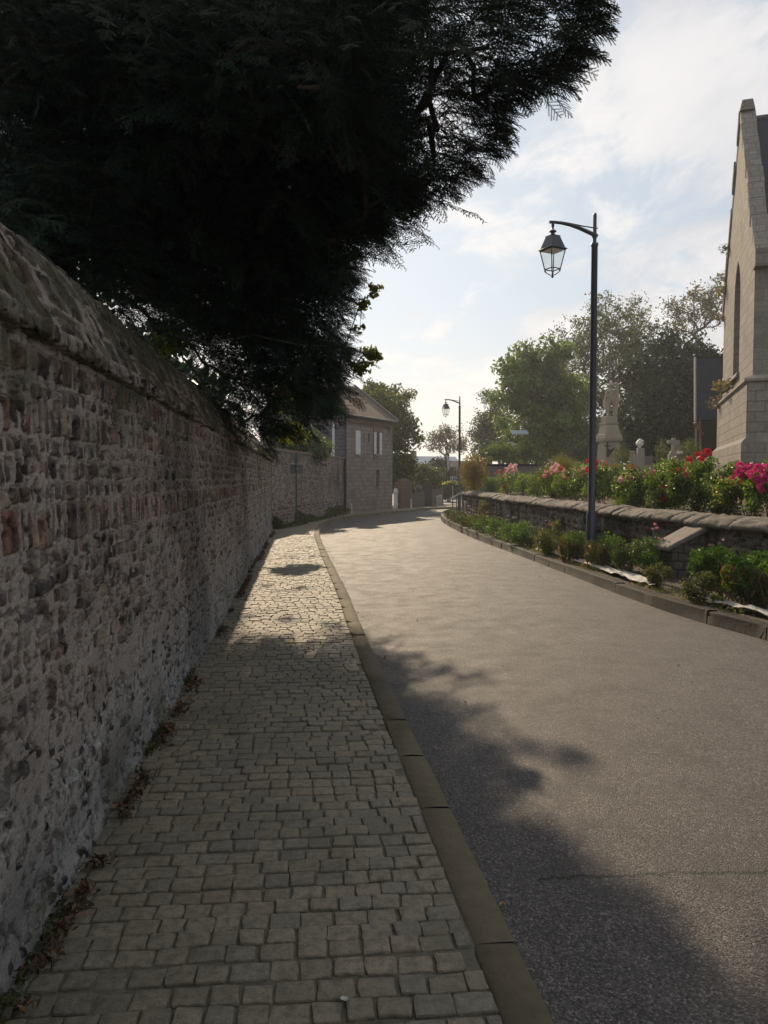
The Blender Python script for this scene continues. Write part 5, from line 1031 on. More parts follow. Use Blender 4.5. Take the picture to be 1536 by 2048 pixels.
# ------------------------------------------------------------------ the church
m_church = m_blocks('church_stone', (0.31, 0.275, 0.235), (0.23, 0.21, 0.185), (0.15, 0.135, 0.12), 0.46, 0.29, 0.016, 0.6, (0.11, 0.10, 0.088), 0.6, 1.0)
m_church_d = m_blocks('church_ashlar', (0.30, 0.265, 0.225), (0.22, 0.20, 0.175), (0.19, 0.17, 0.15), 0.52, 0.33, 0.013, 0.55, (0.10, 0.09, 0.08), 0.55, 0.8)
CN = Vector((10.46, 22.0, 0)); GE = Vector((0.31, 0.951, 0)).normalized(); NE = Vector((GE.y, -GE.x, 0)); GN = -NE; CW = 8.0; z0c, z1c, z2c, zEv, zAp = 1.0, 2.72, 4.42, 8.0, 13.7
church = thing('church', (CN.x, CN.y, 1.6), 'old grey limestone church gable with slate roof and tall lancet window', 'church')
def cq(t, z, o=0.0, s=0.0): return CN + GE * t + GN * o - GE * s * 0 + Vector((0, 0, z))
def ring_wall(mb, o, za, zb):            # gable face and the street-side face of one storey, o = how far it stands proud
    a = CN + GN * o - GE * o; b_ = CN + GE * (CW + o) + GN * o; c = CN + NE * 16 - GE * o; d = CN + GE * (CW + o) + NE * 16; Z = lambda p, z: p + Vector((0, 0, z))
    mb.poly([Z(b_, za), Z(a, za), Z(a, zb), Z(b_, zb)]); mb.poly([Z(a, za), Z(c, za), Z(c, zb), Z(a, zb)]); mb.poly([Z(d, za), Z(b_, za), Z(b_, zb), Z(d, zb)]); mb.poly([Z(a, zb), Z(c, zb), Z(d, zb), Z(b_, zb)])
def slope_ring(mb, o0, o1, za, zb):
    f = lambda o, z: [p + Vector((0, 0, z)) for p in (CN + NE * 16 - GE * o, CN + GN * o - GE * o, CN + GE * (CW + o) + GN * o, CN + GE * (CW + o) + NE * 16)]
    A = f(o0, za); B = f(o1, zb)
    for i in range(3): mb.poly([A[i + 1], A[i], B[i], B[i + 1]])
mb = MB(); ring_wall(mb, 0.30, z0c, z1c - 0.14); slope_ring(mb, 0.30, 0.16, z1c - 0.14, z1c + 0.02); mb.build('plinth', m_church, church)
mb = MB(); ring_wall(mb, 0.16, z1c + 0.02, z2c - 0.1); mb.build('lower_wall', m_church, church)
mb = MB(); slope_ring(mb, 0.17, 0.24, z2c - 0.14, z2c - 0.10); slope_ring(mb, 0.24, 0.24, z2c - 0.10, z2c - 0.03); slope_ring(mb, 0.24, -0.01, z2c - 0.03, z2c + 0.10); mb.build('string_course', m_plain('moulding_stone', (0.25, 0.225, 0.19), 0.9, 0.4, 5, 0.6), church)
# upper gable with its pointed window
mb = MB(); w0, w1, wz0, wz1 = 3.15, 4.75, 5.0, 7.55; wzt = 8.75; Zv = lambda t, z, o=0.0: CN + GE * t + GN * o + Vector((0, 0, z)); mid = (w0 + w1) / 2
arcL = [(w0, wz1), (w0 + 0.10, wz1 + .45), (w0 + 0.36, wz1 + .88), (mid, wzt)]; arcR = [(2 * mid - t, z) for t, z in arcL][::-1]
hg = lambda t: zEv + (zAp - 0.25 - zEv) * (1 - abs(t - CW / 2) / (CW / 2))
F_ = lambda pts: mb.poly([Zv(t, z) for t, z in pts])
F_([(w0, z2c), (0, z2c), (0, wz0), (w0, wz0)]); F_([(w1, z2c), (w0, z2c), (w0, wz0), (w1, wz0)]); F_([(CW, z2c), (w1, z2c), (w1, wz0), (CW, wz0)])
F_([(w0, wz0), (0, wz0), (0, wz1), (w0, wz1)]); F_([(CW, wz0), (w1, wz0), (w1, wz1), (CW, wz1)])
F_([(0, wz1), (0, zEv), (w0, hg(w0)), ] + arcL[::-1][1:][:0] + [(w0, wz1)]) ; F_([(w0, wz1), (w0, hg(w0)), (mid, hg(mid)), (mid, wzt)] + arcL[1:-1][::-1]); F_([(mid, wzt), (mid, hg(mid)), (CW / 2, zAp - .25), (w1, hg(w1)), (w1, wz1)] + arcR[1:-1][::-1]); F_([(w1, wz1), (w1, hg(w1)), (CW, zEv), (CW, wz1)])
op_ = [(w0, wz0)] + arcL + arcR[1:] + [(w1, wz0)]
for i in range(len(op_)): a = op_[i]; b_ = op_[(i + 1) % len(op_)]; mb.poly([Zv(*a), Zv(*b_), Zv(b_[0], b_[1], -0.35), Zv(a[0], a[1], -0.35)])
Cc = CN + NE * 16; V3 = lambda p, z: p + Vector((0, 0, z))
mb.build('gable_wall', m_church, church)
mb = MB(); mb.poly([V3(CN, z2c), V3(Cc, z2c), V3(Cc, zEv - .05), V3(CN, zEv - .05)]); mb.poly([V3(Cc + GE * CW, z2c), V3(CN + GE * CW, z2c), V3(CN + GE * CW, zEv), V3(Cc + GE * CW, zEv)]); mb.build('side_wall', m_church_d, church)
mb = MB(); mb.poly([Zv(t, z, -0.30) for t, z in op_]); wn = mb.build('window', m_plain('leaded_glass', (0.06, 0.065, 0.07), 0.25, 0.2, 12, 0.3), church)
mb = MB(); mb.box(Zv(mid, (wz0 + wz1) / 2 + .2, -0.24), (0.11, 0.13, wz1 - wz0 + .9), ax=GE)
for sgn in (-1, 1): mb.tube([Zv(mid + sgn * 0.7, wz1 - .3, -.24), Zv(mid + sgn * .55, wz1 + .1, -.24), Zv(mid + sgn * .38, wz1 + .32, -.24), Zv(mid + sgn * .2, wz1 + .1, -.24), Zv(mid, wz1 - .3, -.24)], 0.05, 6)
mb.build('tracery', m_plain('tracery_stone', (0.3, 0.27, 0.235), 0.85), wn)
mb = MB(); mb.prism([Zv(w0 - .1, wz0 - .16, .02), Zv(w1 + .1, wz0 - .16, .02), Zv(w1 + .1, wz0, -.05), Zv(w0 - .1, wz0, -.05)], GN * 0.1); mb.build('sill', m_church, wn)
# slate roof and the stone coping on the gable
mb = MB(); RO = 0.38
for (ta, tb) in ((-0.25, CW / 2), (CW + 0.25, CW / 2)):
    zA = zEv - 0.25; A = CN + GE * ta + NE * RO + Vector((0, 0, zA)); B = CN + GE * tb + NE * RO + Vector((0, 0, zAp - .42)); mb.prism([A, A + NE * 15.8, B + NE * 15.8, B] if ta < 1 else [A + NE * 15.8, A, B, B + NE * 15.8], Vector((0, 0, -0.12)))
rf = mb.build('roof', m_slate, church)
mb = MB(); B = CN + GE * CW / 2 + NE * RO + Vector((0, 0, zAp - .40)); mb.tube([B, B + NE * 15.8], 0.09, 8); mb.build('ridge', m_plain('ridge_tiles', (0.09, 0.09, 0.1), 0.7), rf)
mb = MB(); A = CN - GE * 0.26 + Vector((0, 0, zEv - .28)); mb.tube([A + NE * .3, A + NE * 15], 0.07, 8); mb.build('gutter', m_plain('lead_gutter', (0.05, 0.05, 0.06), 0.6), rf)
mb = MB(); n = 9; g = np.random.default_rng(4)
for sd_ in (0, 1):
    for k in range(n):
        f0 = k / n; f1 = (k + 1) / n - 0.004; T = lambda f: (CW / 2 + 0.25) * f - .25 if sd_ == 0 else CW + .25 - (CW / 2 + 0.25) * f; Zf = lambda f: zEv - .05 + (zAp + .0 - zEv) * f; j = g.normal() * 0.015
        P = [Zv(T(f0), Zf(f0) - .38, .05 + j), Zv(T(f1), Zf(f1) - .38, .05 + j), Zv(T(f1), Zf(f1), .05 + j), Zv(T(f0), Zf(f0), .05 + j)]; mb.prism(P if sd_ == 0 else P[::-1], NE * 0.46)
mb.box(Zv(CW / 2, zAp + .02, -.18), (0.42, 0.46, 0.36), ax=GE, taper=0.7); mb.box(Zv(-.10, zEv - .28, -.19), (0.5, 0.46, 0.5), ax=GE)
mb.build('gable_coping', m_church, church, bevel=0.02)
# plants rooted in its joints
def tuft(name, label, c, r, n, size, col, alt, altp, seed, cat='plant', mat=None, stems=0, group=None, crown='foliage', aspect=0.35, up=0.4, nrm=None):
    g = np.random.default_rng(seed); t = thing(name, tuple(c), label, cat, group); C = np.array(c) + rand_dirs(n, g) * (g.random((n, 1)) ** 0.5) * np.array(r)
    V, F = leaves_np(C, size * g.uniform(.6, 1.3, n), aspect, g, up); mesh_np(crown, V, F, mat or m_leaf_g, t, tint_np(n, 6, col, 0.35, g, alt, altp))
    if stems:
        o = np.array(c) - np.array([0, 0, r[2] * 0.8]) if nrm is None else np.array(c) + np.array(nrm); e = np.array(c) + rand_dirs(stems, g) * np.array(r) * 1.25; V, F = tubes_np(np.repeat(o[None], stems, 0), e, np.full(stems, 0.008), np.full(stems, 0.004), 3); mesh_np('stems', V, F, m_twig, t)
    return t
wp = lambda t, z, o: tuple(Zv(t, z, o)); gi = tuple(NE * 0.22)
tuft('wall_plant', 'wiry green plant sprouting high up from the edge of the church gable', wp(6.6, 9.9, .14), (.22, .25, .2), 60, .13, (0.08, 0.10, 0.03), (0.15, 0.12, 0.05), .3, 201, stems=14, nrm=gi, group='plants growing on the church')
tuft('wall_plant', 'bushy yellowing plant on the edge of the church gable beside the window head', wp(7.5, 8.6, .16), (.36, .36, .36), 120, .15, (0.10, 0.11, 0.03), (0.2, 0.14, 0.05), .4, 202, stems=20, nrm=gi, group='plants growing on the church')
tuft('wall_plant', 'reddish dry plant clinging to the gable edge below the yellowing one', wp(7.9, 7.6, .14), (.2, .24, .26), 60, .13, (0.14, 0.08, 0.05), (0.1, 0.1, 0.03), .3, 203, stems=12, nrm=gi, group='plants growing on the church')
tuft('wall_plant', 'straggling brown and green plant on the string course below the lancet window', wp(4.6, 4.72, .2), (.5, .7, .3), 170, .16, (0.10, 0.10, 0.035), (0.17, 0.11, 0.055), .5, 204, stems=26, nrm=tuple(Vector((0, 0, -.2))), group='plants growing on the church')
tuft('wall_plant', 'drooping reddish brown plant at the outer end of the church string course', wp(7.4, 4.4, .28), (.35, .45, .28), 130, .15, (0.15, 0.095, 0.05), (0.08, 0.09, 0.03), .3, 205, stems=20, nrm=tuple(Vector((0, 0, .1))), group='plants growing on the church')

# ------------------------------------------------------------------ dark roofed porch building behind the church
c = at(1392, 720, 33.5); e0 = at(1392, 840, 31.6); t = thing('porch_building', (c.x, 33, 1.6), 'low timber porch under a steep dark slate roof half hidden behind the church', 'building')
u_ = Vector((c.y - e0.y, -(c.x - e0.x), 0)).normalized(); x0, x1 = e0.x, e0.x + 3.4; rv = Vector((c.x - e0.x, c.y - e0.y, 0)); up_ = lambda p, z: Vector((p.x, p.y, z)); E0 = Vector((e0.x, e0.y, 0)); mb = MB()
mb.prism([up_(E0, e0.z), up_(E0 + u_ * 3.8, e0.z), up_(E0 + rv + u_ * 3.8, c.z), up_(E0 + rv, c.z)], (0, 0.08, 0.12)); mb.prism([up_(E0 + rv * 1.04 + u_ * 3.8, c.z), up_(E0 + rv * 1.04, c.z), up_(E0 + rv * 2, e0.z), up_(E0 + rv * 2 + u_ * 3.8, e0.z)], (0, -.08, .12)); r = mb.build('roof', m_slate, t)
mb = MB(); mb.tube([(x0 - .04, e0.y - .02, e0.z - .05), (c.x - .04, c.y, c.z + .1)], 0.05, 6); mb.build('bargeboard', m_plain('pale_bargeboard', (0.3, 0.27, 0.23), 0.6), r)
m_oak = m_plain('red_oak', (0.19, 0.10, 0.055), 0.6, 0.3, 6, 0.4)
for dx, dy in ((0.32, 0.15), (0.46, 0.5)): mb = MB(); mb.tube([(x0 + dx, e0.y + dy, 1.2), (x0 + dx - .04, e0.y + dy, 2.6), (x0 + dx - .1, e0.y + dy, e0.z)], 0.045, 8); mb.build('post', m_oak, t)
mb = MB(); mb.tube([(x0 - .02, e0.y + .1, e0.z - .1), (x0 + .32, e0.y + .1, e0.z - .6)], 0.06, 8); mb.build('bracket', m_oak, t)
mb = MB(); mb.box((x0 + 2.1, c.y - .3, 2.4), (2.9, 0.2, 3.2)); mb.build('back_wall', m_plain('dark_timber', (0.045, 0.032, 0.028), 0.85), t); mb = MB(); mb.box((x0 + 1.2, e0.y + .3, 1.7), (1.3, 0.25, 1.3)); mb.build('dwarf_wall', m_church_d, t)

# ------------------------------------------------------------------ war memorial
m_ms = m_plain('memorial_stone', (0.31, 0.265, 0.205), 0.85, 0.22, 3, 0.5); MX = at(1217.5, 900, 38); k = 38 / 1540
mem = thing('war_memorial', (MX.x, 38, 1.4), 'pale stone war memorial with a soldier statue on a tapering pedestal', 'memorial'); zz = lambda py: float(at(1217, py, 38).z); mb = MB()
def blk(w0, w1, ya, yb): 
    za, zb_ = zz(yb), zz(ya); mb.box((MX.x, 38, (za + zb_) / 2), (w0 * k * .86, w0 * k * .86, zb_ - za), ax=(0.97, 0.24, 0), taper=w1 / w0)
blk(56, 56, 940, 975); blk(50, 48, 925, 940); blk(41, 36, 884, 925); blk(44, 46, 879, 884); blk(46, 42, 869, 879); blk(38, 30, 850, 869); blk(31, 33, 846, 850); blk(28, 27, 833, 846); mb.build('pedestal', m_ms, mem, bevel=0.025)
mb = MB(); o = Vector((MX.x - .2, 38 - .46, 0)); mb.box((o.x, o.y, zz(903)), (.07, .04, .85)); mb.box((o.x, o.y - .002, zz(893)), (.3, .035, .06)); mb.box((o.x + .03, o.y - .05, zz(905)), (.16, .1, .34), taper=.6)
mb.tube([(o.x, o.y - .04, zz(915)), (o.x + .16, o.y - .04, zz(902)), (o.x + .36, o.y - .03, zz(896))], [.03, .09, .02], 6); mb.build('bronze_palm', m_plain('bronze', (0.045, 0.035, 0.032), 0.5, 0.3, 9, 0.4, 0.6), mem)
def skin_figure(name, nodes, edges, parent, mat, org, sc):
    me = bpy.data.meshes.new(name); me.from_pydata([tuple(Vector(n[0]) * sc + Vector(org)) for n in nodes], edges, []); ob = link(name, me, parent); ob.location = -Vector(parent_origin(parent)); me.materials.append(mat)
    md = ob.modifiers.new('body', 'SKIN'); md.use_smooth_shade = True
    for i, n in enumerate(nodes): rr = n[1] if hasattr(n[1], '__len__') else (n[1], n[1]); me.skin_vertices[0].data[i].radius = (rr[0] * sc, rr[1] * sc)
    me.skin_vertices[0].data[0].use_root = True; s = ob.modifiers.new('smooth', 'SUBSURF'); s.levels = 2; s.render_levels = 2; return ob
zf = zz(833); sc = (zz(768) - zf) / 1.80
nodes = [((0, 0, .95), (.17, .13)), ((0, 0, 1.15), (.155, .12)), ((0, -.01, 1.38), (.2, .13)), ((0, 0, 1.52), (.07, .07)), ((0, -.02, 1.62), (.095, .105)), ((0, -.01, 1.74), (.115, .13)),
         ((-.12, 0, .88), (.11, .11)), ((-.17, -.06, .48), .085), ((-.18, 0, .1), .07), ((-.2, -.16, .04), .05), ((.12, 0, .88), (.11, .11)), ((.17, .04, .48), .085), ((.2, .1, .1), .07), ((.22, -.06, .04), .05),
         ((-.24, 0, 1.40), .075), ((-.33, -.06, 1.12), .06), ((-.16, -.2, 1.08), .05), ((.24, 0, 1.42), .075), ((.36, -.05, 1.6), .062), ((.3, -.08, 1.86), .05)]
edges = [(0, 1), (1, 2), (2, 3), (3, 4), (4, 5), (0, 6), (6, 7), (7, 8), (8, 9), (0, 10), (10, 11), (11, 12), (12, 13), (2, 14), (14, 15), (15, 16), (2, 17), (17, 18), (18, 19)]
st = skin_figure('statue', nodes, edges, mem, m_ms, (MX.x + .08, 38, zf), sc)
mb = MB(); hc = Vector((MX.x + .08, 37.98, zf + 1.74 * sc)); mb.lathe([(.17 * sc, -.03), (.165 * sc, 0), (.13 * sc, .05), (.115 * sc, .1), (.07 * sc, .14), (.02, .155)], hc, 14); mb.build('helmet', m_ms, st); 
mb = MB(); S_ = lambda x, y, z: (MX.x + .08 + x * sc, 38 + y * sc, zf + z * sc); mb.tube([S_(.3, -.08, 1.9), S_(.3, -.05, .9), S_(.24, .0, .05)], [.05, .12, .10], 10); mb.tube([S_(-.1, .1, 1.4), S_(-.2, .12, .9), S_(-.16, .12, .42)], [.1, .17, .15], 10); mb.build('drapery', m_ms, st, noise=0.02)
c = at(1216.5, 930, 41); t = thing('flagpole', (c.x, 41, 1.5), 'thin bare flagpole rising behind the soldier statue', 'flagpole'); mb = MB(); zt = float(at(1216, 672, 41).z); mb.tube([(c.x, 41, 1.2), (c.x, 41, zt)], [.06, .04], 8); mb.build('mast', m_plain('mast_grey', (0.10, 0.09, 0.09), 0.5), t); mb = MB(); mb.lathe([(.02, 0), (.07, .05), (.02, .11)], (c.x, 41, zt), 8); mb.build('knob', m_zinc, t)

# ------------------------------------------------------------------ graves
m_gs = m_plain('grave_stone', (0.30, 0.265, 0.225), 0.85, 0.3, 4, 0.5); m_gl = m_plain('pale_grave_stone', (0.33, 0.30, 0.265), 0.8, 0.25, 4, 0.4); m_gd = m_plain('dark_granite', (0.14, 0.135, 0.135), 0.5, 0.25, 8, 0.2); GY = 27.5; k = GY / 1540
gx_ = lambda px: (px - 768) * k; gzz = lambda py: float(at(1300, py, GY).z)
def pillar(px0, px1, py0, py1, mat, name='pillar', dy=0.0, taper=0.94, par=None):
    mb = MB(); za, zb_ = gzz(py1), gzz(py0); mb.box(((gx_(px0) + gx_(px1)) / 2, GY + dy, (za + zb_) / 2), ((px1 - px0) * k, (px1 - px0) * k * .7, zb_ - za), taper=taper); return mb.build(name, mat, par, bevel=0.012)
G = 'gravestones in the churchyard'
t = thing('gravestone', (gx_(1267), GY, 1.5), 'narrow grey stone pillar grave beside the one topped with a white urn', 'gravestone', G); pillar(1262, 1271.5, 905, 965, m_gs, 'shaft', .2, par=t); pillar(1261, 1272.5, 902, 905, m_gs, 'cap', .2, .8, par=t)
t = thing('gravestone', (gx_(1280), GY, 1.5), 'tall pale grey stone pillar grave carrying a white urn', 'gravestone', G); pillar(1272.5, 1287, 896, 965, m_gl, 'shaft', par=t); mb = MB(); cz = gzz(896); mb.lathe([(.05, 0), (.03, .03), (.11, .09), (.15, .17), (.13, .19), (.05, .2)], (gx_(1278), GY, cz), 12); mb.tube([(gx_(1272), GY, cz + .2), (gx_(1278), GY, cz + .28), (gx_(1286), GY, cz + .25)], [.03, .06, .02], 6); mb.build('urn', m_white, t)
t = thing('gravestone', (gx_(1306), GY + 1, 1.5), 'long low box tomb of dull grey stone with a dished top, left of the crosses', 'gravestone', G); mb = MB(); pr = [(gx_(1288 + 36 * f), GY + 1, gzz(906 + 4 * f + 4 * sin(pi * f) * .5)) for f in np.linspace(0, 1, 9)]; mb.prism([(gx_(1288), GY + 1, gzz(965)), (gx_(1324), GY + 1, gzz(965))] + pr[::-1], (0, .35, 0)); mb.build('headstone', m_gd, t); pillar(1286, 1326, 930, 965, m_gs, 'plinth', .4, .98, par=t)
t = thing('gravestone', (gx_(1328), GY, 1.5), 'small white marble grave slab low between the box tomb and the cross', 'gravestone', G); pillar(1321.5, 1334.5, 927, 960, m_white, 'slab', -.2, .96, par=t)
def cross(mb, cx, py0, py1, w, arm, arm_y, y):
    za, zb_ = gzz(py1), gzz(py0); mb.box((cx, y, (za + zb_) / 2), (w, w * .8, zb_ - za)); mb.box((cx, y - .003, gzz(arm_y)), (arm, w * .76, w))
t = thing('gravestone', (gx_(1345), GY, 1.5), 'tall pale stone cross on a square pillar grave between the box tomb and the church', 'gravestone', G); pillar(1335, 1350, 908, 965, m_gs, 'pillar', par=t); pillar(1338, 1350, 902, 908, m_gl, 'step', 0, .85, par=t); mb = MB(); cross(mb, gx_(1345.5), 876, 902, .13, .42, 884, GY); mb.build('cross', m_gl, t, bevel=0.015)
t = thing('gravestone', (gx_(1359), GY, 1.5), 'reddish grey pillar grave with a small stone cross and white plaque, nearest the porch', 'gravestone', G); pillar(1352, 1366, 908, 965, m_plain('red_grave', (0.24, 0.19, 0.165), 0.85), 'pillar', .1, par=t); mb = MB(); cross(mb, gx_(1358), 886, 908, .11, .3, 893, GY + .12); mb.build('cross', m_gs, t, bevel=0.012); pillar(1352, 1361, 902.5, 907.5, m_white, 'plaque', -.12, 1, par=t)
t = thing('low_wall', (5.9, 33, 1.2), 'low dark slate covered wall behind the pink roses', 'wall'); mb = MB(); a0 = at(974, 930, 33); a1 = at(1082, 930, 31); d = a1 - a0; mid_ = (a0 + a1) / 2; mb.box((mid_.x, mid_.y, 1.55), (d.length, .3, 1.1), ax=d); mb.build('wall_body', m_gd, t); mb = MB(); mb.box((mid_.x, mid_.y, 2.12), (d.length + .1, .42, .08), ax=d); mb.build('coping', m_slate, t)
t['kind'] = 'thing'
# solar lamp in the graveyard
c = at(1035, 930, 45); t = thing('solar_lamp', (c.x, 45, 1.3), 'thin solar lamp post with a flat panel on top among the graveyard trees', 'lamp'); k2 = 45 / 1540; zt = float(at(1035, 868, 45).z); mb = MB(); mb.tube([(c.x, 45, .8), (c.x, 45, zt)], .05, 8); mb.build('post', m_plain('solar_green', (0.03, 0.05, 0.045), 0.5), t)
mb = MB(); mb.box((c.x + 4 * k2, 45, zt + .09), (32 * k2, .7, .05), up=(0, -.4, 1)); mb.build('panel', m_plain('panel_face', (0.30, 0.33, 0.37), 0.3), t); mb = MB(); mb.tube([(c.x, 45, zt - .62), (c.x - 12 * k2, 45, zt - .50), (c.x - 22 * k2, 45, zt - .55)], .035, 6); mb.build('arm', m_plain('lamp_head', (0.5, 0.52, 0.53), 0.4), t)

# ------------------------------------------------------------------ roses along the retaining wall
m_rleaf = m_leaf('rose_leaves', 0.5, 0.42, 0.5)
def m_petal(name, c):
    b = NB(name); d = b.n('BsdfPrincipled'); v = b.coord(); col = b.mix(b.noise(v, 25, 3), tuple(x * 0.7 for x in c), tuple(min(1, x * 1.2) for x in c)); b.l(col, d.inputs['Base Color']); d.inputs['Roughness'].default_value = 0.55
    t = b.n('BsdfTranslucent'); b.l(col, t.inputs[0]); m = b.n('MixShader'); m.inputs[0].default_value = 0.35; b.l(d.outputs[0], m.inputs[1]); b.l(t.outputs[0], m.inputs[2]); b.l(m.outputs[0], b.out.inputs[0]); return b.m
PET = dict(magenta=m_petal('magenta_petals', (0.62, 0.035, 0.20)), red=m_petal('red_petals', (0.52, 0.02, 0.03)), pink=m_petal('pink_petals', (0.75, 0.27, 0.33)), pale=m_petal('pale_pink_petals', (0.80, 0.46, 0.48)), yellow=m_petal('yellow_petals', (0.8, 0.6, 0.22)), coral=m_petal('coral_petals', (0.55, 0.12, 0.08)))
def bloom_mesh(name, mat, seed, r=0.05):
    """a full rose: rings of cupped petals"""
    g = np.random.default_rng(seed); V = []; F = []; vb = 0
    for ring, (n, tilt, rr, zc) in enumerate(((3, 1.25, .45, .02), (5, 1.0, .7, .01), (6, .7, .95, 0), (7, .35, 1.1, -.008))):
        for k in range(n):
            a = 2 * pi * k / n + ring * .5 + g.normal() * .1; w = 0.75 / n * pi * 1.35; pts = []
            for u in (0.0, .5, 1.0):
                for s_ in (-1, 0, 1):
                    ww = w * (0.35 + .65 * u) * s_; rad = r * rr * (.15 + .85 * u * cos(tilt * (.6 + .4 * u))); z = zc + r * 1.05 * u * sin(tilt) * (1 - .15 * abs(s_)) + (.006 if u == 1 and s_ == 0 else 0)
                    pts.append((rad * cos(a + ww), rad * sin(a + ww), z))
            V += pts
            for i in range(2):
                for j in range(2): F.append((vb + i * 3 + j, vb + i * 3 + j + 1, vb + (i + 1) * 3 + j + 1, vb + (i + 1) * 3 + j))
            vb += 9
    me = bpy.data.meshes.new(name); me.from_pydata(V, [], F); me.polygons.foreach_set('use_smooth', np.ones(len(F), bool)); me.materials.append(mat); return me
BLM = {k: [bloom_mesh('rose_bloom', m, 5 + i) for i in range(2)] for k, m in PET.items()}
def on_wall_px(px, off):
    u = (px - 768) / 1540; ys = np.linspace(6, 34, 600); return float(ys[np.argmin(np.abs((rw_x(ys) + off) / ys - u))])
def rose(px, off, h, r, n, blooms, label, seed, col_=None, col=(0.062, 0.105, 0.028), alt=(0.11, 0.135, 0.034)):
    r *= 1.15; h *= .84; n = int(n * 1.25); col = tuple(1.15 * c for c in col); alt = tuple(1.2 * c for c in alt); g = np.random.default_rng(seed); Y = on_wall_px(px, off); X = (px - 768) / 1540 * Y; z0 = float(zter(X, Y)) - 0.03
    t = thing('rose_bush', (X, Y, z0), label, 'rose bush', 'rose bushes along the retaining wall'); ns = 9; tips = []
    P0 = []; P1 = []
    for k in range(ns):
        a = g.uniform(0, 2 * pi); q = np.array([X, Y, z0]) + np.array([cos(a), sin(a), 0]) * .05; lean = r * g.uniform(.2, .8); e = np.array([X + cos(a) * lean, Y + sin(a) * lean, z0 + h * g.uniform(.65, 1.0)]); m_ = (q + e) / 2 + g.normal(size=3) * .05; P0 += [q, m_]; P1 += [m_, e]; tips.append(e)
    V, F = tubes_np(P0, P1, np.full(len(P0), .008), np.full(len(P0), .005), 4); mesh_np('stems', V, F, m_twig, t)
    nc = 22; cl = np.array([X, Y, z0 + h * .52]) + rand_dirs(nc, g) * (g.random((nc, 1)) ** .4) * np.array([r * .8, r * .7, h * .42]); cl = np.concatenate([cl, np.array(tips)]); k = g.integers(len(cl), size=n)
    n = int(n * 1.35); k = g.integers(len(cl), size=n); C = cl[k] + rand_dirs(n, g) * (g.random((n, 1)) ** .6) * .17; C[:, 2] = np.maximum(C[:, 2], z0 + .06); V, F = leaves_np(C, .052 * g.uniform(.7, 1.3, n), .62, g, .5); per = hash2(k, k * 0 + seed, 4)
    mesh_np('foliage', V, F, m_rleaf, t, tint_np(n, 6, col, .4, g, alt, .35) * np.repeat(.65 + .7 * per, 6)[:, None])
    for i, bl in enumerate(blooms):
        bx, by, kind, cnt, rad = bl; cnt = cnt + (cnt > 1) * 1; c = at(bx, by, Y - .30); rad *= 1.12 if px < 1440 else .92
        for q in range(cnt):
            o = link('rose_bloom', BLM[kind][q % 2], t); d = g.normal(size=3) * np.array([.05, .06, .035]) * (1 if cnt > 1 else 0) * (rad / .05); o.location = tuple(np.array(c) + d - np.array([X, Y, z0])); o.rotation_euler = (g.normal() * .6 + .5, g.normal() * .5, g.uniform(0, 6)); o.scale = (rad / .05 * g.uniform(.8, 1.1),) * 3
    return t
rose(941, .7, .95, .42, 800, [(952, 958, 'pink', 2, .07), (948, 968, 'coral', 2, .06)], 'yellowish rose bush with two pink blooms at the far end of the retaining wall', 301)
rose(966, .75, 1.0, .46, 900, [(962, 945, 'pink', 2, .06), (985, 953, 'magenta', 3, .10)], 'rose bush with one deep magenta bloom near the orange shrub', 302)
rose(992, .7, .95, .5, 950, [(1000, 944, 'coral', 3, .07), (1010, 952, 'pink', 2, .07)], 'rose bush with small coral and pink blooms left of the pale pink cluster', 303)
rose(1020, .75, 1.05, .5, 1000, [(1026, 942, 'pale', 6, .09), (1012, 975, 'coral', 3, .05), (1011, 985, 'coral', 2, .05)], 'rose bush crowned by a big pale pink cluster of blooms', 304)
rose(1047, .8, 1.0, .5, 1100, [(1045, 962, 'yellow', 1, .06)], 'dark leaved rose bush without pink blooms, beside the pale pink cluster', 305)
rose(1076, .75, 1.0, .5, 1200, [(1082, 952, 'coral', 2, .06), (1097, 948, 'pink', 3, .07)], 'rose bush in front of the ornamental grass with coral and pink blooms', 306)
rose(1108, .8, 1.05, .52, 1400, [(1108, 940, 'pale', 4, .085), (1116, 956, 'pink', 4, .085), (1127, 943, 'coral', 4, .07), (1093, 948, 'pink', 2, .06)], 'rose bush with a wide cluster of pale and deep pink blooms by the grass mound', 307, alt=(0.10, 0.11, 0.03))
rose(1145, .75, 1.05, .5, 1400, [(1145, 944, 'pale', 3, .075), (1132, 957, 'yellow', 2, .05), (1158, 940, 'yellow', 1, .05)], 'rose bush with pale pink and a few yellow blooms just left of the street lamp', 308)
rose(1172, .8, 1.1, .5, 1500, [(1168, 948, 'pink', 4, .08), (1172, 974, 'pale', 1, .06)], 'rose bush with rosy pink blooms directly behind the street lamp pole', 309)
rose(1203, .85, 1.15, .5, 1700, [(1193, 931, 'red', 5, .08), (1214, 934, 'red', 3, .05), (1226, 933, 'coral', 2, .05)], 'rose bush with bright red blooms just right of the street lamp pole', 310)
rose(1242, .9, 1.05, .5, 1700, [(1259, 933, 'red', 2, .055), (1252, 955, 'yellow', 2, .06)], 'leafy rose bush with one red bloom in front of the white urn grave', 311)
rose(1262, .7, .85, .42, 1500, [(1262, 962, 'pale', 3, .075), (1273, 959, 'pink', 3, .075)], 'low rose bush with a pair of pink flower clusters below the box tomb', 312)
rose(1298, .85, 1.0, .5, 1900, [(1302, 949, 'pink', 3, .065), (1290, 958, 'pale', 1, .05)], 'rose bush with a faded pink bloom below the small white grave slab', 313)
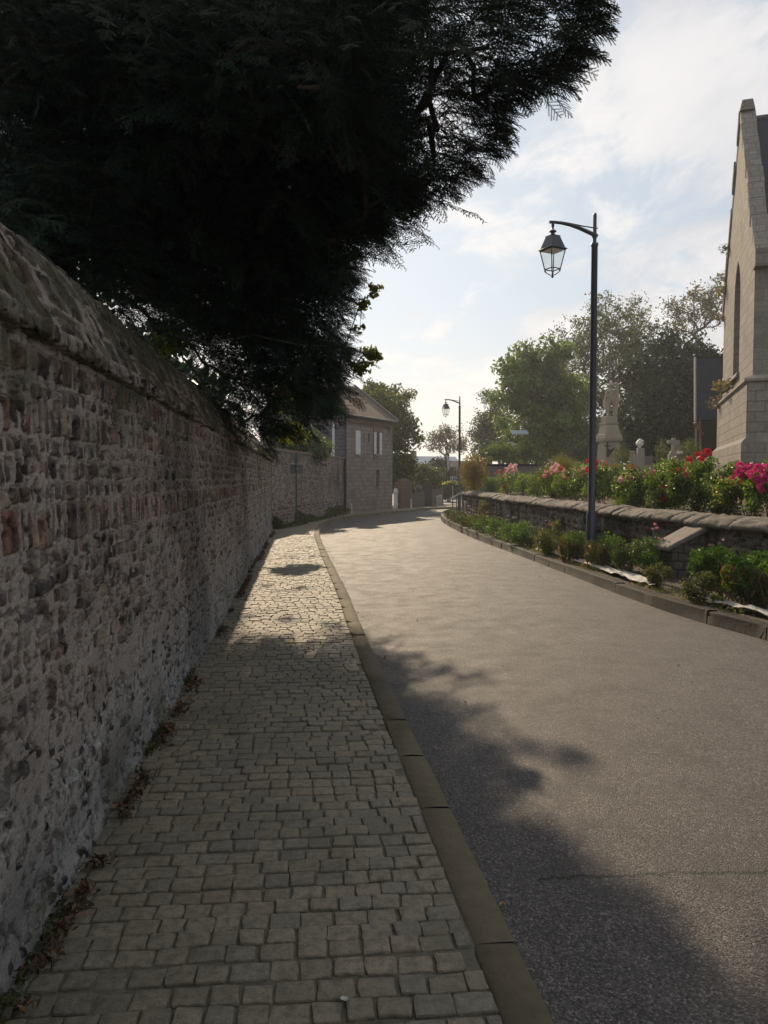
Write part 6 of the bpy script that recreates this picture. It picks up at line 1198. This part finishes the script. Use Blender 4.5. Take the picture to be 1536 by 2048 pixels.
rose(1338, .75, 1.0, .48, 2100, [(1333, 985, 'red', 2, .045), (1341, 993, 'red', 2, .045), (1327, 1002, 'red', 2, .045), (1351, 977, 'coral', 2, .04)], 'rose bush with several small scarlet blooms low on its left side', 314, alt=(0.09, 0.10, 0.025))
rose(1352, 1.5, 1.1, .6, 1900, [(1376, 938, 'coral', 2, .06)], 'tall bright green rose bush in front of the two cross graves', 315, col=(0.08, 0.125, 0.03), alt=(0.125, 0.15, 0.036))
rose(1402, .95, 1.1, .55, 3000, [(1404, 921, 'red', 3, .07), (1370, 938, 'coral', 2, .05)], 'big dark green rose bush topped by a single upright red bloom', 316, col=(0.045, 0.085, 0.024))
rose(1452, .9, 1.0, .45, 2300, [(1451, 961, 'magenta', 5, .07), (1473, 955, 'coral', 2, .05)], 'rose bush with one rounded magenta flower head below the church corner', 317, alt=(0.10, 0.11, 0.03))
rose(1497, .95, 1.0, .48, 2400, [(1491, 944, 'magenta', 7, .075), (1478, 950, 'magenta', 4, .065), (1488, 962, 'coral', 2, .05)], 'rose bush with the largest double magenta flower cluster below the church wall', 318, col=(0.08, 0.12, 0.03), alt=(0.14, 0.14, 0.036))
rose(1545, .9, 1.05, .5, 2400, [(1532, 949, 'magenta', 6, .075), (1521, 955, 'magenta', 5, .065), (1524, 972, 'magenta', 4, .06)], 'rose bush with drooping magenta clusters cut by the right edge of the photo', 319)
# other plants on the terrace
def px_ter(px, off): Y = on_wall_px(px, off); X = (px - 768) / 1540 * Y; return X, Y, float(zter(X, Y))
x, y, z = px_ter(1254, .42); tuft('catmint', 'soft pale green feathery plant spilling onto the coping stones below the roses', (x, y, z + .12), (.26, .22, .16), 900, .06, (0.10, 0.15, 0.05), (0.14, 0.18, 0.07), .3, 331, aspect=.16, up=.9)
x, y, z = px_ter(1293, .5); tuft('weed', 'small upright green weed on the coping below the roses', (x, y, z + .08), (.1, .1, .12), 140, .06, (0.06, 0.10, 0.03), None, 0, 332)
x, y, z = px_ter(1490, .55); tuft('sedum', 'low dull green creeping plant at the foot of the magenta roses', (x, y, z + .04), (.38, .2, .07), 700, .045, (0.06, 0.07, 0.025), (0.10, 0.085, 0.035), .3, 333, aspect=.5)
def blades(name, label, c, r, h, n, col, alt, seed, mat=None, w=.008, cat='grass', arch=.5):
    g = np.random.default_rng(seed); t = thing(name, tuple(c), label, cat); a = g.uniform(0, 2 * pi, n); q = np.sqrt(g.random(n)); base = np.array(c) + np.stack([np.cos(a) * q * r[0] * .35, np.sin(a) * q * r[1] * .35, a * 0], 1)
    d = np.stack([np.cos(a) * r[0] * q, np.sin(a) * r[1] * q, np.full(n, 0.0)], 1); hh = h * np.sqrt(np.maximum(1 - .75 * q ** 2, .1)) * g.uniform(.8, 1.05, n); sd_ = np.stack([-np.sin(a), np.cos(a), a * 0], 1) * w; P = []
    for f in (0, .35, .7, 1.0): p = base + d * f ** 1.6 * .8; p[:, 2] += hh * (f - arch * .35 * f ** 3 * q); P.append(np.stack([p - sd_ * (1.05 - f), p + sd_ * (1.05 - f)], 1))
    V = np.concatenate(P, 1); F = np.array([[0, 1, 3, 2], [2, 3, 5, 4], [4, 5, 7, 6]])[None] + (np.arange(n) * 8)[:, None, None]; mesh_np('foliage', V.reshape(-1, 3), F.reshape(-1, 4), mat or m_leaf_g, t, tint_np(n, 8, col, .35, g, alt, .3)); return t
c = at(1122, 945, 24.5); zt_ = float(zter(c.x, 24.5)); blades('ornamental_grass', 'big rounded mound of olive brown ornamental grass behind the roses', (c.x, 24.5, zt_), (1.0, .9), float(at(1122, 903, 24.5).z) - zt_, 9000, (0.12, 0.11, 0.05), (0.17, 0.14, 0.075), 341, w=.006)
c = at(948, 945, 31.5); zt_ = float(zter(c.x, 31.5)); tuft('spindle_bush', 'rounded orange brown autumn shrub behind the end of the retaining wall', (c.x, 31.5, float(at(948, 945, 31.5).z)), (.62, .6, .80), 4600, .075, (0.21, 0.125, 0.04), (0.14, 0.13, 0.04), .35, 342, 'shrub', stems=14, aspect=.5)
c = at(1253, 915, 25); tuft('grave_shrub', 'upright grey green leafy shrub between the memorial and the urn grave', (c.x, 25.5, float(at(1253, 915, 25.5).z)), (.34, .3, .5), 900, .07, (0.07, 0.09, 0.04), (0.11, 0.12, 0.05), .3, 343, 'shrub', stems=12)
c = at(1325, 915, 29); tuft('grave_shrub', 'pale flecked shrub behind the white grave slab left of the tall cross', (c.x, 29, float(at(1328, 905, 29).z)), (.3, .3, .55), 700, .07, (0.07, 0.09, 0.045), (0.2, 0.2, 0.13), .15, 344, 'shrub', stems=12)
c = at(1378, 910, 29); tuft('grave_shrub', 'bushy green shrub between the cross graves and the porch post', (c.x, 29, float(at(1378, 908, 29).z)), (.5, .4, .62), 1500, .08, (0.075, 0.10, 0.03), (0.11, 0.13, 0.04), .3, 345, 'shrub', stems=14)

# ------------------------------------------------------------------ the narrow planted bed at the kerb
m_bleaf = m_leaf('bedding_leaves', 0.42, 0.5, 0.4)
def bedplant(name, label, px, py, r, h, n, size, col, alt=None, altp=0.0, aspect=.4, flowers=None, seed=0, cat='plant', up=.6, dead=False, group='plants in the kerbside bed'):
    g = np.random.default_rng(seed + 500); c = onground(px, py, BEDZ); X, Y = c.x, c.y; X = min(max(X, float(np.interp(Y, RKI[:, 1], RKI[:, 0])) + .12), float(rw_x(Y)) - .08); z0 = float(zbed(Y)); t = thing(name, (X, Y, z0), label, cat, group)
    nb = 14; cl = np.array([X, Y, z0 + h * .55]) + rand_dirs(nb, g) * np.array([r * .62, r * .62, h * .34]); k = g.integers(nb, size=n); C = cl[k] + rand_dirs(n, g) * (g.random((n, 1)) ** .5) * min(r, h) * .42; C[:, 2] = np.clip(C[:, 2], z0 + .03, None)
    V, F = leaves_np(C, size * g.uniform(.6, 1.3, n), aspect, g, up); per = hash2(k, k * 0 + seed, 6); low = None
    cc = tint_np(n, 6, col, .35, g, alt, altp) * np.repeat(.65 + .6 * per, 6)[:, None]; mesh_np('foliage', V, F, m_bleaf, t, cc)
    st = 16; e = cl[g.integers(nb, size=st)]; V, F = tubes_np(np.repeat(np.array([[X, Y, z0 - .02]]), st, 0) + g.normal(size=(st, 3)) * np.array([.03, .03, 0]), e, np.full(st, .006), np.full(st, .003), 3); mesh_np('stems', V, F, m_twig, t)
    if dead:
        m = 230; a = g.uniform(pi * .9, pi * 1.75, m); q = np.array([X, Y, z0]) + np.stack([np.cos(a) * r * .85, np.sin(a) * r * .85, g.uniform(.05, h * .75, m)], 1) + g.normal(size=(m, 3)) * .03; V, F = leaves_np(q, .13, .2, g, .2, 1.6); mesh_np('dead_leaves', V, F, m_bleaf, t, tint_np(m, 6, (0.125, 0.08, 0.04), .4, g, (0.07, 0.055, 0.03), .5))
    if flowers:
        kind, nf, fh, fr = flowers
        for i in range(nf):
            a = g.uniform(0, 2 * pi); q = Vector((cos(a) * r * .7 * g.random(), sin(a) * r * .7 * g.random(), h + fh * g.uniform(.2, 1))); mb = MB(); mb.tube([(q.x * .5, q.y * .5, h * .5), q], .003, 4); s_ = mb.build('flower_stem', m_post, t, world=False); o = link('flower_head', BLM[kind][i % 2], s_); o.location = q; o.scale = (fr / .05,) * 3; o.rotation_euler = (g.normal() * .4, g.normal() * .4, 0)
    return t
GR = (0.06, 0.10, 0.024); GB = (0.08, 0.14, 0.026); GO = (0.085, 0.095, 0.032)
bedplant('bedding_plant', 'dark purplish heather like plant at the far tip of the kerbside bed', 896, 1041, .38, .42, 900, .07, (0.09, 0.06, 0.055), (0.05, 0.06, 0.03), .5, seed=1)
bedplant('bedding_plant', 'mauve flecked grey plant beside the dark purplish one at the bed tip', 915, 1044, .42, .42, 900, .07, (0.10, 0.09, 0.075), (0.06, 0.075, 0.03), .4, seed=2)
bedplant('bedding_plant', 'low bushy green plant in the far part of the bed below the wall niche', 932, 1052, .42, .38, 1100, .06, GR, (0.08, 0.1, 0.03), .3, seed=3)
bedplant('bedding_plant', 'pale green plant between the niche and the tall yellow flowered plant', 950, 1057, .42, .40, 1100, .06, GO, (0.09, 0.11, 0.03), .3, seed=4)
bedplant('evening_primrose', 'tallest plant in the bed, loose olive stems with yellow flowers against the wall', 991, 1046, .42, .86, 800, .08, (0.10, 0.09, 0.03), (0.15, 0.12, 0.04), .4, .35, ('yellow', 7, .1, .03), 5)
bedplant('bedding_plant', 'green mound just left of the foot of the tall yellow flowered plant', 968, 1065, .40, .40, 1200, .055, GR, GB, .4, seed=6)
bedplant('bedding_plant', 'dense bright green mound in front of the tall yellow flowered plant', 992, 1074, .42, .46, 1300, .055, GB, GR, .4, seed=7)
bedplant('bedding_plant', 'leafy green mound where white flowers fringe the kerb', 1015, 1082, .40, .46, 1300, .055, GR, GB, .5, seed=8)
bedplant('bedding_plant', 'mid green mound left of the lime leaved seedling', 1040, 1090, .38, .5, 1400, .055, GB, GR, .4, seed=9)
bedplant('bedding_plant', 'bushy green plant behind the lime leaved seedling', 1064, 1094, .36, .5, 1400, .055, GR, GB, .3, seed=10)
bedplant('seedling', 'small lime green broad leaved seedling at the kerb edge by the white sheet', 1058, 1110, .13, .2, 90, .09, (0.12, 0.17, 0.02), None, 0, .6, seed=11)
bedplant('bedding_plant', 'olive plant dotted with orange flowers left of the street lamp', 1103, 1108, .40, .56, 1500, .055, GO, (0.12, 0.10, 0.04), .3, .4, ('coral', 4, .06, .022), 12)
bedplant('bedding_plant', 'round green plant with a dark brown base touching the lamp on its left', 1154, 1122, .36, .5, 1600, .055, GB, GR, .3, seed=13, dead=True)
bedplant('bedding_plant', 'wall fern like tuft growing high beside the wall left of the lamp', 1148, 1085, .22, .62, 420, .10, (0.07, 0.11, 0.025), None, 0, .3, seed=14)
bedplant('bedding_plant', 'fresh green plant with pale flecks touching the lamp on its right', 1214, 1136, .36, .56, 1700, .055, GB, (0.2, 0.22, 0.15), .05, seed=15, dead=True)
bedplant('bedding_plant', 'dark green bushy plant between the lamp and the pink flower stems', 1258, 1146, .36, .5, 1600, .055, GR, GO, .4, seed=16)
bedplant('valerian', 'bright green plant with pink flower stems against the wall left of the stone slab', 1310, 1150, .40, .52, 1900, .075, GB, (0.07, 0.12, 0.02), .4, .22, ('pink', 7, .28, .022), 17)
bedplant('ball_shrub', 'small rounded twiggy shrub standing at the kerb in front of the stone slab', 1318, 1176, .21, .34, 1500, .038, (0.075, 0.085, 0.03), (0.11, 0.085, 0.04), .3, seed=18, cat='shrub')
bedplant('spiky_plant', 'bright green spiky leaved plant right of the stone slab pillar', 1425, 1172, .36, .6, 1700, .12, (0.05, 0.105, 0.018), (0.075, 0.13, 0.025), .4, .13, ('pale', 1, .1, .02), 19, up=.9)
bedplant('ball_shrub', 'dark rounded shrub at the kerb below the spiky leaved plant', 1402, 1204, .25, .36, 1900, .038, (0.05, 0.062, 0.022), (0.085, 0.08, 0.03), .3, seed=20, cat='shrub')
bedplant('spiky_plant', 'large spiky green mound with a withered brown front at the right edge', 1508, 1208, .42, .62, 2600, .12, (0.055, 0.12, 0.018), (0.08, 0.14, 0.028), .4, .14, None, 21, up=.9, dead=True)
bedplant('spurge', 'little lime green leafy sprig at the kerb between the two right hand shrubs', 1434, 1212, .09, .16, 160, .035, (0.13, 0.17, 0.03), None, 0, .6, seed=22)
bedplant('globe_flower', 'thin stemmed plant with pale globe flowers before the wall at the right', 1462, 1160, .14, .42, 120, .06, GR, None, 0, .2, ('pale', 5, .14, .024), 23)
bedplant('bedding_plant', 'green leafy plant against the wall at the far right behind the spiky mound', 1560, 1180, .36, .5, 900, .1, GR, GB, .4, .2, seed=24)
# white flowers fringing the kerb and grass at the edge
g = np.random.default_rng(77); n = 9000; k = g.integers(len(RKI), size=n); base = RKI[k] + rkn[k] * (g.random((n, 1)) ** 1.5 * .40 + .01); ok = (base[:, 1] > 5) & (base[:, 1] < 33.5) & (base[:, 0] < rw_x(base[:, 1])); keep = fbm(base[:, 0] * 1.5 + base[:, 1] * 1.1, base[:, 1] * .9, 61, 3) > .47; base = base[ok & keep]; n = len(base); C = np.column_stack([base, zbed(base[:, 1]) + .02 + .05 * g.random(n)]); V, F = leaves_np(C, .06 * g.uniform(.5, 1.2, n), .2, g, .3); tag(mesh_np('grass', V, F, m_bleaf, None, tint_np(n, 6, (0.10, 0.12, 0.03), .4, g, (0.16, 0.13, 0.06), .3)), kind='stuff')
n = 700; k = g.integers(len(RKI), size=n); base = RKI[k] + rkn[k] * (g.random((n, 1)) * .35 + .02); ok = (base[:, 1] > 15.5) & (base[:, 1] < 32); base = base[ok]; n = len(base); C = np.column_stack([base, zbed(base[:, 1]) + .06 + .05 * g.random(n)]); V, F = leaves_np(C, .035, .9, g, 1.5); tag(mesh_np('white_flower_litter', V, F, m_bleaf, None, tint_np(n, 6, (0.75, 0.72, 0.62), .2, g)), kind='stuff')
# pale mulch sheeting that shows at the edge of the bed
def sheet(name, label, y0, y1, w, seed):
    ys = np.arange(y0, y1, .035); us = np.linspace(0, 1, 26); xi = np.interp(ys, RKI[:, 1], RKI[:, 0]); wid = w * (.55 + .75 * fbm(ys * 1.3, ys * 0, seed, 3)) * np.clip(np.minimum(ys - y0, y1 - ys) / .4, .05, 1); X = xi[:, None] + .08 + .06 * fbm(ys * 2, ys * 0 + 5, seed + 1)[:, None] + us[None] * wid[:, None]; Y = np.repeat(ys[:, None], 26, 1)
    Z = zbed(Y) + .035 + .05 * fbm(X * 9, Y * 4, seed + 2, 4) + .022 * np.abs(np.sin(X * 24 + 5 * fbm(X * 3, Y * 2, seed + 3))); t = grid_mesh(name, X, Y, Z, m_sheet); tag(t, label, 'sheet', None, 'thing')
m_sheet = m_plain('white_sheet', (0.36, 0.34, 0.295), 0.7, 0.4, 9, 0.5, dist=.02)
sheet('mulch_sheet', 'long crumpled strip of white mulch sheeting lying along the kerb by the lamp', 10.2, 15.6, .30, 90); sheet('mulch_sheet', 'short pale strip of mulch sheeting under the spiky plants at the right', 7.6, 9.4, .22, 95)
# stone slab on a rubble pillar, leaning against the retaining wall
ii = int(np.argmin(np.abs(RW[:, 1] - 11.75))); wp_ = Vector((RW[ii][0], RW[ii][1], 0)); nn = Vector((rwn[ii][0], rwn[ii][1], 0)); tt = Vector((rwt[ii][0], rwt[ii][1], 0)); t = thing('stone_buttress', wp_ + Vector((0, 0, .1)), 'stubby rubble pillar under a sloping stone slab built against the retaining wall', 'buttress')
mb = MB(); P = lambda o, s_, z: wp_ + nn * o + tt * s_ + Vector((0, 0, z)); mb.prism([P(.0, -.24, .80), P(.66, -.24, .50), P(.66, -.24, .57), P(0, -.24, .89)], tt * .5); mb.build('slab', m_plain('slab_stone', (0.20, 0.168, 0.135), .85, .4, 7, .8, dist=.02), t, bevel=.018)
mb = MB(); mb.prism([P(.0, -.19, -.1), P(.56, -.19, -.1), P(.56, -.19, .545), P(0, -.19, .80)], tt * .38); mb.build('pillar', m_blocks('buttress_rubble', (0.19, 0.165, 0.135), (0.12, 0.105, 0.09), (0.07, 0.062, 0.055), .17, .13, .016, .6, (.05, .045, .04), .5, 1.0, distort=.05), t, bevel=.02)

# ------------------------------------------------------------------ litter, weeds
g = np.random.default_rng(88); n = 8000; s_ = g.random(n) ** 1.2 * 23 + .8; o = np.abs(g.normal(size=n)) * .035 + .02; clus = fbm(s_ * 1.1, s_ * 0, 66, 3); s_, o = s_[clus > .46], o[clus > .46]; clus = fbm(s_ * 5, s_ * 0, 68, 3); s_, o = s_[clus > .38], o[clus > .38]; n = len(s_); b_ = WA0 + WAD * s_[:, None] + WAN * (o + .035)[:, None]; C = np.column_stack([b_, zg(b_[:, 1]) + .008 + .03 * g.random(n)]); V, F = leaves_np(C, .026 * g.uniform(.4, 1.9, n), .45, g, 1.2)
m_dry = m_leaf('dry_leaves', .2, .7, .3, (1.2, 1, .7)); tag(mesh_np('leaf_litter', V, F, m_dry, None, tint_np(n, 6, (0.075, 0.045, 0.028), .6, g, (0.17, 0.10, 0.055), .3)), kind='stuff')
n = 700; k = g.integers(len(KERB), size=n); b_ = KERB[k] - knl[k] * (np.abs(g.normal(size=(n, 1))) * .05 + .015); ok = (b_[:, 1] > 1) & (b_[:, 1] < 22) & (fbm(b_[:, 1] * 1.4, b_[:, 1] * 0, 67, 3) > .5); b_ = b_[ok]; n = len(b_); C = np.column_stack([b_, zroad(b_[:, 1]) + .008]); V, F = leaves_np(C, .03 * g.uniform(.5, 1.6, n), .3, g, 2); tag(mesh_np('gutter_litter', V, F, m_dry, None, tint_np(n, 6, (0.15, 0.09, 0.05), .5, g, (0.3, 0.24, 0.17), .25)), kind='stuff')
n = 160; b_ = np.column_stack([g.uniform(-.2, 4, n), g.uniform(4, 22, n)]); C = np.column_stack([b_, zroad(b_[:, 1]) + .03]); V, F = leaves_np(C, .028 * g.uniform(.4, 1.3, n), .6, g, 3); tag(mesh_np('road_litter', V, F, m_dry, None, tint_np(n, 6, (0.28, 0.2, 0.14), .5, g, (0.5, 0.44, 0.4), .25)), kind='stuff')
def dead_leaf(px, py, size, rot, col, label, f=zroad, off=.006):
    c = onground(px, py, off, f); t = thing('fallen_leaf', c, label, 'leaf', 'single fallen leaves', rot); n = 9; L = np.linspace(-.5, .5, n); w = .32 * np.sqrt(np.maximum(1 - (2 * L) ** 2, 0)) * (1 - .5 * L); V = []
    for a, b_ in zip(L, w):
        for q in (-1, -.5, 0, .5, 1): V.append((a * size, q * b_ * size, size * (.16 * abs(q) ** 1.5 + .5 * a * a + .05 * sin(9 * a + 3 * q))))
    F = [(i * 5 + j, i * 5 + j + 1, i * 5 + j + 6, i * 5 + j + 5) for i in range(n - 1) for j in range(4)]; me = bpy.data.meshes.new('blade'); me.from_pydata(V, [], F); me.materials.append(m_plain('dry_leaf_' + str(px), col, .7, .35, 40, .5)); me.polygons.foreach_set('use_smooth', np.ones(len(F), bool)); link('blade', me, t)
    mb = MB(); mb.tube([(-.48 * size, 0, size * .12), (-.62 * size, .03 * size, size * .10), (-.78 * size, .08 * size, size * .04)], size * .014, 5); mb.build('stalk', m_twig, t, world=False)
dead_leaf(975, 1772, .05, 2.2, (0.34, 0.235, 0.12), 'curled tan leaf at the kerb by the crack in the road, farther of two'); dead_leaf(1004, 1818, .055, 1.3, (0.36, 0.24, 0.12), 'curled tan leaf on the road at the kerb, nearer of two')
zp = lambda Y: zg(Y) + .003
dead_leaf(28, 1955, .09, 1.1, (0.22, 0.11, 0.055), 'large reddish brown leaf against the wall foot at the bottom corner', zp); dead_leaf(222, 1618, .085, .4, (0.28, 0.15, 0.07), 'orange brown leaf at the wall foot beside the pavement', zp); dead_leaf(298, 1496, .075, .9, (0.40, 0.27, 0.14), 'pale tan leaf at the wall foot, farther from the bottom corner than the orange one', zp)
dead_leaf(470, 1195, .12, .2, (0.15, 0.06, 0.03), 'dark red brown leaf sticking out from the wall foot in the sunlit stretch', zp); dead_leaf(690, 2000, .03, 0, (0.42, 0.4, 0.34), 'tiny pale leaf scrap lying on the pavement setts', zp)
g = np.random.default_rng(98); n = 9000; s_ = g.random(n) * 22 + .8; cl = fbm(s_ * 1.7, s_ * 0 + 2, 72, 3); k = cl > .5; s_ = s_[k]; n = len(s_); o = np.abs(g.normal(size=n)) * .022 + .02; b_ = WA0 + WAD * s_[:, None] + WAN * o[:, None]; C = np.column_stack([b_, zg(b_[:, 1]) + .01 + .05 * g.random(n) ** 2]); V, F = leaves_np(C, .018 * g.uniform(.5, 1.6, n), .6, g, .6)
tag(mesh_np('moss', V, F, m_bleaf, None, tint_np(n, 6, (0.045, 0.055, 0.02), .5, g, (0.08, 0.075, 0.03), .3)), kind='stuff')
g = np.random.default_rng(99); n = 5200; s_ = g.random(n) ** 1.4 * bl; cl = fbm(s_ * .9, s_ * 0, 71, 3); h_ = .42 * sstep(.3, .62, cl) + .08; o = np.abs(g.normal(size=n)) * .16 + .05; b_ = BW0[None] + bd * s_[:, None] + bn * o[:, None]; C = np.column_stack([b_, zg(b_[:, 1]) + .02 + g.random(n) * h_ * np.exp(-o * 2)]); V, F = leaves_np(C, .11 * g.uniform(.5, 1.2, n), .35, g, .6)
tag(mesh_np('weeds', V, F, m_bleaf, None, tint_np(n, 6, (0.055, 0.075, 0.028), .4, g, (0.10, 0.09, 0.04), .3)), kind='stuff')

# ------------------------------------------------------------------ thin sunlit haze over the whole place
hz = MB(); hz.box((0, 400, 12), (700, 1300, 26.2)); hm = bpy.data.materials.new('haze'); hm.use_nodes = True; nt = hm.node_tree; nt.nodes.clear(); ho = nt.nodes.new('ShaderNodeOutputMaterial'); hv = nt.nodes.new('ShaderNodeVolumePrincipled')
hv.inputs['Color'].default_value = (0.82, 0.86, 0.90, 1); hv.inputs['Density'].default_value = 0.0009; hv.inputs['Anisotropy'].default_value = 0.45; nt.links.new(hv.outputs[0], ho.inputs['Volume'])
tag(hz.build('haze', hm), kind='stuff')
